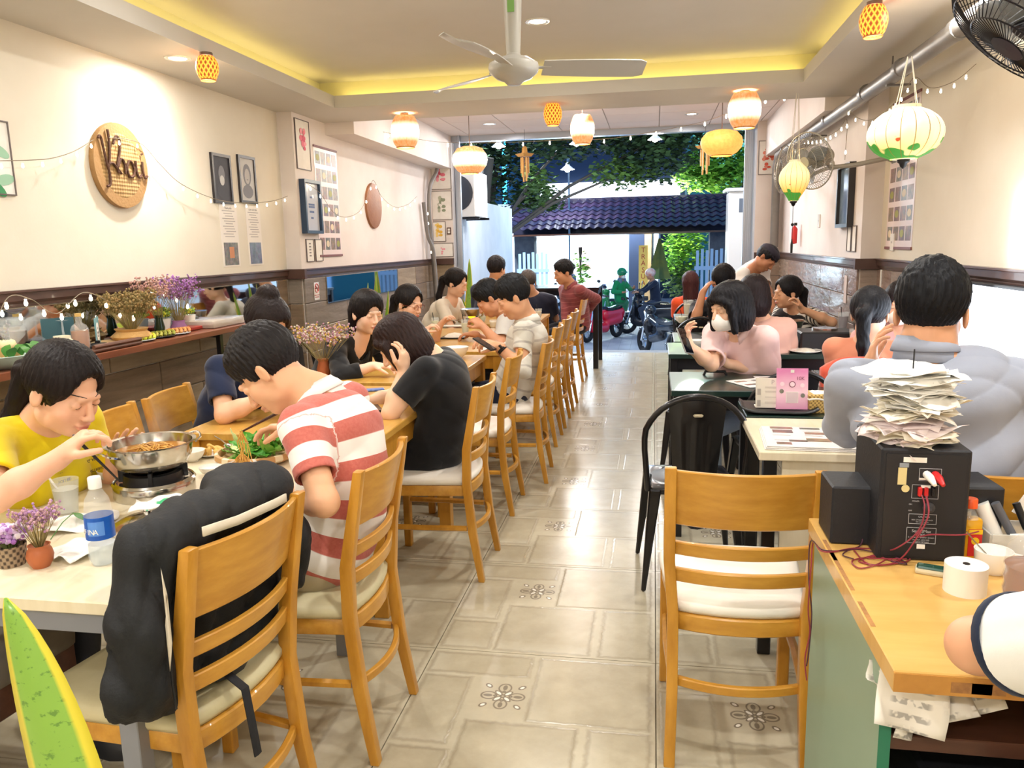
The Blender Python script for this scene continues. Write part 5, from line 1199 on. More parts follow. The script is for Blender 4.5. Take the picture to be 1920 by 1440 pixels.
# black jacket over the near chair
def jacket():
    a = math.radians(171); F = Matrix.Rotation(a-PI/2, 3, 'Z'); cx, cy = seatpos(-.9, 1.56, a); O_ = V((cx, cy, 0)); L = lambda x, y, z: O_+F@V((x,y,z))
    G_ = Fd((-1.75,1.1,.38), (-.55,2.2,1.12), .0085); s_ = lambda p0, p1, r0, r1=None, k=.05: G_.cap(L(*p0), L(*p1), r0, r1, k)
    s_((-.19,-.2,.885),(.19,-.2,.885),.034,.034,.05); s_((-.19,-.16,.87),(.19,-.14,.885),.045,.055,.05)
    for x in (-.15,-.05,.06,.16): s_((x,-.15,.86),(x,-.13,.7),.05,.055,.06); s_((x,-.13,.7),(x,-.12,.54),.055,.06,.06)
    s_((-.2,-.165,.85),(-.24,-.16,.72),.045,.058,.05); s_((-.24,-.16,.72),(-.25,-.14,.6),.058,.066,.05); s_((-.25,-.14,.6),(-.2,-.13,.54),.062,.05,.05); s_((-.1,-.13,.56),(-.22,-.13,.57),.06,.06,.05)
    s_((.2,-.16,.86),(.26,-.17,.72),.045,.05,.04); s_((.26,-.17,.72),(.27,-.15,.6),.05,.045,.04); s_((.1,-.08,.885),(.23,-.05,.87),.05,.045,.05)
    X, Y, Z = (G_.ax[i].reshape([-1 if j == i else 1 for j in range(3)]) for i in range(3)); U = (X*.55+Y*.83)
    rd = lambda v: 1-np.abs(np.sin(v))**.7
    cr = lambda v: 1-np.abs(np.sin(v))**.45
    G_.F += (.018*cr(17*U+2.2*np.sin(6*Z+2)+9*(X+.9)-5*Z)+.010*cr(23*(U-.8*Z)+1.8*np.sin(10*U))+.008*rd(24*U+1.6*np.sin(6*Z)+.8*np.sin(9*X)+7*(X+.9))*np.clip((.95-Z)*5,.3,1)+.006*rd(47*(U+.35*Z)+2*np.sin(11*Z))-.012).astype(np.float32); G_.F = np.maximum(G_.F, (-(X+1.068)).astype(np.float32)+0*G_.F)
    G_.plane(V((0,0,.492)), (0,0,-1), 3, .01)
    t = thing('jacket', 'black padded jacket with beige lining draped over the nearest chair', 'jacket', (cx, cy, 0))
    me, _ = G_.mesh('shell', t.location); me.materials.append(mat('black_jacket_cloth', '#17181b', .7, var=(8,'#111215'), bump=(120,.15))); link('shell', me, t)
    LIN = mat('beige_lining', '#d8cbb6', .8, bump=(40,.2)); q = lambda *p_: L(*p_)-t.location
    def band(pts, w_, name='lining'):
        P = [q(*p_) for p_ in pts]; n = len(P)-1
        def f(u, v): i = min(int(u*n), n-1); return P[i].lerp(P[i+1], u*n-i)+V((0,0,(v-.5)*w_))
        B().grid(f, n*3, 2, .004).go(name, LIN, t, smooth='all')
    band([(-.24,-.235,.8),(-.235,-.24,.74),(-.24,-.232,.68)], .1); band([(-.17,-.285,.905),(-.08,-.3,.9),(.05,-.3,.895),(.12,-.28,.885)], .02)
    band([(.235,-.16,.84),(.24,-.15,.7),(.235,-.12,.58),(.22,-.1,.5)], .09, 'lining')
    B().tube([q(-.235,-.23,.66), q(-.238,-.232,.6), q(-.232,-.23,.54)], .0025, 5).go('zip_pull', BLKP, t)
    B().tube([q(-.06,-.2,.53), q(-.07,-.27,.5), q(-.075,-.285,.42), q(-.07,-.29,.34)], .012, 6, flat=(.25,1)).go('strap', BLKMAT, t)
    B().ball(q(.0,-.16,.5), (.05,.07,.02), 10).go('buckle', BLKP, t, smooth=True)
jacket()
# ------------------------------------------------------------------ farther left tables
bowl('pinkish white bowl on the near corner of the honey table', at(455,772), .06, .03, group='bowls on the honey tables')
t = thing('snack_packet', 'small blue snack packet on the honey table', 'packet', at(702,733), .4); B().box((0,0,.006), (.1,.045,.012)).go('wrapper', mat('packet_blue','#3a62a8',.3,var=(40,'#8a9ad0')), t, bev=.004)
def phone(label, p, rz, m=BLKP, group=None):
    t = thing('phone', label, 'phone', p, rz, group); B().box((0,0,.004), (.07,.145,.008)).go('case', m, t, bev=.003); B().box((0,0,.0085), (.064,.138,.001)).go('screen', mat('phone_glass','#0d0e14',.05), t); return t
phone('dark phone lying by the elbow of the woman in black', at(700,768), .5)
def dried(label, p, vase_m, seed=1, n=70, h=.2, sp=.16, cols=('#c8a24c','#b98a9c','#d8cdb8','#c7a0b0'), vr=.04, vh=.1, name='dried_flowers', ball=.006):
    t = thing(name, label, 'flowers', p); B().lathe([(.0001,0),(vr*.8,0),(vr,vh*.4),(vr*.7,vh*.8),(vr*.8,vh),(vr*.7,vh),(.0001,vh*.9)], n=20).go('vase', vase_m, t, smooth=50)
    flowers(t, n, vh*.8, h, sp, list(cols), '#9a8a58', ball, seed); return t
dried('bunch of dried yellow and pink flowers on the honey table', at(608,705), TERRA, 3, 90, .2, .2)
bowl('large white bowl on the corner of the honey table beyond the woman in black', at(856,672), .08, .075, group='bowls on the honey tables')
def drink(label, p, m, h=.15, r=.033, group='drinks on the far tables', straw=True):
    t = thing('drink_glass', label, 'glass', p, 0, group)
    B().lathe([(.0001,0),(r*.7,0),(r*.5,.008),(r*.55,.03),(r*.85,h*.5),(r,h),(r*.95,h),(r*.8,h*.5),(r*.5,.035),(.0001,.03)], n=20, caps=False).go('glass', THING, t, smooth=50)
    B().lathe([(.0001,.034),(r*.5,.036),(r*.78,h*.5),(r*.88,h*.82),(.0001,h*.82)], n=18, caps=False).go('liquid', m, t, smooth=50)
    if straw: B().tube([(0,0,.04),(-.02,0,h+.04)], .003, 5).go('straw', BLKP, t)
    return t
LEMON = mat('lemonade','#dfe0b8',.3); ORANGE = mat('orange_juice','#f0a028',.3); PURP = mat('purple_drink','#5a1f3a',.2); MILKY = mat('milky_tea','#d8c8a4',.3)
drink('tall glass of pale lemonade, left of the pair on the crowded table', at(817,630), LEMON); drink('tall glass of pale lemonade, right of the pair on the crowded table', at(873,635), LEMON)
drink('short glass of lemonade behind the crowded tray', at(905,610), LEMON, .1); drink('empty looking glass near the man in grey', at(925,622), MILKY, .1, straw=False)
t = thing('plate', 'square black plate with white rice paper at the near edge of the crowded table', 'plate', at(852,634)); B().box((0,0,.006), (.2,.16,.012)).go('dish', BLKP, t, bev=.004)
B().lathe([(.0001,.045),(.05,.035),(.08,.013)], n=16).go('rice', mat('rice_pile','#efe8da',.8,bump=(80,.6)), t, smooth=True)
t = thing('tray', 'white tray with small steel dishes on the crowded table', 'tray', at(845,612)); B().box((0,0,.01), (.24,.16,.02)).go('dish', WHITE, t, bev=.006)
for k in range(3): B().lathe([(.0001,0),(.025,0),(.03,.03),(.027,.03),(.0001,.01)], n=14).go('small_dish', STEEL, t, loc=(-.07+.06*k,.02,.02), smooth=40)
p = at(888,610); st2 = thing('hot_pot', 'steel hot pot with a yellow flame under it on the crowded table', 'pot', p)
B().lathe([(.09,0),(.09,.02),(.07,.03),(.07,.07)], n=24).go('stand', STEEL, st2, smooth=40); B().lathe([(.0001,.09),(.1,.09),(.12,.15),(.118,.15),(.0001,.1)], n=28).go('pan', STEEL, st2, smooth=40)
B().ball((0,-.06,.08), (.035,.03,.012), 10).go('flame', glow('flame_yellow','#ffd21a',3), st2, smooth=True)
for px, py, lb in ((930,640,'small pink dish before the man in grey'),(800,645,'small clear cup at the left of the crowded table'),(870,592,'white bowl at the far side of the crowded table'),(835,598,'white bowl near the hands of the girl with glasses')):
    bowl(lb, at(px,py), .045, .04, group='dishes on the far left tables')
phone('phone held low by the man in the pale checked shirt', on(908,646,y=4.55), 1.1)
bpy.data.objects['phone.001'].rotation_euler = (.5,0,1.3)
for i, (px, py, m_) in enumerate(((985,600,LEMON),(1010,603,MILKY),(960,603,LEMON))): drink(('lemonade','milky drink','pale drink')[i]+' on the left table nearest the street', at(px,py), m_, .12)
# ------------------------------------------------------------------ shelf on the left wall
SH = .985; SHW = wood('shelf_wood', '#8d5238', '#703d28', .35, (6,.6,6), 4)
t = thing('wall_shelf', 'long reddish brown wooden shelf along the left wall', 'shelf', (-2.82,3.6,SH)); B().bx(-.17,.17,-1.9,1.75,-.035,0).go('board', SHW, t, bev=.003)
for y in (-1.6,-.35,.95,1.65):
    b = B(); b.box((.13,y,-.35), (.03,.035,.62)).go('bracket', BLKM, t, bev=.002)
    B().tube([(.13,y,-.09),(.125,y,-.05),(.05,y,-.045),(-.16,y,-.05)], .012, 6).go('bracket', BLKM, t, smooth=40)
def sp(px, py, x=-2.8): return V((x, on(px,py,x=x).y, SH))
b = sp(30,665,-2.74)
t = thing('planter_dish', 'pale blue-green oval dish of green leaves on the shelf', 'dish', b)
B().lathe([(.0001,0),(.09,0),(.14,.03),(.17,.06),(.165,.062),(.13,.035),(.0001,.01)], n=28, sx=.75, sy=1.3).go('dish', mat('celadon','#a9c2bd',.25,coat=.4), t, smooth=50)
R = random.Random(2)
for i in range(14):
    o = B().grid(lambda u, v: ((v-.5)*.05*math.sin(PI*u), .06*u, .02*math.sin(2.5*u)), 5, 3, .001).go('leaf', GREENL, t, smooth=True, loc=(R.uniform(-.08,.08),R.uniform(-.15,.12),.045), rot=(R.uniform(.2,1.1),0,R.uniform(0,6.3)))
dried('bunch of dried brown grass in a low rattan box on the shelf', sp(246,612,-2.83), mat('rattan','#c79a5c',.6,bump=(50,.5)), 5, 170, .2, .155, ('#8f7a4c','#a88a58','#77683c'), .11, .07, ball=.007)
dried('dried purple statice in a pink glass on the shelf', sp(335,606,-2.84), mat('pink_glass','#b982b4',.15,alpha=.8), 6, 110, .26, .15, ('#9c6aa8','#b384b8','#8d5590'), .05, .07, ball=.006)
dried('dried pale pink sprigs in a dark bottle on the shelf', sp(298,600,-2.82), mat('dark_bottle','#22301f',.15), 7, 50, .24, .14, ('#b98a80','#c8a39a'), .03, .12)
t = thing('table_card', 'blue square card with a white circle standing on the shelf', 'card', sp(182,618,-2.86), .55)
B().box((0,0,.075), (.004,.16,.15)).go('card', mat('card_teal','#7aa6ab',.7), t); B().lathe([(.05,0),(.05,.002)], (.002,0,.075), 28, Matrix.Rotation(PI/2,3,'Y')).go('circle', PAPER, t)
for i, s in enumerate(('My','happy life','is here')): text(s, .018, 'lettering', INKG, t, (.0045,0,.095-.02*i), (PI/2,0,PI/2))
def bottle(label, p, h, r, liq, cork=True, level=.55, name='bottle', capm=None, labelm=None, glassm=None):
    t = thing(name, label, 'bottle', p)
    B().lathe([(.0001,0),(r,0),(r,h*.58),(r*.8,h*.68),(r*.35,h*.76),(r*.33,h*.93),(r*.38,h*.94)], n=24, caps=False).go('body', glassm or THING, t, smooth=40)
    if liq: B().lathe([(.0001,.004),(r*.93,.004),(r*.93,h*level),(.0001,h*level)], n=20).go('liquid', liq, t, smooth=40)
    B().lathe([(r*.36,h*.92),(r*.36,h),(.0001,h)], n=16).go('stopper', capm or mat('cork','#d9b168',.8), t, smooth=40)
    if labelm: B().lathe([(r*1.01,h*.12),(r*1.01,h*.5)], n=24, caps=False).go('label', labelm, t, smooth=60)
    return t
bottle('corked clear bottle of amber liquid on the shelf', sp(150,626,-2.8), .19, .042, mat('amber_liquid','#a8641c',.15))
t = thing('jug', 'small cream jug with a painted flower on the shelf', 'jug', sp(117,640,-2.75)); B().lathe([(.0001,0),(.038,0),(.043,.05),(.037,.1),(.034,.1),(.0001,.01)], n=24).go('body', mat('cream_ceramic','#e5dcc0',.25,coat=.5), t, smooth=50)
B().tube([(.04,.0,.085),(.065,0,.075),(.066,0,.04),(.042,0,.025)], .005, 6).go('handle', mat('cream_ceramic'), t, smooth=True)
for k in range(5): B().ball((.043*math.cos(-.9)+.0, .043*math.sin(-.9), .055), (.004,.004,.009), 6, Matrix.Rotation(-.9,3,'Z')@Matrix.Rotation(k*1.256,3,'X')).go('petal', mat('petal_orange','#c98a3a',.6), t)
t = thing('stem_glasses', 'stemmed glass turned upside down behind the cream jug', 'glass', sp(118,620,-2.9)); B().lathe([(.03,0),(.035,.06),(.006,.085),(.004,.15),(.03,.155)], n=20, caps=False).go('goblet', THING, t, smooth=50)
t = thing('stem_glasses', 'tall stemmed glass vase by the left picture edge', 'glass', sp(22,610,-2.88)); B().lathe([(.03,0),(.005,.008),(.004,.07),(.05,.12),(.055,.2)], n=20, caps=False).go('goblet', THING, t, smooth=50)
for px, py, lb, mm, r_ in ((8,628,'tan wicker box at the left end of the shelf','rattan',.07),(88,630,'small wicker pot holding pale paper flowers','rattan',.045)):
    t = thing('wicker_box', lb, 'basket', sp(px,py,-2.86)); B().lathe([(.0001,0),(r_*.85,0),(r_,r_*1.1),(r_*.9,r_*1.1),(.0001,.01)], n=16).go('basket', mat(mm), t, smooth=40)
    for k in range(5): B().ball((R.uniform(-.5,.5)*r_, R.uniform(-.5,.5)*r_, r_*1.2), (.02,.02,.024), 8).go('paper_flower', mat('paper_cream','#e6dcae',.8), t, smooth=True)
t = thing('iron_teapot', 'black cast iron lidded pan with a handle on the shelf', 'pan', sp(182,634,-2.76)); B().lathe([(.0001,0),(.045,0),(.06,.018),(.045,.032),(.012,.036),(.012,.046),(.0001,.048)], n=24).go('pan', mat('cast_iron','#16181c',.25), t, smooth=40)
B().tube([(-.05,-.02,.02),(-.09,-.07,.04)], [.009,.012], 8).go('handle', mat('cast_iron'), t, smooth=True)
t = thing('bamboo_tray', 'round bamboo tray behind the black pan', 'tray', sp(212,628,-2.84)); B().lathe([(.0001,0),(.1,0),(.11,.014),(.105,.016),(.0001,.006)], n=28).go('tray', mat('bamboo_tray'), t, smooth=40)
t = thing('bamboo_rack', 'bundle of dark bamboo sticks at the edge of the shelf', 'bamboo sticks', sp(210,642,-2.69), 0)
for k in range(5): B().cyl((-.012*(k%3)+.02,-.22+.02*k,.012+.018*(k//3)), (-.012*(k%3)+.02,.2,.012+.018*(k//3)), .01, n=8).go('stick', mat('dark_bamboo','#6a3f2a',.5,var=(10,'#50301f')), t, smooth=40)
FOOD = [mat('food_%d' % i, c, .5, var=(30,d)) for i, (c, d) in enumerate((('#d4d43c','#b8bc2c'),('#c9b74a','#5c7a2c'),('#dba060','#c07840'),('#e8e4d8','#cfc8b8')))]
for px, py, lb, f in ((262,630,'pale plate with yellow rind slices on the shelf',0),(300,622,'black dish with green melon slices on the shelf',1),(330,618,'small plate of orange crackers on the shelf',2)):
    t = thing('food_plate', lb, 'plate', sp(px,py,-2.76)); B().lathe([(.0001,0),(.05,0),(.075,.01),(.073,.012),(.0001,.005)], n=24, sy=1.2).go('dish', mat('plate_grey','#b9c2c4',.3) if f != 1 else BLKP, t, smooth=40)
    for k in range(5): B().tube([(.03*math.cos(a)+.01*k-.02, .03*math.sin(a)+.025*(k-2), .012+.02*math.sin(a)) for a in [q*PI/5 for q in range(6)]], .009, 6).go('slice', FOOD[f], t, smooth=True)
t = thing('red_tray', 'red lacquer tray under the purple flowers on the shelf', 'tray', sp(365,606,-2.84)); B().box((0,0,.012), (.14,.3,.02)).go('tray', mat('red_lacquer','#a8382c',.3), t, bev=.004)
for px, py, lb in ((352,590,'white flower pot beside the purple statice on the shelf'),(305,596,'white ceramic cup behind the melon dish')):
    t = thing('white_pot', lb, 'pot', sp(px,py+8,-2.9)); B().lathe([(.0001,0),(.035,0),(.05,.085),(.045,.085),(.0001,.02)], n=20).go('pot', WHITE, t, smooth=40); flowers(t, 16, .05, .08, .05, ['#c9c83a','#7a9a3c'], '#5d7a38', .007, 9)
t = thing('plastic_bag', 'clear wrapped package at the right end of the shelf', 'package', sp(405,606,-2.8)); B().box((0,0,.025), (.22,.42,.05)).go('wrap', mat('clear_wrap','#cfc4b4',.15,alpha=.75,bump=(14,.7)), t, bev=.02, bseg=2, smooth=50)
# ------------------------------------------------------------------ counter, right foreground
CT = .78; COUNTW = wood('counter_top_wood', '#e0b46a', '#cfa055', .35, (1,6,1), 4)
c = thing('counter', 'sage green cashier counter with a honey wood top in the right foreground', 'counter', (1.0,1.6,0))
B().bx(-.615,.6,-.35,.37,CT-.038,CT).go('countertop', COUNTW, c, bev=.002)
B().bx(-.6145,.6,-.3515,-.349,CT-.036,CT-.004).go('edge_band', mat('edge_band_wood','#cf9748',.4,var=(9,'#a86f30')), c)
for x_, w__ in ((-.53,.06),(-.5,.05),(-.41,.03)): B().bx(x_,x_+w__,-.3522,-.3512,CT-.03,CT-.012).go('worn_patch', mat('worn_edge','#8a5f3a',.7,var=(60,'#b98448')), c)
for y_, l_ in ((.1,.12),(-.05,.2),(-.2,.1)): B().bx(-.612,-.604,y_,y_+l_,CT,CT+.0006).go('worn_patch', mat('worn_edge'), c)
SAGE = mat('sage_laminate', '#93a890', .4, var=(1.5,'#87a088')); TEAL = mat('teal_laminate', '#2f7a5c', .45)
B().bx(-.60,-.58,-.24,.36,.0,CT-.038).go('side_panel', SAGE, c); B().bx(-.60,-.58,-.2425,-.24,.0,CT-.038).go('panel_edge', TEAL, c)
B().bx(.56,.58,-.24,.36,0,CT-.038).go('side_panel', SAGE, c); B().bx(-.58,.56,.34,.36,.1,CT-.038).go('back_panel', SAGE, c)
B().bx(-.58,.56,-.22,.34,.555,.585).go('shelf', DKWOOD, c, bev=.002); B().bx(-.58,.56,-.2,.34,.04,.06).go('shelf', DKWOOD, c, bev=.002)
t = tag(B().box((0,0,.17), (.5,.36,.3)).box((0,0,.335),(.52,.38,.03)).go('storage_box', BLKMAT, bev=.01, loc=(.8,1.62,.06)), 'black box standing inside the counter below the papers', 'box')
R = random.Random(4)
def crumple(label, p, w_, h_, rot, seed, m=PAPER, name='receipt', cat='paper', amp=.02, group=None, lines=True):
    q = random.Random(seed); ph = [q.uniform(0,6) for _ in range(8)]
    def f(u, v):
        x, y = (u-.5)*w_, (v-.5)*h_
        return (x, y, amp*(math.sin(4*u+ph[0]+3*v)*math.sin(3*v+ph[1])+.5*math.sin(9*u+ph[2])*math.sin(8*v+ph[3])))
    return tag(B().grid(f, 10, 10, .0006).go(name, m, smooth='all', loc=p, rot=rot), label, cat, group)
def receipt_lines(nt, b):
    x, y, _ = sep(nt, coords(nt)); l = ((y*260.).m('SINE')-.2).step(.2)*(noise(nt, coords(nt), 90, 1)-.45).step(.05)*((x.ab()*-1.+.03).step(.004)); nt.links.new(mix(nt, l*.6, '#e3dccf', '#6b6660').k, b.inputs['Base Color'])
RCPT = mat('printed_receipt', '#e8e1d4', .8, fn=receipt_lines)
for i, (px, py, w_, h_, rot, lb) in enumerate(((1712,1298,.11,.13,(1.1,.1,-.2),'printed receipt hanging over the edge of the counter shelf, widest one'),(1740,1300,.13,.1,(.9,-.2,.15),'second receipt spilling from the counter shelf'),
                      (1700,1330,.045,.1,(1.3,.3,.5),'narrow torn strip of receipt paper hanging from the shelf'),(1800,1290,.12,.09,(.7,-.3,-.1),'crumpled receipt at the right of the shelf papers'),(1660,1282,.07,.06,(.5,.4,.3),'crumpled white scrap at the left end of the shelf papers'),(1770,1290,.12,.09,(.2,.2,.6),'loose receipt lying back on the counter shelf'))):
    crumple(lb, on(px,py,y=1.33+.02*i), w_, h_, rot, 20+i, RCPT, amp=.012, group='papers on the counter shelf')
# speakers
def box_at(px, py, w_, d, h, rz, name, label, cat, m, bev=.004):
    p = on(px, py, z=CT); t = thing(name, label, cat, p, rz); B().bx(0,w_,0,d,0,h).go('cabinet', m, t, bev=bev); return t
VIN = mat('black_vinyl', '#1c1c21', .55, bump=(150,.15))
sub = box_at(1641,1047, .175, .24, .245, -.03, 'subwoofer', 'black subwoofer speaker with its back panel of sockets facing the camera', 'speaker', VIN)
W2 = WHITE; f_ = -.001
B().bx(.01,.165,-.0015,.0,.01,.235).go('back_plate', mat('matte_black_plate','#1f1f23',.5), sub)
def outline_rect(x0, x1, z0, z1, parent, m=INKG, y=-.0022, w_=.0008):
    b = B(); b.bx(x0,x1,y,y+.0008,z0,z0+w_).bx(x0,x1,y,y+.0008,z1-w_,z1).bx(x0,x0+w_,y,y+.0008,z0,z1).bx(x1-w_,x1,y,y+.0008,z0,z1); return b.go('printed_outline', m, parent)
GI = mat('light_ink', '#b9b9bd', .6)
for r_ in ((.075,.118,.178,.205),(.063,.115,.139,.169),(.06,.115,.083,.105),(.058,.116,.04,.075)): outline_rect(*r_, sub, GI)
B().bx(.043,.088,-.0025,-.0015,.217,.228).go('sticker', PAPER, sub); B().bx(.036,.054,-.0025,-.0015,.206,.215).go('sticker', mat('sticker_grey','#8d949c',.5), sub); B().bx(.034,.051,-.0025,-.0015,.168,.205).go('sticker', mat('sticker_tan','#d6c68e',.6), sub)
B().lathe([(.008,0),(.008,.001)], (.05,-.0025,.16), 16, Matrix.Rotation(PI/2,3,'X')).go('sticker', mat('sticker_tan'), sub); B().bx(.08,.096,-.0025,-.0015,.028,.038).go('sticker', PAPER, sub)
B().bx(.076,.115,-.002,-.0012,.18,.184).bx(.08,.098,-.004,-.0012,.163,.168).go('socket_strip', PAPER, sub)
for dx, m_ in ((.09,WHITE),(.106,RED)): B().tube([(dx,0,.192),(dx+.002,-.02,.189),(dx+.006,-.038,.18)], [.0085,.0085,.004], 10).go('audio_plug', m_, sub, smooth=40)
for dx, m_ in ((.078,RED),(.09,RED),(.104,BLKP)): B().box((dx,-.005,.155), (.008,.01,.02)).go('terminal', m_, sub, bev=.002)
B().lathe([(.012,0),(.012,.004),(.004,.008),(.004,.012)], (.098,-.001,.12), 16, Matrix.Rotation(PI/2,3,'X')).go('volume_knob', mat('knob_grey','#3c3c42',.5), sub)
for s, z, sz in (('SoundMax',.067,.009),('A-820',.0595,.006),('2.1 Channel Speaker System',.0535,.0045),('OUTPUT: 20W RMS',.0478,.0038),('MADE IN VIETNAM',.0432,.0036)): text(s, sz, 'lettering', GI, sub, (.087,-.0026,z), (PI/2,0,0), .0002)
for s, x, z, sz in (('POWER',.072,.133,.004),('ON',.062,.126,.004),('OFF',.062,.112,.004),('CAUTION',.09,.099,.005),('RISK OF ELECTRIC SHOCK',.087,.092,.0035),('DO NOT OPEN',.087,.0875,.0035)): text(s, sz, 'lettering', GI, sub, (x,-.0026,z), (PI/2,0,0), .0002)
spk = box_at(1596,1026, .105, .13, .135, 0, 'satellite_speaker', 'small plain black speaker box left of the subwoofer', 'speaker', VIN); spk.rotation_euler = (0,0,-.0); spk.location = on(1556,1020,z=CT)
spk2 = box_at(1785,1010, .1, .13, .135, .05, 'satellite_speaker', 'small black speaker box behind the bottles, right of the subwoofer', 'speaker', VIN); spk2.location = V((.665,1.82,CT))
# speaker cable
CAB = mat('red_cable', '#8c2f3c', .4); CABD = mat('dark_cable', '#4a2430', .4)
t = thing('speaker_cable', 'tangle of dark red speaker cable on the counter, hanging over its left edge', 'cable', (.45,1.75,CT))
def cab(pts, m=CAB, r=.0016): B().tube(smooth_pts([V(p)-t.location for p in pts]), r, 6).go('cable', m, t, smooth=True)
def smooth_pts(P, n=5):
    out = []
    for i in range(len(P)-1):
        p0, p1, p2, p3 = P[max(i-1,0)], P[i], P[i+1], P[min(i+2,len(P)-1)]
        for k in range(n):
            u = k/n; out.append(.5*((2*p1)+(p2-p0)*u+(2*p0-5*p1+4*p2-p3)*u*u+(3*p1-p0-3*p2+p3)*u**3))
    return out+[P[-1]]
c_ = lambda px, py, dz=.003: on(px, py, z=CT+dz)
sb = lambda x, z, y=-.012: sub.matrix_basis@V((x,y,z)) if False else sub.location+V((x,y,z))
cab([sb(.08,.15,-.01), sb(.083,.13,-.025), sb(.078,.09,-.03), sb(.06,.06,-.03), sb(.03,.03,-.02), c_(1655,1030), c_(1600,1028), c_(1560,1035), c_(1538,1032,.004), V((.372,1.84,.765)), V((.366,1.82,.71)), V((.36,1.80,.62)), V((.366,1.8,.56)), V((.356,1.79,.5)), V((.36,1.78,.45))])
cab([sb(.088,.15,-.01), sb(.09,.12,-.03), sb(.082,.09,-.035), sb(.068,.066,-.035), sb(.1,.07,-.03), sb(.16,.068,-.02), sb(.2,.07,0)])
cab([sb(.09,.15,-.01), sb(.088,.11,-.035), sb(.06,.05,-.04), sb(.04,.012,-.03), c_(1668,1050), c_(1640,1042), c_(1610,1052), c_(1650,1060), c_(1690,1050), c_(1665,1038), c_(1625,1046), c_(1700,1048,.006)])
cab([c_(1600,1030), c_(1630,1058), c_(1690,1055), c_(1705,1046), c_(1660,1042), c_(1600,1050), c_(1610,1065), c_(1640,1060), c_(1660,1050,.006)])
cab([c_(1608,985,.04), c_(1617,1005,.02), c_(1610,1025), c_(1570,1033), c_(1540,1030,.004), V((.37,1.86,.76)), V((.364,1.83,.68)), V((.372,1.82,.6)), V((.366,1.8,.52)), V((.36,1.79,.48))], CABD)
cab([c_(1600,1048,.004), c_(1580,1040), c_(1600,1030,.005), c_(1640,1035), c_(1680,1045,.005), c_(1700,1058), c_(1670,1052,.005)], CABD)
# receipt spike
sk = thing('receipt_spike', 'metal spike stacked thickly with white and pink receipts on the subwoofer', 'receipts', sub.location+V((.075,.08,.245)))
B().lathe([(.03,0),(.03,.004)], n=20).go('base', BLKP, sk); B().cyl((0,0,0), (0,0,.2), .0016, n=8).go('spike', BLKP, sk)
R = random.Random(31); PK = mat('pink_receipt', '#f4e6e6', .8); YW = mat('yellowed_receipt', '#f6efdc', .8); WH = mat('fresh_receipt', '#faf8f2', .75)
for i in range(56):
    z = .006+.155*i/56; w_, h_ = R.uniform(.1,.16), R.uniform(.1,.15); ph = [R.uniform(0,6) for _ in range(6)]; am = R.uniform(.004,.013)*(1.25 if i < 14 else 1)
    dr = .35 if i < 16 else .1
    def f(u, v):
        x, y = (u-.5)*w_, (v-.5)*h_; r2 = (x*x+y*y)/(.08*.08)
        return (x, y, -dr*.03*r2+am*r2*math.sin(3*u+ph[0]+4*v)+am*.5*r2*math.sin(9*u+ph[2])*math.sin(7*v+ph[3]))
    B().grid(f, 8, 8, .0005).go('receipt', (PK if R.random() < .5 else YW) if i < 18 else YW if i < 30 and R.random() < .6 else WH, sk, smooth='all', loc=(R.uniform(-.025,.025),R.uniform(-.02,.02),z), rot=(R.uniform(-.06,.06),R.uniform(-.06,.06),R.uniform(0,6.3)))
# bottles and small things on the counter
p = on(1788,1010,z=CT); bottle('tall bottle with a black and grey cap behind the oil bottle', on(1795,1020,z=CT), .16, .024, mat('frosted_fill','#c9b48c',.3), capm=mat('cap_grey','#4b4f57',.4), level=.5)
t = thing('oil_bottle', 'bottle of golden oil with an orange cap and a red label', 'bottle', on(1812,1044,z=CT), .1)
B().box((0,0,.045), (.044,.03,.09)).go('body', mat('golden_oil','#d9a018',.08,coat=.5), t, bev=.006, bseg=2, smooth=40); B().lathe([(.018,.088),(.012,.1),(.01,.112)], n=16).go('neck', THING, t, smooth=40)
B().box((.007,-.0156,.038), (.028,.001,.06)).go('label', RED, t); B().box((.007,-.0162,.062),(.028,.001,.01)).go('label_band', mat('yellow_band','#e8c020',.5), t); B().lathe([(.008,0),(.008,.001)], (.007,-.0162,.042), 20, Matrix.Rotation(PI/2,3,'X')).go('label_badge', mat('yellow_band'), t)
B().lathe([(.0135,.112),(.0135,.13),(.012,.132),(.0001,.132)], n=20).go('cap', mat('orange_cap','#e85a24',.4), t, smooth=40)
t = thing('mug', 'white ceramic cup with a spoon in it on the counter', 'cup', on(1860,1072,z=CT))
B().lathe([(.0001,0),(.022,0),(.034,.02),(.036,.048),(.034,.048),(.03,.02),(.0001,.006)], n=28, caps=False).go('cup', WHITE, t, smooth=50); B().tube([(.033,.0,.04),(.052,0,.036),(.05,0,.018),(.033,0,.014)], .004, 6).go('handle', WHITE, t, smooth=True)
B().tube([(.01,0,.012),(-.034,.008,.06),(-.05,.012,.08)], .0016, 5).go('spoon', STEEL, t)
t = thing('paper_roll', 'thick roll of white receipt paper standing on the counter', 'paper roll', on(1808,1108,z=CT))
B().lathe([(.006,.0),(.038,.0),(.038,.056),(.006,.056),(.006,0)], n=36, caps=False).go('roll', mat('roll_white','#f3efe6',.7), t, smooth=40); B().lathe([(.0065,.001),(.0065,.057),(.0001,.057)], n=16).go('core', BLKP, t)
t = thing('handheld_device', 'small dark green handset lying beside the paper roll', 'device', on(1750,1076,z=CT), -.35); B().box((0,0,.006), (.068,.03,.012)).go('base', mat('cream_plastic','#cfc6a8',.4), t, bev=.005, bseg=2); B().box((0,0,.013), (.062,.026,.006)).go('top', mat('dark_green_gloss','#1f4a3c',.15,coat=.5), t, bev=.003)
t = thing('tea_jug', 'ribbed plastic jug of brown tea at the right edge', 'jug', on(1935,1165,z=CT))
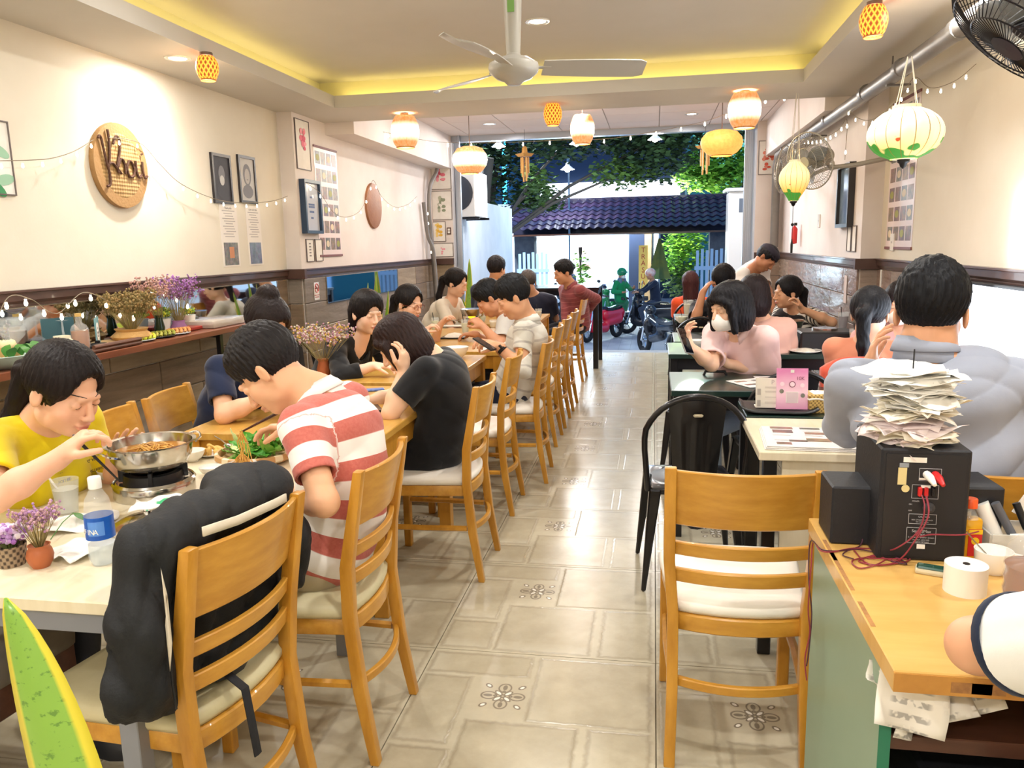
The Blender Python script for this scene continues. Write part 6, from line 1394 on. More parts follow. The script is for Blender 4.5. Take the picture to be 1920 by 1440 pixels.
pr = [(.0001,0),(.045,0)]+[(.052-.003*(k % 2), .008+.012*k) for k in range(10)]+[(.048,.135),(.03,.16),(.02,.175)]
B().lathe(pr, n=32, caps=False).go('body', THING, t, smooth=60); B().lathe([(.0001,.003)]+[(r-.002, z) for r, z in pr[1:11]]+[(.0001,.116)], n=28, caps=False).go('tea', mat('brown_tea','#8a4f22',.1), t, smooth=60); B().lathe([(.022,.17),(.022,.19),(.0001,.19)], n=20).go('lid', WHITE, t)
t = thing('plastic_box', 'clear plastic box of pens, tape and markers at the right of the counter', 'box', on(1905,1030,z=CT))
b = B(); 
for a_ in ((-.075,-.07),(.07,.075)): b.bx(a_[0],a_[1],-.05,.05,0,.05)
b.bx(-.07,.07,-.05,-.046,0,.05).bx(-.07,.07,.046,.05,0,.05).bx(-.07,.07,-.05,.05,0,.004); b.go('box', mat('cloudy_plastic','#dfe0da',.2,alpha=.5), t, bev=.001)
for a_, b_, r, m_, nm in (((-.04,0,.02),(-.075,.01,.1),.016,WHITE,'tape_roll'),((.0,-.01,.01),(-.05,-.0,.105),.009,mat('grey_marker','#5d5f66',.4),'marker'),((-.02,-.02,.03),(.03,-.045,.045),.012,WHITE,'marker'),((.03,.0,.02),(-.0,.02,.1),.008,BLKP,'marker')): B().cyl(a_, b_, r, n=14).go(nm, m_, t, smooth=40)
B().cyl((.028,-.044,.044),(.034,-.05,.047),.0125,n=14).go('marker_cap', RED, t, smooth=40); B().box((.03,.02,.085), (.06,.003,.045), M=Matrix.Rotation(.5,3,'Y')).go('folded_card', PAPER, t)
# ------------------------------------------------------------------ white table and dark tables on the right
def collage(seed, base, dark, sc_=18):
    def fn(nt, b):
        c = noise(nt, coords(nt), sc_, 5, .7, out=1); g = noise(nt, coords(nt), sc_*.6, 4, .7)
        n = nt.nodes.new('ShaderNodeMix'); n.data_type = 'RGBA'; n.inputs[0].default_value = .2
        x = mix(nt, ((g-.35)*2.6).m('MAXIMUM',0.).m('MINIMUM',1.), dark, base); nt.links.new(x.k, n.inputs[6]); nt.links.new(c.k, n.inputs[7]); nt.links.new(n.outputs[2], b.inputs['Base Color'])
    return mat('photo_print_%d' % seed, base, .35, fn=fn)
PH = [collage(1,'#b06c48','#3c1e16',30), collage(2,'#8c8470','#262422',30), collage(3,'#b0844c','#4a2e18',34), collage(4,'#94483c','#281414',30)]
m_ = thing('menu_sheets', 'stack of laminated white menus printed with food photos on the white table', 'menu', (.56,2.88,.75), -.06)
for k in range(3): B().box((.004*k,.002*k,.003+.005*k), (.34,.3,.004)).go('menu_sheet', mat('laminated_paper','#f3eeea',.15), m_, bev=.001)
R = random.Random(8)
for i, (x, y, w_, h_) in enumerate(((-.1,.125,.08,.03),(0,.125,.07,.025),(.1,.12,.06,.025),(-.1,.07,.07,.045),(.01,.05,.07,.03),(.12,.0,.07,.045),(.01,-.05,.08,.045),(-.06,-.07,.06,.025),(-.11,-.11,.05,.03),(.13,-.07,.05,.035))): B().box((x+.008,y+.004,.0157), (w_,h_,.0006)).go('food_photo', PH[i % 4], m_)
for i in range(9): B().box((-.1+.11*(i%3), .095-.075*(i//3), .0157), (.06,.018,.0004)).go('text_lines', mat('text_grey','#cfc9ca',.6), m_)
bowl('low white dish beside the menus under the receipts', V((.83,2.93,.75)), .055, .03, name='dish'); sheet('green and white wrapper beside the woven basket', V((.74,3.1,.75)), .12, .08, .2, m=NAPK, cr=.004, seed=12)
p = on(1590,775,z=.75); t = thing('woven_basket', 'square woven straw basket of white napkins on the dark green table', 'basket', V((.70,3.4,.75)), .1)
def straw(nt, b):
    x, y, z = sep(nt, coords(nt)); s1 = ((x+y)*420.).m('SINE')*(z*380.).m('SINE'); nt.links.new(mix(nt, (s1+.3).step(.5), '#7a5a2c', '#cfae68').k, b.inputs['Base Color'])
B().box((0,0,.04), (.13,.1,.08), taper=1.12).go('basket', mat('woven_straw','#c4a058',.7,fn=straw), t, bev=.004); B().grid(lambda u, v: ((u-.5)*.15,(v-.5)*.12,.09-.03*max(abs(u-.5),abs(v-.5))**2*4+.004*math.sin(9*u)), 8, 8, .004).go('napkins', PAPER, t, smooth='all')
t = thing('tray', 'dark tray with turned-up sides under the pink card', 'tray', V((.52,3.4,.75)), -.04)
B().grid(lambda u, v: ((u-.5)*.3, (v-.5)*.2, .012+.02*(abs(u-.5)*2)**6), 16, 4, .006).go('tray', BLKP, t, smooth='all')
def card(label, p, w_, h_, m, rz=0, lean=-.12):
    t = thing('standing_card', label, 'card', p, rz); M = Matrix.Rotation(lean,4,'X'); B().bx(-w_/2,w_/2,-.003,.003,0,h_).go('card', m, t, M=M); B().bx(-w_/2,w_/2,0,.05,0,.004).go('foot', m, t)
    f = bpy.data.objects.new('print', None); COL.objects.link(f); f.parent = t; f.matrix_local = M; return t, f
def pinkfn(nt, b):
    x, y, z = sep(nt, coords(nt)); n = noise(nt, coords(nt), 14, 2); nt.links.new(mix(nt, ((z-.07).ab()*11.+(n-.5)*.4).m('MINIMUM',1.), '#f8d2e2', '#dd86b8').k, b.inputs['Base Color'])
t, f = card('pink printed promotion card standing on the dark tray', V((.57,3.36,.765)), .125, .17, mat('pink_card','#e9a3c6',.4,fn=pinkfn))
def flat(px_, pz, w_, h_, m, nm='printed_panel', pr=None, y=-.0036): B().bx(px_-w_/2,px_+w_/2,y,y+.0006,pz-h_/2,pz+h_/2).go(nm, m, pr or f)
flat(0,.158,.014,.012,PAPER); flat(0,.05,.048,.046,PAPER); flat(0,.05,.044,.042,mat('card_grey','#d9c4cc',.6),y=-.0042)
for x, z in ((-.042,.075),(.042,.058),(-.04,.105),(.04,.1)): B().lathe([(.009,0),(.009,.001)], (x,-.0036,z), 14, Matrix.Rotation(PI/2,3,'X')).go('printed_dish', PH[1] if z < .09 else mat('pale_pink','#f6d8e4',.5), f)
B().lathe([(.013,0),(.013,.001)], (0,-.0038,.104), 20, Matrix.Rotation(PI/2,3,'X')).go('printed_badge', mat('plum_ink','#7a3450',.6), f); B().lathe([(.010,0),(.010,.001)], (0,-.0046,.104), 20, Matrix.Rotation(PI/2,3,'X')).go('printed_badge', mat('pale_pink'), f)
text('10K', .02, 'lettering', mat('plum_ink'), f, (.032,-.004,.128), (PI/2,0,0), .0002)
t, f2 = card('cream instruction card standing behind the pink card', V((.478,3.385,.765)), .1, .125, mat('cream_card','#ece4d6',.6))
for z, w_ in ((.088,.05),(.084,.05),(.07,.05),(.066,.045),(.045,.05),(.025,.05),(.02,.05)): flat(.012,z,w_,.0015,mat('text_grey2','#b5aca4',.6),'text_line',f2)
for z in (.068,.02): B().bx(-.044,-.03,-.0042,-.0036,z-.014,z+.012).go('printed_phone', mat('text_grey2'), f2)
text('P', .026, 'lettering', mat('text_grey2'), f2, (.018,-.004,.107), (PI/2,0,0), .0002)
for x, y, rz, lb in ((.55,4.08,.5,'white menu sheet fanned out at the left of the dark polished table'),(.85,4.1,-.35,'white menu sheet fanned out at the right of the dark polished table'),(.68,4.15,.1,'white menu sheet in the middle of the dark polished table')):
    t = thing('menu_sheet', lb, 'menu', (x,y,.7515), rz); B().box((0,0,.002), (.3,.21,.003)).go('sheet', mat('laminated_paper'), t)
    for k in range(6): B().box((-.1+.1*(k%3),.05-.09*(k//3),.004), (.06,.03,.0006)).go('food_photo', PH[k%4], t)
# orange jacket on chair, bags
t = tag(B().grid(lambda u, v: (1.0+(u-.5)*.4, 4.0+.03*math.sin(9*u)-.05*v, .9-.42*v-.06*(2*u-1)**2), 12, 12, .035).go('orange_jacket', cloth('coral','#d85a44'), smooth='all'), 'coral orange jacket hung on a black chair back', 'jacket')
phone('phone held up by the masked woman', on(1283,640,y=4.03), .5, mat('phone_case_clear','#8e8c8a',.15)); o = [o for o in bpy.data.objects if o.name.startswith('phone')][-1]
for o in bpy.data.objects:
    if o.get('label') == 'phone held up by the masked woman': o.rotation_euler = (1.0,.2,.9)
t = thing('handbag', 'dark flower print handbag on the lap of the masked woman', 'bag', V((.33,4.3,.58))); B().ball((0,0,.05), (.13,.06,.09), 16).go('bag', mat('flower_bag','#2a2c40',.6,var=(14,'#d8c8a0')), t, smooth=True); B().tube([(-.09,0,.1),(-.05,0,.19),(.05,0,.19),(.09,0,.1)], .008, 6).go('strap', BLKP, t)
bowl('white bowl at the aisle end of the black table', V((.3,5.45,.75)), .06, .05, group='bowls on the right tables'); 
drink('glass of orange juice behind the masked woman', on(1334,640,z=.75), ORANGE, .14, straw=False); drink('glass of dark purple drink near the woman in stripes', V((1.38,6.15,.75)), PURP, .17, .04); drink('large glass of orange drink on the black table at the right', V((1.25,5.2,.75)), ORANGE, .15, .045)
p = V((.95,5.95,.75)); t = thing('hot_pot', 'square steel hot pot on a black stove before the woman in stripes', 'pot', p); B().box((0,0,.03), (.3,.24,.06)).go('stove', BLKP, t, bev=.01); B().lathe([(.0001,.07),(.1,.07),(.12,.13),(.118,.13),(.0001,.08)], n=28).go('pan', STEEL, t, smooth=40)
t = thing('stove_box', 'black table stove box on the black table at the right', 'stove', V((1.1,5.4,.75))); B().box((0,0,.06), (.34,.28,.12)).go('body', BLKP, t, bev=.01); B().lathe([(.08,.12),(.08,.135),(.0001,.135)], n=20).go('burner', STEEL, t)
for x, y, lb in ((.75,5.3,'white plate of greens at the middle of the black table'),(.95,5.2,'white plate of vegetables right of the middle of the black table'),(.45,5.95,'plate near the aisle on the farther dark table')):
    t = thing('plate', lb, 'plate', (x,y,.75), 0, 'plates on the right tables'); B().lathe([(.0001,0),(.07,0),(.1,.014),(.098,.017),(.0001,.005)], n=24).go('dish', WHITE, t, smooth=40); B().lathe([(.0001,.03),(.04,.024),(.065,.01)], n=12).go('food', FOOD[3 if x > .9 else 1], t, smooth=True)
for px, py, lb, mm, hh in ((1290,605,'pale iced drink on the far right table before the orange shirt',MILKY,.2),(1310,600,'white cup of drink beside the pale iced drink',LEMON,.14),(1280,612,'short glass by the orange shirted person',LEMON,.1)): drink(lb, on(px,py,z=.75), mm, hh, .045)
bowl('white bowl at the aisle end of the farther dark table', on(1278,605,z=.77), .06, .05, group='bowls on the right tables')
# snake plant in the left foreground
def snake(label, base, leaves, name='snake_plant', pot=True):
    t = thing(name, label, 'plant', base)
    def fn(nt, b):
        u, v, _ = sep(nt, coords(nt, 'UV')); e = (u-.5).ab(); edge = (e-.36).step(.03); band = ((noise(nt, coords(nt,'UV',(1.2,14,1)), 3.2, 4, .7)-.6)).step(.03)
        c = mix(nt, v, '#8fb24a', '#7aa63e'); c = mix(nt, band*.65, c, '#41692a'); c = mix(nt, edge, c, '#d9c93c'); nt.links.new(c.k, b.inputs['Base Color'])
    m = mat('snake_plant_leaf', '#8fb24a', .35, fn=fn, coat=.2)
    for (bx_, by_, tip, w_, tw, *cp) in leaves:
        tip = V(tip)-V(base); cp = cp[0]-V(base) if cp else None; b0 = V((bx_, by_, .1)); nu, nv = 6, 18; me = bpy.data.meshes.new('leaf'); vs = []; uv = []
        for j in range(nv+1):
            v = j/nv; c0 = b0.lerp(tip, v)+V((.03*math.sin(PI*v),0,0)) if not cp else b0*(1-v)**2+cp*2*v*(1-v)+tip*v*v; ww = w_*(math.sin(PI*min(1,.10+.88*v))**.8)*(1 if v < .96 else .5); 
            ax = V((math.cos(tw), math.sin(tw), 0)); nx = V((-math.sin(tw), math.cos(tw), 0))
            for i in range(nu+1):
                u = i/nu; x = (u-.5)*2; vs.append(c0+ax*x*ww+nx*(.35*ww*x*x)); uv.append((u, v))
        fs = [(j*(nu+1)+i, j*(nu+1)+i+1, (j+1)*(nu+1)+i+1, (j+1)*(nu+1)+i) for j in range(nv) for i in range(nu)]
        me.from_pydata([tuple(q) for q in vs], [], fs); ul = me.uv_layers.new(name='UVMap')
        for p_ in me.polygons:
            for li in p_.loop_indices: ul.data[li].uv = uv[me.loops[li].vertex_index]
        me.polygons.foreach_set('use_smooth', [True]*len(me.polygons)); me.materials.append(m); o = link('leaf', me, t); md = o.modifiers.new('thickness', 'SOLIDIFY'); md.thickness = .003
    if pot: B().lathe([(.0001,0),(.09,0),(.12,.16),(.125,.2),(.115,.2),(.0001,.17)], n=28).go('pot', mat('white_pot','#d8d4cc',.5), t, smooth=40)
    return t
snake('snake plant with yellow edged leaves at the lower left corner', V((-.72,.82,0)), [(.03,.0,on(10,1122,y=.86),.052,.25,on(112,1400,y=.85)),(-.04,.03,on(52,1270,y=.9),.022,-.3,on(22,1440,y=.9)),(-.09,-.05,V((-.95,.72,.6)),.026,.9)])
snake('tall snake plant against the left wall behind the woman in the cardigan', V((-2.55,6.6,0)), [(.0,0,on(705,515,y=6.6),.03,.3),(.05,.03,on(728,545,y=6.55),.028,-.3),(-.05,0,on(690,530,y=6.6),.028,.8),(.0,.06,on(740,570,y=6.6),.025,1.2),(.04,-.05,on(715,560,y=6.5),.03,0)])
snake('tall green leaf plant at the foot of the left entrance pillar', V((-2.35,9.6,0)), [(.0,0,on(880,485,y=9.6),.05,.3),(.05,.03,on(868,560,y=9.6),.045,-.5),(-.05,0,on(895,555,y=9.5),.045,.9)])

t = thing('cloth_bag', 'dark navy cloth bag hanging beside the man in the grey robe', 'bag', V((1.32,2.55,.75))); B().ball((0,0,0), (.13,.08,.2), 16).go('bag', cloth('navybag','#1d2a52'), t, smooth=True); B().tube([(-.08,0,.14),(-.03,0,.3),(.03,0,.3),(.08,0,.14)], .01, 6).go('strap', cloth('navybag','#1d2a52'), t)
# ------------------------------------------------------------------ things on the walls
LW = lambda y, z, x=XL: face_mat((x, y, z), (0,-1,0), (0,0,1))      # sheets on the left wall face +X; local x runs towards the camera
RWf = lambda y, z, x=XR: face_mat((x, y, z), (0,1,0), (0,0,1))
FWf = lambda x, z, y=YE-.02: face_mat((x, y, z), (1,0,0), (0,0,1))
def LWm(y, z, x=XL): return Matrix(((0,0,1,x),(1,0,0,y),(0,1,0,z),(0,0,0,1)))       # local x -> +Y, y -> +Z, z -> +X
def RWm(y, z, x=XR): return Matrix(((0,0,-1,x),(-1,0,0,y),(0,1,0,z),(0,0,0,1)))
def FWm(x, z, y=YE-.02): return Matrix(((1,0,0,x),(0,0,-1,y),(0,1,0,z),(0,0,0,1)))
def frame_pic(label, M, w_, h_, fm, back=PAPER, bw=.012, d=.018, cat='picture', name='picture'):
    t = thing(name, label, cat, M=M); hw, hh = w_/2, h_/2
    B().bx(-hw+bw*.6,hw-bw*.6,-hh+bw*.6,hh-bw*.6,.001,d*.5).go('print', back, t)
    b = B().bx(-hw,hw,hh-bw,hh,0,d).bx(-hw,hw,-hh,-hh+bw,0,d).bx(-hw,-hw+bw,-hh+bw,hh-bw,0,d).bx(hw-bw,hw,-hh+bw,hh-bw,0,d); b.go('frame', fm, t)
    return t, d*.5+.0006
def disc(t, x, y, z, rx_, ry_, m, nm='printed_shape', n=16): B().lathe([(1,0),(1,.0005)], n=n).go(nm, m, t, M=Matrix.Translation((x,y,z))@Matrix.Diagonal((rx_,ry_,1,1)))
FBK = mat('black_frame', '#2b2728', .35); FTH = mat('thin_grey_frame', '#6a5f5c', .5)
GREYP = mat('portrait_grey', '#8f9096', .6, var=(14,'#6d6e76')); GREYD = mat('portrait_dark', '#4a4c55', .6, var=(10,'#3a3b44')); GREYL = mat('portrait_light', '#c9c8c6', .6)
q = lambda a, b_: (on(*a, x=XL), on(*b_, x=XL))
for (y, z, w_, h_, lb, dk) in ((5.27,1.96,.25,.34,'black framed dark grey portrait of a bearded head, left of the pair',1),(5.63,1.98,.25,.345,'black framed light grey portrait of a long-haired woman, right of the pair',0)):
    t, d = frame_pic(lb, LWm(y, z), w_, h_, FBK, GREYD if dk else GREYL, .02)
    disc(t, 0,.03,d,.042,.062,GREYP if dk else GREYL); disc(t, 0,-.085,d,.075,.05,GREYD if dk else GREYP)
    if not dk: disc(t, 0,.035,d+.0004,.058,.08,GREYP); disc(t, 0,.025,d+.0008,.038,.056,mat('portrait_face','#b9b6b3',.6)); disc(t, 0,-.0,d+.0012,.012,.004,GREYP)
    else: disc(t, 0,-.01,d+.0008,.03,.035,GREYL)
for (y, z0, z1, w_, lb, s) in ((5.33,1.35,1.79,.24,'printed sheet with a recipe and a photo collage under the dark portrait',1),(5.69,1.35,1.79,.22,'printed sheet with a list and one photo under the light portrait',0)):
    t = thing('printed_sheet', lb, 'poster', M=LWm(y, (z0+z1)/2)); h_ = z1-z0; B().bx(-w_/2,w_/2,-h_/2,h_/2,.0005,.002).go('sheet', mat('laminate_cream','#ece3d6',.3), t)
    for k in range(11): B().bx(-w_*.36+.02*(k%3),w_*(.36-.05*(k*7%4)),h_/2-.05-.018*k,h_/2-.044-.018*k,.002,.0025).go('text_line', mat('text_grey2'), t)
    text(('Thành phần' if s else 'BÚN HẢI SẢN')[:14], .02, 'lettering', INKG, t, (0,h_/2-.028,.0022))
    B().bx(-w_*.4,w_*.4,-h_/2+.01,-h_/2+.17,.002,.003).go('photo', PH[1] if s else collage(7,'#7f8fb0','#3a4560',16), t)
    if s: B().bx(-.025,.04,-h_/2+.06,-h_/2+.14,.003,.0035).go('photo', mat('photo_orange','#c9875a',.5), t)
# woven sign tray with rope letters
t = thing('woven_sign', 'round woven bamboo tray on the left wall with the word Khoi in dark rope', 'sign', M=LWm(4.165,1.95))
def weav(nt, b):
    x, y, z = sep(nt, coords(nt)); s1 = ((x+y)*150.).m('SINE')*((x-y)*150.).m('SINE'); n = noise(nt, coords(nt), 12, 3)
    nt.links.new(mix(nt, (s1*.4+n).m('MINIMUM',1.), '#937040', '#c9a670').k, b.inputs['Base Color']); bn = nt.nodes.new('ShaderNodeBump'); bn.inputs['Strength'].default_value = .5; bn.inputs['Distance'].default_value = .004
    nt.links.new(s1.k, bn.inputs['Height']); nt.links.new(bn.outputs[0], b.inputs['Normal'])
WV3 = mat('woven_bamboo', '#c4a068', .6, fn=weav)
B().lathe([(.0001,.035),(.15,.033),(.195,.028),(.222,.02)], n=48).go('tray', WV3, t, smooth=50); B().lathe([(.215,.03),(.232,.03),(.236,.012),(.232,.0),(.215,.0)], n=48).go('rim', mat('bamboo_rim2','#a98252',.6,bump=(60,.4)), t, smooth=50)
ROPE = mat('dark_rope', '#5f4030', .8, bump=(200,.6)); SC = .46
for st_ in ([(.14,.30),(.17,.33),(.2,.27),(.24,.05),(.28,-.1),(.27,-.22),(.21,-.25)], [(.32,.42),(.33,.3),(.31,.1),(.27,-.02)], [(.29,.02),(.36,.03),(.44,-.03),(.5,-.08)],
            [(.40,.26),(.47,.36),(.53,.3),(.5,.16),(.44,.02),(.45,-.08)], [(.45,.0),(.52,.1),(.58,.04),(.58,-.08)], [(.66,.08),(.62,.0),(.65,-.1),(.73,-.09),(.76,0),(.71,.08),(.66,.08)],
            [(.80,.10),(.8,-.02),(.84,-.1),(.9,-.06)], [(.93,.1),(.93,-.02),(.96,-.1),(1.01,-.07)], [(.93,.2),(.94,.19)]):
    B().tube(smooth_pts([V(((x-.56)*SC, (y-.02)*SC, .042)) for x, y in st_]), .0072, 6).go('rope_letter', ROPE, t, smooth=True)
t = thing('woven_tray', 'plain brown round tray on the far left wall', 'tray', M=LWm(7.99,1.885,XLF)); B().lathe([(.0001,.04),(.16,.036),(.225,.02),(.232,.0)], n=40).go('tray', mat('brown_tray','#a5714c',.55,var=(5,'#8d5c3c'),bump=(40,.3)), t, smooth=50)
# far left wall
def flower_pic(label, M, w_, h_, cols, cx=.0, cy=.12, n=16, r_=.022, seed=1, fm=FTH, sp_=.1):
    t, d = frame_pic(label, M, w_, h_, fm, PAPER, .006, .01); R = random.Random(seed)
    for i in range(n):
        a = R.random(); disc(t, (cx+R.uniform(-.45,.45)*sp_*(1.1-a*.5))*1., cy*h_+R.uniform(-1,1)*sp_*(1-.3*a), d+.0002*i, r_*R.uniform(.6,1.2), r_*R.uniform(.5,1.1), cols[i % len(cols)], 'printed_petal', 9)
    return t, d
PKS = [mat('print_pink_%d' % i, c, .7) for i, c in enumerate(('#e8798c','#f0a0ac','#d95f78'))]
flower_pic('pink blossom picture at the top of the left pillar wall', LWm(6.37,2.31,XLF), .27, .4, PKS, .0, .14, 18, .024, 2)
PHW = [PH[0], PH[1], PH[2], PH[3]]
def menu_poster(label, M, w_, h_, nc, nr, seed, fm=mat('poster_strip','#7d4a46',.5)):
    t = thing('menu_poster', label, 'poster', M=M); B().bx(-w_/2,w_/2,-h_/2,h_/2,.0005,.003).go('sheet', mat('poster_pink','#eedcd8',.3), t)
    for s in (-1,1): B().bx(-w_/2-.005,w_/2+.005,s*h_/2-.009,s*h_/2+.009,0,.01).go('hanging_strip', fm, t)
    cw, ch = w_*.94/nc, h_*.95/nr
    for r_ in range(nr):
        for c_i in range(nc):
            x, y = -w_*.47+cw*(c_i+.5), h_*.475-ch*(r_+.45); B().bx(x-cw*.42,x+cw*.42,y-ch*.36,y+ch*.36,.003,.0038).go('food_photo', PHW[(r_*3+c_i*5+seed) % 4], t)
            if c_i % 2 == r_ % 2: disc(t, x, y, .0039, cw*.3, ch*.2, [FOOD[1], mat('dish_red','#a84a3a',.5), mat('dish_cream','#dccaa8',.5), mat('dish_dark','#5c3a30',.5)][(r_+c_i*seed) % 4], 'printed_dish', 12)
    return t
menu_poster('tall pink food menu poster on the far left wall', LWm(6.83,1.865,XLF), .5, .93, 4, 6, 1)
menu_poster('tall pale food menu poster on the right wall behind the big lantern', RWm(5.98,1.88,XR), .6, 1.0, 4, 7, 3)
t, d = frame_pic('black and blue framed certificate on the left pillar wall, before the menu poster', LWm(6.42,1.81,XLF), .33, .44, mat('blue_black_frame','#30445c',.3), mat('certificate','#c8cdd6',.15), .025, .05)
for k, (y, w_) in enumerate(((.08,.05),(.02,.12),(.0,.12),(-.04,.09),(-.09,.05))): B().bx(-w_/2,w_/2,y-.008,y+.008,d,d+.0005).go('text_line', mat('blue_ink','#5a6c94',.6), t)
for y, lb, s in ((6.38,'small white framed calligraphy card with a column of writing, under the certificate',1),(6.56,'small blank white framed card beside the calligraphy card',0)):
    t, d = frame_pic(lb, LWm(y,1.45,XLF), .15, .19, FTH, PAPER, .005, .01)
    if s: [B().bx(-.02,.02,.05-.025*k,.062-.025*k,d,d+.0005).go('text_line', INKG, t) for k in range(5)]
t = thing('no_smoking_sign', 'no smoking sign with a red ring on the left pillar', 'sign', M=LWm(6.42,1.105,XLF+.02)); B().bx(-.05,.05,-.075,.075,0,.003).go('plate', WHITE, t); B().tube([(.036*math.cos(a*PI/12),.025+.036*math.sin(a*PI/12),.004) for a in range(24)], .004, 5, closed=True).tube([(-.025,.05,.004),(.025,0,.004)], .004, 5).go('red_ring', RED, t)
B().bx(-.025,.025,.021,.029,.003,.0045).go('cigarette', INK, t); text('KHÔNG HÚT THUỐC', .0105, 'lettering', RED, t, (0,-.035,.0035)); text('NO SMOKING', .012, 'lettering', RED, t, (0,-.052,.0035))
# pillar pictures
for (x0,x1,z0,z1,lb,cols,cy,n,r_,sp_) in ((-2.875,-2.605,2.19,2.55,'pink blossom picture, topmost on the left entrance pillar',PKS,.12,18,.028,.13),(-2.875,-2.605,1.8,2.17,'white flower and green leaf picture, second on the left entrance pillar',[mat('print_sage','#8f9a80',.7),mat('print_sage2','#b4b89f',.7),PAPER],.05,16,.026,.11),
                            (-2.875,-2.70,1.52,1.78,'yellow flower picture, third on the left entrance pillar',[mat('print_yellow','#e2b64a',.7),mat('print_yellow2','#edcf7c',.7)],.08,14,.024,.09),(-2.875,-2.605,1.32,1.50,'pale pink sprig picture, lowest on the left entrance pillar',PKS[1:2],-.1,6,.014,.06)):
    flower_pic(lb, FWm((x0+x1)/2,(z0+z1)/2), x1-x0, z1-z0, cols, 0, cy, n, r_, 5, sp_=sp_)
t = thing('wall_switch', 'dark wall switch beside the yellow flower picture', 'switch', M=FWm(-2.655,1.655)); B().bx(-.028,.028,-.045,.045,0,.012).go('plate', mat('switch_brown','#5c4034',.4), t, bev=.003); B().bx(-.015,.015,-.03,-.004,.012,.016).go('rocker', PAPER, t); B().bx(-.015,.015,.004,.03,.012,.016).go('rocker', PAPER, t)
flower_pic('red-orange petal picture on the right entrance pillar', FWm(1.375,2.43), .27, .4, [mat('print_red','#d4604c',.7),mat('print_red2','#e08a76',.7)], 0, .02, 26, .026, 7, sp_=.17)
# grey pipes in the far left corner
t = thing('pipe', 'pair of grey pipes running down the left corner by the entrance pillar', 'pipe', (0,0,0))
for pts in ([(-2.74,10.1,2.44),(-2.75,10.08,2.38),(-2.80,9.95,2.2),(-2.81,9.9,1.9),(-2.81,9.95,1.6),(-2.79,10.0,.8),(-2.79,10.0,0)], [(-2.82,9.7,2.0),(-2.81,9.8,1.6),(-2.76,9.86,1.36),(-2.74,9.88,.6),(-2.74,9.88,0)]): B().tube(smooth_pts([V(p_) for p_ in pts]), .026, 8).go('pipe_run', GPIPE, t, smooth=True)
# right wall
t, d = frame_pic('black framed picture on the right pillar reflecting the room', RWm(6.9,1.79,XRF), .42, .5, FBK, mat('dark_glass_print','#5d7488',.08,var=(6,'#8a9cab')), .03, .05)
for y, lb in ((6.62,'small white framed card under the black picture, nearer one'),(6.78,'small white framed card under the black picture, farther one')): frame_pic(lb, RWm(y,1.45,XRF), .13, .2, FTH, PAPER, .005, .01)
t = thing('wall_card', 'small white square card with a tiny drawing on the right wall above the television', 'card', M=RWm(4.15,1.27,XR-.0205)); t.matrix_world = RWm(4.3,1.12,XR-.02); B().bx(-.07,.07,-.06,.06,0,.003).go('card', PAPER, t); disc(t,.0,-.01,.0032,.014,.02,INKG)
t = thing('wall_sign', 'white rounded notice on the right wainscot before the striped woman', 'sign', M=RWm(6.75,1.05,XRF-.02)); B().bx(-.045,.045,-.11,.11,0,.003).go('plate', mat('notice_pale','#d9c6bc',.4), t, bev=.001)
t = thing('fire_extinguisher', 'small red hanging ornament on the far right wall', 'ornament', M=RWm(9.0,1.5,XRF)); B().lathe([(.0001,-.1),(.03,-.09),(.033,.06),(.012,.09),(.0001,.1)], (0,0,.06), 16, Matrix.Rotation(-PI/2,3,'X')).go('body', RED, t, smooth=40); B().box((0,.11,.05),(.02,.03,.03)).go('valve', BLKP, t)
for y, z, lb in ((8.0,1.62,'white power outlet high on the far right wall'),(6.1,1.42,'white conduit box beside the menu poster')):
    t = thing('wall_outlet', lb, 'outlet', M=RWm(y,z,XRF if y > 6.4 else XR)); B().bx(-.04,.04,-.06,.06,0,.012).go('plate', WHITE, t, bev=.002); disc(t,0,.0,.0125,.008,.008,INKG)
t = tag(B().tube([(XR-.02,6.28,1.22),(XR-.02,6.28,.2)], .008, 6).go('conduit', WHITE, smooth=True), 'thin white conduit down the right wainscot beside the step', 'conduit')
t, d = frame_pic('green leaf print at the far left edge above the shelf', LWm(on(20,295,x=XL).y-.13,on(10,297,x=XL).z), .26, .34, FTH, PAPER, .006, .01)
for k, (x, y, a, m_) in enumerate(((.02,.1,.5,0),(.06,.03,-.4,1),(.0,-.03,.8,0),(.07,-.1,.2,1),(.02,-.14,-.6,0),(-.07,.05,.3,1))): B().lathe([(1,0),(1,.0005)], n=14).go('printed_leaf', [mat('print_green','#3f8f5c',.7),mat('print_green2','#9cc5a8',.7)][m_], t, M=Matrix.Translation((x,y,d+.0003*k))@Matrix.Rotation(a,4,'Z')@Matrix.Diagonal((.06,.025,1,1)))
# ------------------------------------------------------------------ string lights
BM = None; FAIRY = glow('fairy_bulb', '#fff3d8', 9)
def string(label, P, step=.17, sag=.0, drop=.02, r=.0065, star=True, wire='#8d7f6a'):
    global BM
    P = [V(p_) for p_ in P]; t = thing('string_lights', label, 'string lights', P[0], 0, 'strings of fairy lights')
    S_ = smooth_pts(P, 6); B().tube([p_-P[0] for p_ in S_], .0022, 4).go('wire', mat('wire_'+wire[1:], wire, .6), t); acc = step*.5; last = S_[0]
    if BM is None: o = B().ball((0,0,-.5), (.5,.5,.75), 8).cyl((0,0,0),(0,0,.6),.3,n=6).go('bulb', FAIRY, None, smooth=True); BM = o.data; bpy.data.objects.remove(o)
    for p_ in S_[1:]:
        d = (p_-last).length
        while acc < d: q_ = last.lerp(p_, acc/d); o = link('bulb', BM, t, q_-P[0]-V((0,0,drop))); o.scale = (r*2,)*3; acc += step
        acc -= d; last = p_
    return t
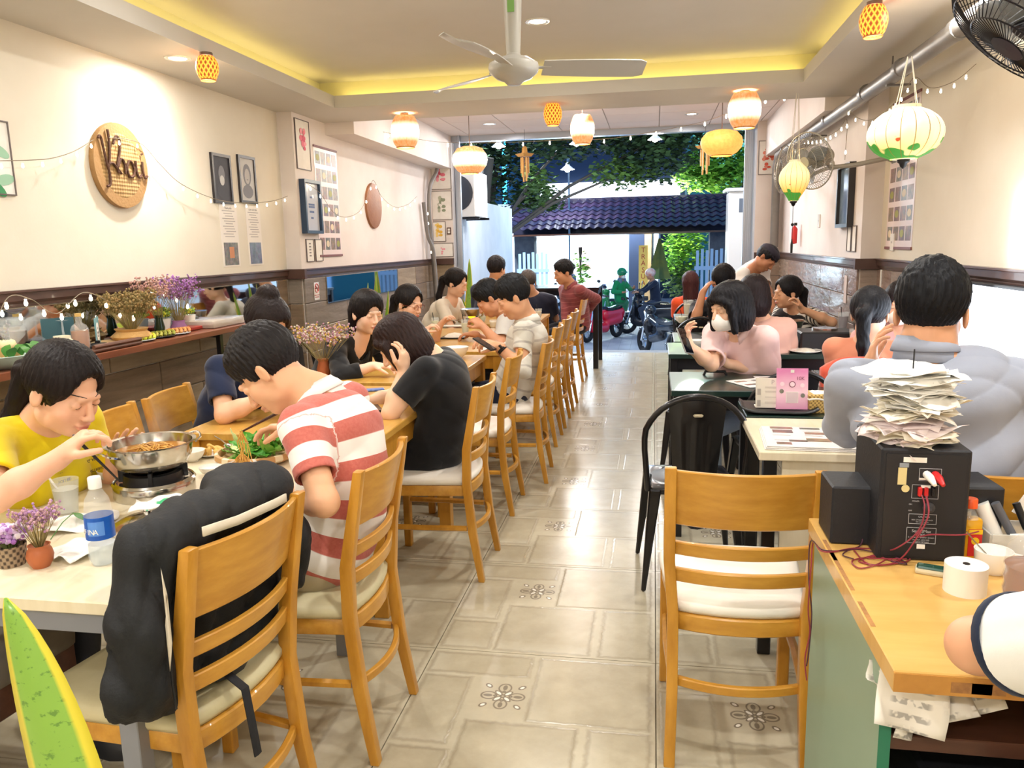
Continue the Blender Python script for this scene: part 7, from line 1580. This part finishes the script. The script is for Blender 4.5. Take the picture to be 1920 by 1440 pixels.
w2 = lambda L, x: [on(a, b_, x=x) for a, b_ in L]
string('fairy lights swagged from the left edge to the woven sign', w2([(-20,302),(60,300),(100,296),(140,283),(175,262)], XL+.05), .13)
string('fairy lights swagged from the woven sign past the two portraits to the pillar', w2([(205,258),(262,268),(300,308),(340,345),(400,372),(450,380),(510,377),(550,362),(570,345)], XL+.05), .16)
string('fairy lights swagged across the menu poster and over the plain brown tray', [on(a,b_,x=XLF+.06) for a, b_ in ((572,342),(600,362),(625,398),(650,407),(675,395),(690,365),(700,338),(715,368),(740,388),(765,383),(782,368))], .2, r=.008)
string('fairy lights strung across the ceiling before the entrance', [on(632,222,y=7.0), on(685,238,y=7.4), on(740,252,y=7.8), on(820,266,y=8.4), on(900,268,y=8.8), on(980,266,y=9), on(1060,262,y=9), on(1140,260,y=9), on(1230,246,y=8.8), on(1330,225,y=8.4), on(1420,188,y=7.8), on(1500,176,y=7.2)], .3, r=.011)
string('fairy lights looped along the grey pipe and the right wall', [on(1585,200,x=1.4), on(1610,222,x=1.45), on(1640,222,x=1.5), on(1690,180,x=1.5), on(1715,145,x=1.5), on(1745,165,x=1.55), on(1790,152,x=1.6), on(1830,120,x=1.62)], .13)
string('fairy lights hanging along the wall beside the yellow lantern', [on(1500,290,x=1.45), on(1480,262,x=1.45), on(1530,262,x=1.45), on(1570,245,x=1.45), on(1588,225,x=1.45), on(1584,300,x=1.47)], .2, r=.008)
string('fairy lights draped among the flowers and ornaments on the shelf', [V((-2.86,y,z)) for y, z in ((2.35,1.12),(2.6,1.22),(2.75,1.28),(2.82,1.17),(3.0,1.16),(3.12,1.28),(3.25,1.26),(3.4,1.18),(3.6,1.27),(3.8,1.2),(3.95,1.12),(4.15,1.26),(4.4,1.2),(4.6,1.1))], .12, r=.009)
string('fairy lights down the corner pipe by the left entrance pillar', [V((-2.8,9.8,1.95)), V((-2.8,9.82,1.6)), V((-2.78,9.85,1.35))], .12, r=.009)
# ------------------------------------------------------------------ the street outside
GZ = -.85
def paving(nt, b):
    x, y, z = sep(nt, coords(nt)); f = ((x*4.).fr()-.04).lt(0.).mx(((y*4.).fr()-.04).lt(0.)); n = noise(nt, coords(nt), 1.2, 4); c = mix(nt, n, '#92959c', '#b4b7bd'); nt.links.new(mix(nt, f*.5, c, '#5b5c62').k, b.inputs['Base Color'])
struct(B().bx(-14,12,YE+.1,60,GZ-.1,GZ).go('ground', mat('street_paving','#a2a6ac',.5,fn=paving)))
struct(B().bx(-3.2,2.2,YE+.1,11.0,GZ,-.02).go('ground_step', mat('forecourt_concrete','#8d9197',.6,var=(2,'#74787e'))))
for i in range(3): struct(B().bx(-3.2,2.2,11.0+.3*i,11.3+.3*i,GZ,-.02-.22*(i+1)).go('ground_step', mat('forecourt_concrete')))
YW = mat('yard_wall_paint', '#cfd6dc', .8, var=(1.2,'#b4bec8'), bump=(20,.1))
struct(B().bx(-3.1,-2.75,YE+.22,15.6,GZ,2.15).go('wall_yard_left', YW)); struct(B().bx(1.62,1.95,YE+.22,15.6,GZ,2.3).go('wall_yard_right', YW))
t = thing('air_conditioner', 'white air conditioner outdoor unit on the left yard wall', 'air conditioner', (-2.72,11.25,1.85)); B().bx(0,.3,-.42,.42,0,.62).go('case', WHITE, t, bev=.01); B().lathe([(.24,0),(.24,.006),(.2,.012),(.0001,.012)], (.0,0,0), 24).go('fan_grille', mat('grille_dark','#3c4048',.5), t, M=Matrix.Translation((.06,-.421,.32))@Matrix.Rotation(PI/2,4,'X')@Matrix.Diagonal((.9,1,1,1)))
B().bx(0,.34,-.35,-.3,-.03,0).bx(0,.34,.3,.35,-.03,0).go('bracket', BLKM, t)
t = thing('utility_cabinet', 'tall white utility cabinet on the right yard wall', 'cabinet', (1.42,12.4,1.0)); B().bx(-.35,.2,-.2,.2,-.1,1.15).go('case', WHITE, t, bev=.02); B().bx(-.2,-.02,-.206,-.2,.85,1.05).go('window', mat('cabinet_window','#6b7480',.2), t, bev=.002)
B().bx(-.4,.2,-.25,.25,1.15,1.2).go('cap', WHITE, t, bev=.01)
# tiled gate roof across the lane: every course of tiles is a row of tile pieces
t = thing('tiled_roof', 'dark clay tiled canopy roof over the gate across the lane', 'roof', (-1.2,21,0))
RT = [mat('roof_tile_%d' % i, c, .4, coat=.15) for i, c in enumerate(('#2c2238','#362640','#25243c'))]; X0, X1, NR, NC = -2.85, 3.45, 7, 27
tm_ = None; z0, z1 = 1.82, 2.68; L_ = math.hypot(2.2, z1-z0); al = math.atan2(z1-z0, 2.2); wt = (X1-X0)/NC
for r_ in range(NR):
    for c_i in range(NC):
        k = (r_*5+c_i*3) % 3
        if tm_ is None: tm_ = {}
        if k not in tm_:
            o = B().grid(lambda u, v: ((u-.5)*wt, v*L_/NR*1.12, .045*math.sin(PI*2*u)*.6+.03*(1-v)), 6, 1, .014).go('roof_tile', RT[k], None, smooth=40); tm_[k] = o.data; bpy.data.objects.remove(o)
        s_ = r_*L_/NR; link('roof_tile', tm_[k], t, (X0+wt*(c_i+.5)+.0, -.0+s_*math.cos(al), z0+s_*math.sin(al)), (al,0,0))
B().bx(X0,X1,.1,2.2,z0-.16,z0-.12).go('soffit', DKWOOD, t); B().bx(X0,X1,2.15,2.4,z0-.1,z1+.04).go('ridge', mat('roof_tile_0'), t)
for x in (X0+.5, X1-.5): B().bx(x-.28,x+.28,1.0,1.5,GZ,z0-.1).go('pillar', mat('stone_pillar','#6b6f76',.8,bump=(6,.6),var=(5,'#4d5058')), t)
GW = mat('pale_blue_gate', '#a9c6e0', .5)
for x0, lb in ((-3.2,'open pale blue slatted gate on the left across the lane'),(1.46,'open pale blue slatted gate on the right across the lane')):
    t = thing('slatted_gate', lb, 'gate', (x0,21.2,GZ+.1))
    for k in range(7): B().bx(.12*k-.38,.12*k-.31,-.015,.015,0,1.95+.04*(k%2)).go('slat', GW, t)
    for z in (.25,1.45): B().bx(-.42,.46,-.035,-.015,z,z+.1).go('rail', GW, t)
# lit shop behind
sh = thing('shopfront', 'brightly lit shop with white walls beyond the tiled gate roof', 'building', (-.2,26,GZ))
WSH = mat('shop_wall_white', '#e9f2f6', .8)
B().bx(-5.2,.35,2.4,2.6,0,3.4).go('back_wall', WSH, sh); B().bx(-5.2,-5.0,0,2.6,0,3.4).go('side_wall', WSH, sh); B().bx(.2,.35,1.0,2.6,0,3.4).go('side_wall', WSH, sh); B().bx(-5.2,.35,-.2,2.6,3.4,3.6).go('shop_ceiling', WSH, sh)
B().bx(-1.4,-.62,1.2,2.4,0,3.2).go('partition', mat('shop_partition','#9eb2cc',.7), sh); B().bx(-.62,-.1,1.1,2.4,0,3.2).go('dark_doorway', mat('doorway_navy','#1f2a44',.8), sh); B().bx(-.1,.12,1.0,1.1,0,3.3).go('timber_post', mat('timber_post','#b99468',.7), sh)
B().bx(-3.0,-.8,2.33,2.4,.4,.85).go('low_counter', mat('counter_navy','#26304a',.7), sh); B().bx(-2.5,-1.9,2.32,2.4,1.3,2.2).go('menu_board', mat('board_pinkish','#d7b8b4',.7), sh)
for k in range(3): B().bx(-2.42,-1.98,2.3,2.32,1.38+.27*k,1.56+.27*k).go('menu_photo', PH[k], sh)
TUBE = glow('cool_tube', '#dff4ff', 30)
for x, y, z in ((-2.6,.9,3.2),(-.9,.2,2.95),(-4.2,1.2,3.2)): B().cyl((x-.9,y,z),(x+.9,y,z),.04,n=8).go('tube_lamp', TUBE, sh)
light('AREA', (-2.4,.7,3.1), 800, (.8,.94,1), 4.8, parent=sh, sy=1.6)
B().lathe([(.3,0),(.3,.06),(.22,.08),(.0001,.08)], (-3.6,.3,2.75), 20, Matrix.Rotation(PI/2,3,'X')).go('round_sign', mat('round_sign_white','#f2f2ee',.5), sh)
t = thing('vertical_sign', 'tall yellow vertical sign with red letters by the shop doorway', 'sign', (-.3,23.6,GZ)); B().cyl((0,0,0),(0,0,1.0),.03,n=8).go('pole', STEEL, t); B().bx(-.13,.13,-.03,.03,.95,2.2).go('board', mat('sign_yellow','#e9c76a',.5,emit=.3), t)
for k, c_i in enumerate('TRÀ SỮA'.replace(' ','')): text(c_i, .2, 'lettering', RED, t, (0,-.033,2.06-.19*k), (PI/2,0,0))
t = thing('closed_parasol', 'closed green and yellow parasol standing by the right gate', 'parasol', (.15,22.2,GZ)); B().cyl((0,0,0),(0,0,2.5),.03,n=8).go('pole', STEEL, t)
b = B(); n = 12; vs = [(0,0,2.5)]+[((.36 if k % 2 else .26)*math.cos(k*PI/6), (.36 if k % 2 else .26)*math.sin(k*PI/6), 1.3) for k in range(n)]; b.add(vs, [(0,1+k,1+(k+1)%n) for k in range(n)]).go('canopy', mat('parasol_green','#8c8a3e',.8,var=(2,'#3f6a4c')), t)
b2 = mat('building_teal', '#2f6e78', .8)
t = thing('building', 'dark teal house behind the trees at the upper right', 'building', (3.4,31,GZ)); B().bx(-2.2,4,0,4,0,9).go('wall', b2, t); B().bx(-2.0,1.6,-.05,.0,4.3,6.6).go('window', mat('lit_window_teal','#5fb7a4',.5,emit=.8), t); B().bx(-2.2,4,-.3,.2,7.0,7.15).go('ledge', mat('ledge_white','#b9d2d8',.6), t)
t = thing('building', 'dark house with a lit white shop sign behind the trees at the left', 'building', (-5.2,33,GZ)); B().bx(-5,7,0,4,0,11).go('wall', mat('building_dark','#2a3a52',.8), t); B().bx(.6,6.2,-.3,-.1,3.6,4.7).go('lit_sign', glow('lit_sign_white','#eef4ff',3.2), t)
B().bx(-.9,-.75,-.4,-.3,3.2,6.6).go('neon_tube', glow('neon_cyan','#38c8ff',9), t)
for x in (-3.2,-1.6): B().bx(x,x+.9,-.05,0,4.6,6.1).go('window', mat('dim_window','#41587a',.4,emit=.25), t)
# lamps with cone shades outside, wind chimes
for px, py, y, lb in ((935,275,11.5,'small white cone lamp hanging outside at the left'),(1081,270,11.5,'small white cone lamp hanging outside in the middle'),(1228,262,11.5,'small white cone lamp hanging outside at the right'),(1064,318,22,'white cone street lamp glowing among the leaves')):
    p = on(px,py,y=y); t = thing('cone_lamp', lb, 'lamp', p, 0, 'cone lamps outside'); s_ = y/11.5
    B().lathe([(.1*s_,0),(.03*s_,.06*s_),(.02*s_,.1*s_),(.0001,.1*s_)], n=18, caps=False).go('shade', mat('lamp_shade_white','#e9ecec',.5,emit=.5), t, smooth=40); B().ball((0,0,.01), .045*s_, 8).go('bulb', glow('outdoor_bulb','#fff6e6',20), t); B().cyl((0,0,.1*s_),(0,0,2.98-p.z),.004,n=5).go('cord', BLKP, t) if y < 20 else B().tube([(0,0,.12),(0,.1,.3),(0,.35,.3),(0,.4,GZ-p.z)], .03, 6).go('pole', STEEL, t)
    light('POINT', (0,0,-.08), 90 if y < 20 else 300, (1,.95,.9) if y < 20 else (.85,.93,1), .1, parent=t)
struct(B().bx(-3.1,1.95,11.46,11.54,2.97,3.03).go('trim_13', ALU)); struct(B().bx(-3.05,-2.99,11.46,11.54,2.1,2.98).go('trim_14', ALU)); struct(B().bx(1.84,1.9,11.46,11.54,2.25,2.98).go('trim_15', ALU))
BAM = mat('chime_bamboo', '#c99a54', .5)
for px, py, y, lb, s_ in ((984,300,10.0,'bamboo wind chime with a little pagoda top hanging at the left of the opening',1),(1322,285,10.0,'bamboo wind chime hanging beside the golden lantern at the right',.9)):
    p = on(px,py,y=y); t = thing('wind_chime', lb, 'wind chime', p); B().tube([(0,0,.2),(0,0,.45)], .002, 4).go('cord', BLKP, t)
    B().lathe([(.0001,.17),(.03,.15),(.035,.09),(.1,.06),(.12,.075),(.085,.04),(.0001,.04)], n=4).go('pagoda_top', BAM, t)
    for k in range(6): a = k*PI/3; B().cyl((.045*math.cos(a),.045*math.sin(a),.03),(.045*math.cos(a),.045*math.sin(a),-.16-.05*(k%3)),.011,n=8).go('chime_tube', BAM, t, smooth=40)
# trees
def leaves(t, name, c, r, n, L, m, seed):
    R = np.random.RandomState(seed); P = R.normal(size=(n,3)); P /= np.linalg.norm(P, axis=1)[:,None]; P *= (R.rand(n,1)**.45)*np.array(r); P += np.array(c)
    P += .12*np.array(r)*np.sin(P[:,[1,2,0]]*3.1)
    a = R.rand(n,3)*6.28; u = np.stack([np.cos(a[:,0]), np.sin(a[:,0]), R.uniform(-.5,.5,n)], 1); w_ = np.stack([-np.sin(a[:,0]), np.cos(a[:,0]), R.uniform(-.8,.8,n)], 1); s_ = R.uniform(.6,1.3,(n,1))*L
    vs = np.stack([P, P+u*s_*.5+w_*s_*.3, P+u*s_, P+u*s_*.5-w_*s_*.3], 1).reshape(-1,3); me = bpy.data.meshes.new(name); me.from_pydata(vs.tolist(), [], np.arange(4*n).reshape(-1,4).tolist()); me.materials.append(m); return stuff(link(name, me, t))
LF = [mat('foliage_dark','#39502e',.6,var=(1.5,'#22351f')), mat('foliage_mid','#5d7a35',.6,var=(1.5,'#3b5526')), mat('foliage_bright','#8fbf3f',.6,var=(1.5,'#5d9a35'))]
def tree(label, x, y, blobs, trunk=True, seed=1):
    t = thing('tree', label, 'tree', (x,y,GZ)); 
    if trunk: B().tube(smooth_pts([V((0,0,0)),V((.1,0,1.5)),V((-.05,.1,3)),V((.1,0,4.2))]), [.13]*16, 8).go('trunk', mat('bark','#4f4840',.9,bump=(12,.6)), t, smooth=True)
    for i, (c_i, r_, n, L, k) in enumerate(blobs):
        leaves(t, 'foliage', c_i, r_, n, L, LF[k], seed*7+i)
        B().tube([(0,0,2.2),(c_i[0]*.5,c_i[1]*.5,(c_i[2]+2.6)/2),c_i], [.05,.035,.015], 6).go('branch', mat('bark'), t)
    return t
tree('big dark leafy tree hanging over the middle of the lane', -3.7, 17.6, [((2.1,0,4.75),(1.5,.8,.7),3200,.16,0),((3.7,.2,4.45),(1.2,.8,.85),2700,.16,0),((3.0,0,3.75),(.7,.5,.35),600,.14,1),((1.2,.1,3.6),(.35,.5,.55),350,.14,1)], seed=2)
tree('dark leafy tree at the upper left behind the yard wall', -3.9, 18.5, [((.3,0,4.2),(1.1,.7,1.3),2200,.17,0),((1.2,.1,3.35),(.7,.4,.35),600,.14,1),((.6,0,5.2),(1.4,.7,.5),1500,.16,0)], seed=3)
tree('lamp-lit bright green tree above the roof at the right', 2.6, 24.5, [((-.5,0,4.4),(1.3,.7,.75),1900,.2,2),((-1.4,0,4.2),(.7,.5,.6),800,.18,2)], seed=4)
tree('dark overhanging tree at the upper right of the opening', 2.6, 18.0, [((-.7,0,4.9),(1.7,.8,.5),2400,.16,0),((.0,0,3.9),(.45,.4,1.0),800,.15,0),((.3,.2,3.0),(.4,.3,.6),400,.14,1)], seed=5)
tree('leafy bush lit yellow beside the shop at the right', .95, 26.0, [((0,0,2.0),(.75,.6,.9),1400,.15,2),((-.1,0,1.1),(.6,.5,.6),500,.16,1)], trunk=False, seed=6)
tree('small leafy branch plant by the left gate', -1.95, 21.6, [((0,0,1.3),(.25,.25,.8),260,.13,2)], trunk=False, seed=8)
light('POINT', (.7,24.6,2.4), 300, (1,.95,.7), .3); light('POINT', (-1.4,15.6,2.6), 130, (.8,.92,1), .4, name='foliage_fill'); light('POINT', (.8,16.0,3.2), 110, (.85,1,.85), .4, name='foliage_fill')  # bare point lights added to brighten the bush, foliage and lane
# motorbikes
MRED = mat('scooter_red', '#d01c34', .2, coat=.6); MBLK = mat('bike_black', '#1b1c22', .25, coat=.5); MGRN = mat('bike_green', '#1f7a44', .3); TYRE = mat('tyre', '#1a1a1c', .8)
def motorbike(label, loc, rz, body, scooter=True, s_=1.):
    t = thing('motorbike', label, 'motorbike', loc, rz); t.scale = (s_,)*3
    for y in (-.62,.62):
        B().tube([(0,y+.22*math.cos(a*PI/12),.27+.22*math.sin(a*PI/12)) for a in range(24)], .055, 8, closed=True).go('tyre', TYRE, t, smooth=True)
        b = B().cyl((-.04,y,.27),(.04,y,.27),.05,n=12)
        for k in range(6): b.tube([(0,y,.27),(0,y+.2*math.cos(k*PI/3),.27+.2*math.sin(k*PI/3))], .01, 5)
        b.go('wheel', CHROME, t, smooth=40)
    if scooter:
        G_ = Fd((-.3,-.9,.2), (.3,.8,1.1), .022); G_.cap((0,-.7,.62),(0,-.1,.6),.15,.13,.06); G_.cap((0,-.62,.48),(0,-.2,.42),.16,.12,.06); G_.cap((0,.35,.3),(0,-.1,.28),.12,.12,.05); G_.cap((0,.4,.35),(0,.32,.9),.13,.1,.06); G_.ell((0,.42,.6),(.2,.07,.3),None,.05); G_.ell((0,.34,1.0),(.13,.09,.08),None,.04); G_.ell((0,.62,.48),(.09,.24,.07),None,.03)
    else:
        G_ = Fd((-.3,-.95,.2), (.3,.8,1.1), .022); G_.cap((0,-.55,.66),(0,-.1,.6),.1,.1,.05); G_.cap((0,-.1,.6),(0,.3,.72),.09,.1,.06); G_.cap((0,-.1,.45),(0,.25,.35),.12,.1,.05); G_.ell((0,.36,.92),(.12,.1,.1),None,.04); G_.ell((0,-.78,.6),(.07,.16,.06),None,.03); G_.ell((0,.62,.5),(.06,.22,.05),None,.03); G_.ell((0,.3,.62),(.2,.05,.2),None,.04)
    me, _ = G_.mesh('fairing'); me.materials.append(body); link('fairing', me, t)
    B().grid(lambda u, v: ((u-.5)*.26, -.68+.6*v, .775-.03*math.sin(PI*v)+.02*(1-(2*u-1)**2)), 8, 8, .07).go('saddle', MBLK, t, smooth=50)
    B().tube([(-.33,.2,1.06),(-.2,.28,1.08),(0,.32,1.05),(.2,.28,1.08),(.33,.2,1.06)], .018, 8).go('handlebar', MBLK, t, smooth=True)
    for sx in (-1,1): B().tube([(sx*.18,.28,1.08),(sx*.24,.26,1.25)], .008, 5).ball((sx*.25,.26,1.28),(.06,.012,.045),8).go('mirror', MBLK, t, smooth=True); B().tube([(sx*.07,.62,.27),(sx*.06,.42,.85)], .025, 8).go('fork', CHROME, t, smooth=True)
    B().ball((0,.45,.88),(.07,.03,.06),10).go('headlight', mat('headlight','#dfe8ee',.1,coat=1), t, smooth=True); B().tube([(.15,.0,.22),(.17,-.4,.27),(.17,-.85,.36)], [.03,.045,.05], 10).go('exhaust', CHROME, t, smooth=40)
    B().bx(-.09,.09,-.86,-.85,.5,.62).go('number_plate', WHITE, t); return t
motorbike('red scooter parked by the entrance, left of the green jacket', V((-1.2,19.0,GZ)), 2.6, MRED); motorbike('green motorbike behind the red scooter beside the green jacket', V((-1.12,21.7,GZ)), 2.7, MGRN)
motorbike('black motorbike with a chrome exhaust parked at the right of the entrance', V((.12,16.2,GZ)), .5, MBLK, False)
motorbike('motorbike of the rider with the orange helmet passing in the lane', V((-.05,20.3,GZ)), 1.45, MBLK, True); motorbike('dark motorbike parked among the tables at the left gate', V((-2.1,20.2,GZ)), 2.5, MBLK, True); motorbike('motorbike parked under the bush at the far right', V((1.9,23.6,GZ)), 1.9, MBLK, True)
pg = person('rider standing in a green jacket and green helmet with a face mask, beside the scooters', V((-.83,20.6,GZ+.86)), V((-.83,20.6,GZ+1.33)), V((-.8,20.57,GZ+1.50)), (.75,-.6,-.1), -30,
    [(1, V((-1.0,20.4,GZ+1.08)), V((-.75,20.3,GZ+1.05)), (1,0,.1), (0,0,1), .5), (-1, V((-.55,20.5,GZ+1.08)), V((-.5,20.3,GZ+1.15)), (.3,-1,.2), (0,0,1), .5)], dict(col='#1f9a5c', dark='#157544', sleeve='long', len=.9, sr=.06, off=.025, name='jacket'), hairs=None, legs='stand', tone='#c98f6b', res=.012, bottom='#6c7f94', brows=False)
mask(pg); B().ball((0,-.01,.05),(.115,.135,.115),16).lathe([(.1,.05),(.125,.055),(.11,.07)], (0,.02,0), 16, sy=1.25, caps=False).go('helmet', mat('helmet_green','#17935a',.25,coat=.5), pg['root'], smooth=True, M=Matrix.Translation(pg['head']-pg['O'])@pg['Mh'].to_4x4())
po = person('rider in a dark jacket and orange helmet on the passing motorbike', V((.05,20.3,GZ+.85)), V((-.02,20.25,GZ+1.33)), V((-.08,20.2,GZ+1.49)), (-.9,-.35,-.1), 195,
    [(1, V((-.25,20.4,GZ+1.1)), V((-.35,20.45,GZ+1.08)), (-1,0,0), (0,0,-1), .6), (-1, V((-.2,20.05,GZ+1.1)), V((-.35,20.0,GZ+1.08)), (-1,0,0), (0,0,-1), .6)], dict(col='#232b3d', sleeve='long', len=.9, name='jacket'), hairs=None, tone='#c98f6b', res=.013, bottom='#3d4658', brows=False, knees={-1:V((-.32,20.15,GZ+.62)),1:V((-.32,20.45,GZ+.62)),'a-1':V((-.2,20.1,GZ+.22)),'a1':V((-.2,20.5,GZ+.22))})
B().ball((0,-.01,.05),(.115,.135,.115),16).go('helmet', mat('helmet_orange','#e06a3a',.25,coat=.5,var=(9,'#f4e6da')), po['root'], smooth=True, M=Matrix.Translation(po['head']-po['O'])@po['Mh'].to_4x4())
pw = person('small dark figure walking before the lit shop', V((-2.5,24.6,GZ+.88)), V((-2.5,24.6,GZ+1.36)), V((-2.5,24.58,GZ+1.54)), (-1,-.1,0), 180, [(1, V((-2.5,24.8,GZ+1.1)), V((-2.6,24.8,GZ+.9)), (0,0,-1), (1,0,0), .3), (-1, V((-2.5,24.4,GZ+1.1)), V((-2.6,24.4,GZ+.9)), (0,0,-1), (1,0,0), .3)],
    dict(col='#33456a', sleeve='long', len=.9), hairs=('short','#15151a'), legs='stand', tone='#b98460', res=.016, bottom='#2c3448', brows=False)
# steam over the hot pot
def steam(nt, b):
    o = nt.nodes['Material Output']; v = nt.nodes.new('ShaderNodeVolumePrincipled'); x, y, z = sep(nt, coords(nt)); n = noise(nt, coords(nt, 'Object', (1,1,.6)), 16, 3)
    r = ((x*x+y*y).m('SQRT')*-10.+1.).m('MAXIMUM',0.); h = (z*-7.+1.).m('MAXIMUM',0.).m('MINIMUM',1.)
    nt.links.new(((n-.45).m('MAXIMUM',0.)*r*h*34.).k, v.inputs['Density']); v.inputs['Color'].default_value = (1,1,1,1); nt.links.new(v.outputs[0], o.inputs['Volume'])
    nt.links.remove(o.inputs['Surface'].links[0])
p = hp.location; tag(B().lathe([(.07,0),(.1,.08),(.09,.2),(.0001,.26)], n=20).go('steam', mat('steam', '#ffffff', fn=steam), loc=p+V((0,0,.075))), 'thin steam rising from the hot pot', 'steam', kind='stuff')

# flood lamp added out of view to brighten the lane
t = thing('added_flood_lamp', 'added flood lamp on a steel pole, out of view behind the yard wall', 'lamp', (-6.5,18.0,GZ)); B().tube([(0,0,0),(0,0,5.6),(.9,0,6.0)], .05, 8).go('pole', STEEL, t); B().box((1.1,0,5.95),(.5,.2,.08)).go('head', WHITE, t)
light('AREA', (1.1,0,5.88), 1500, (.72,.86,1), .5, rot=(0,-.5,0), parent=t)
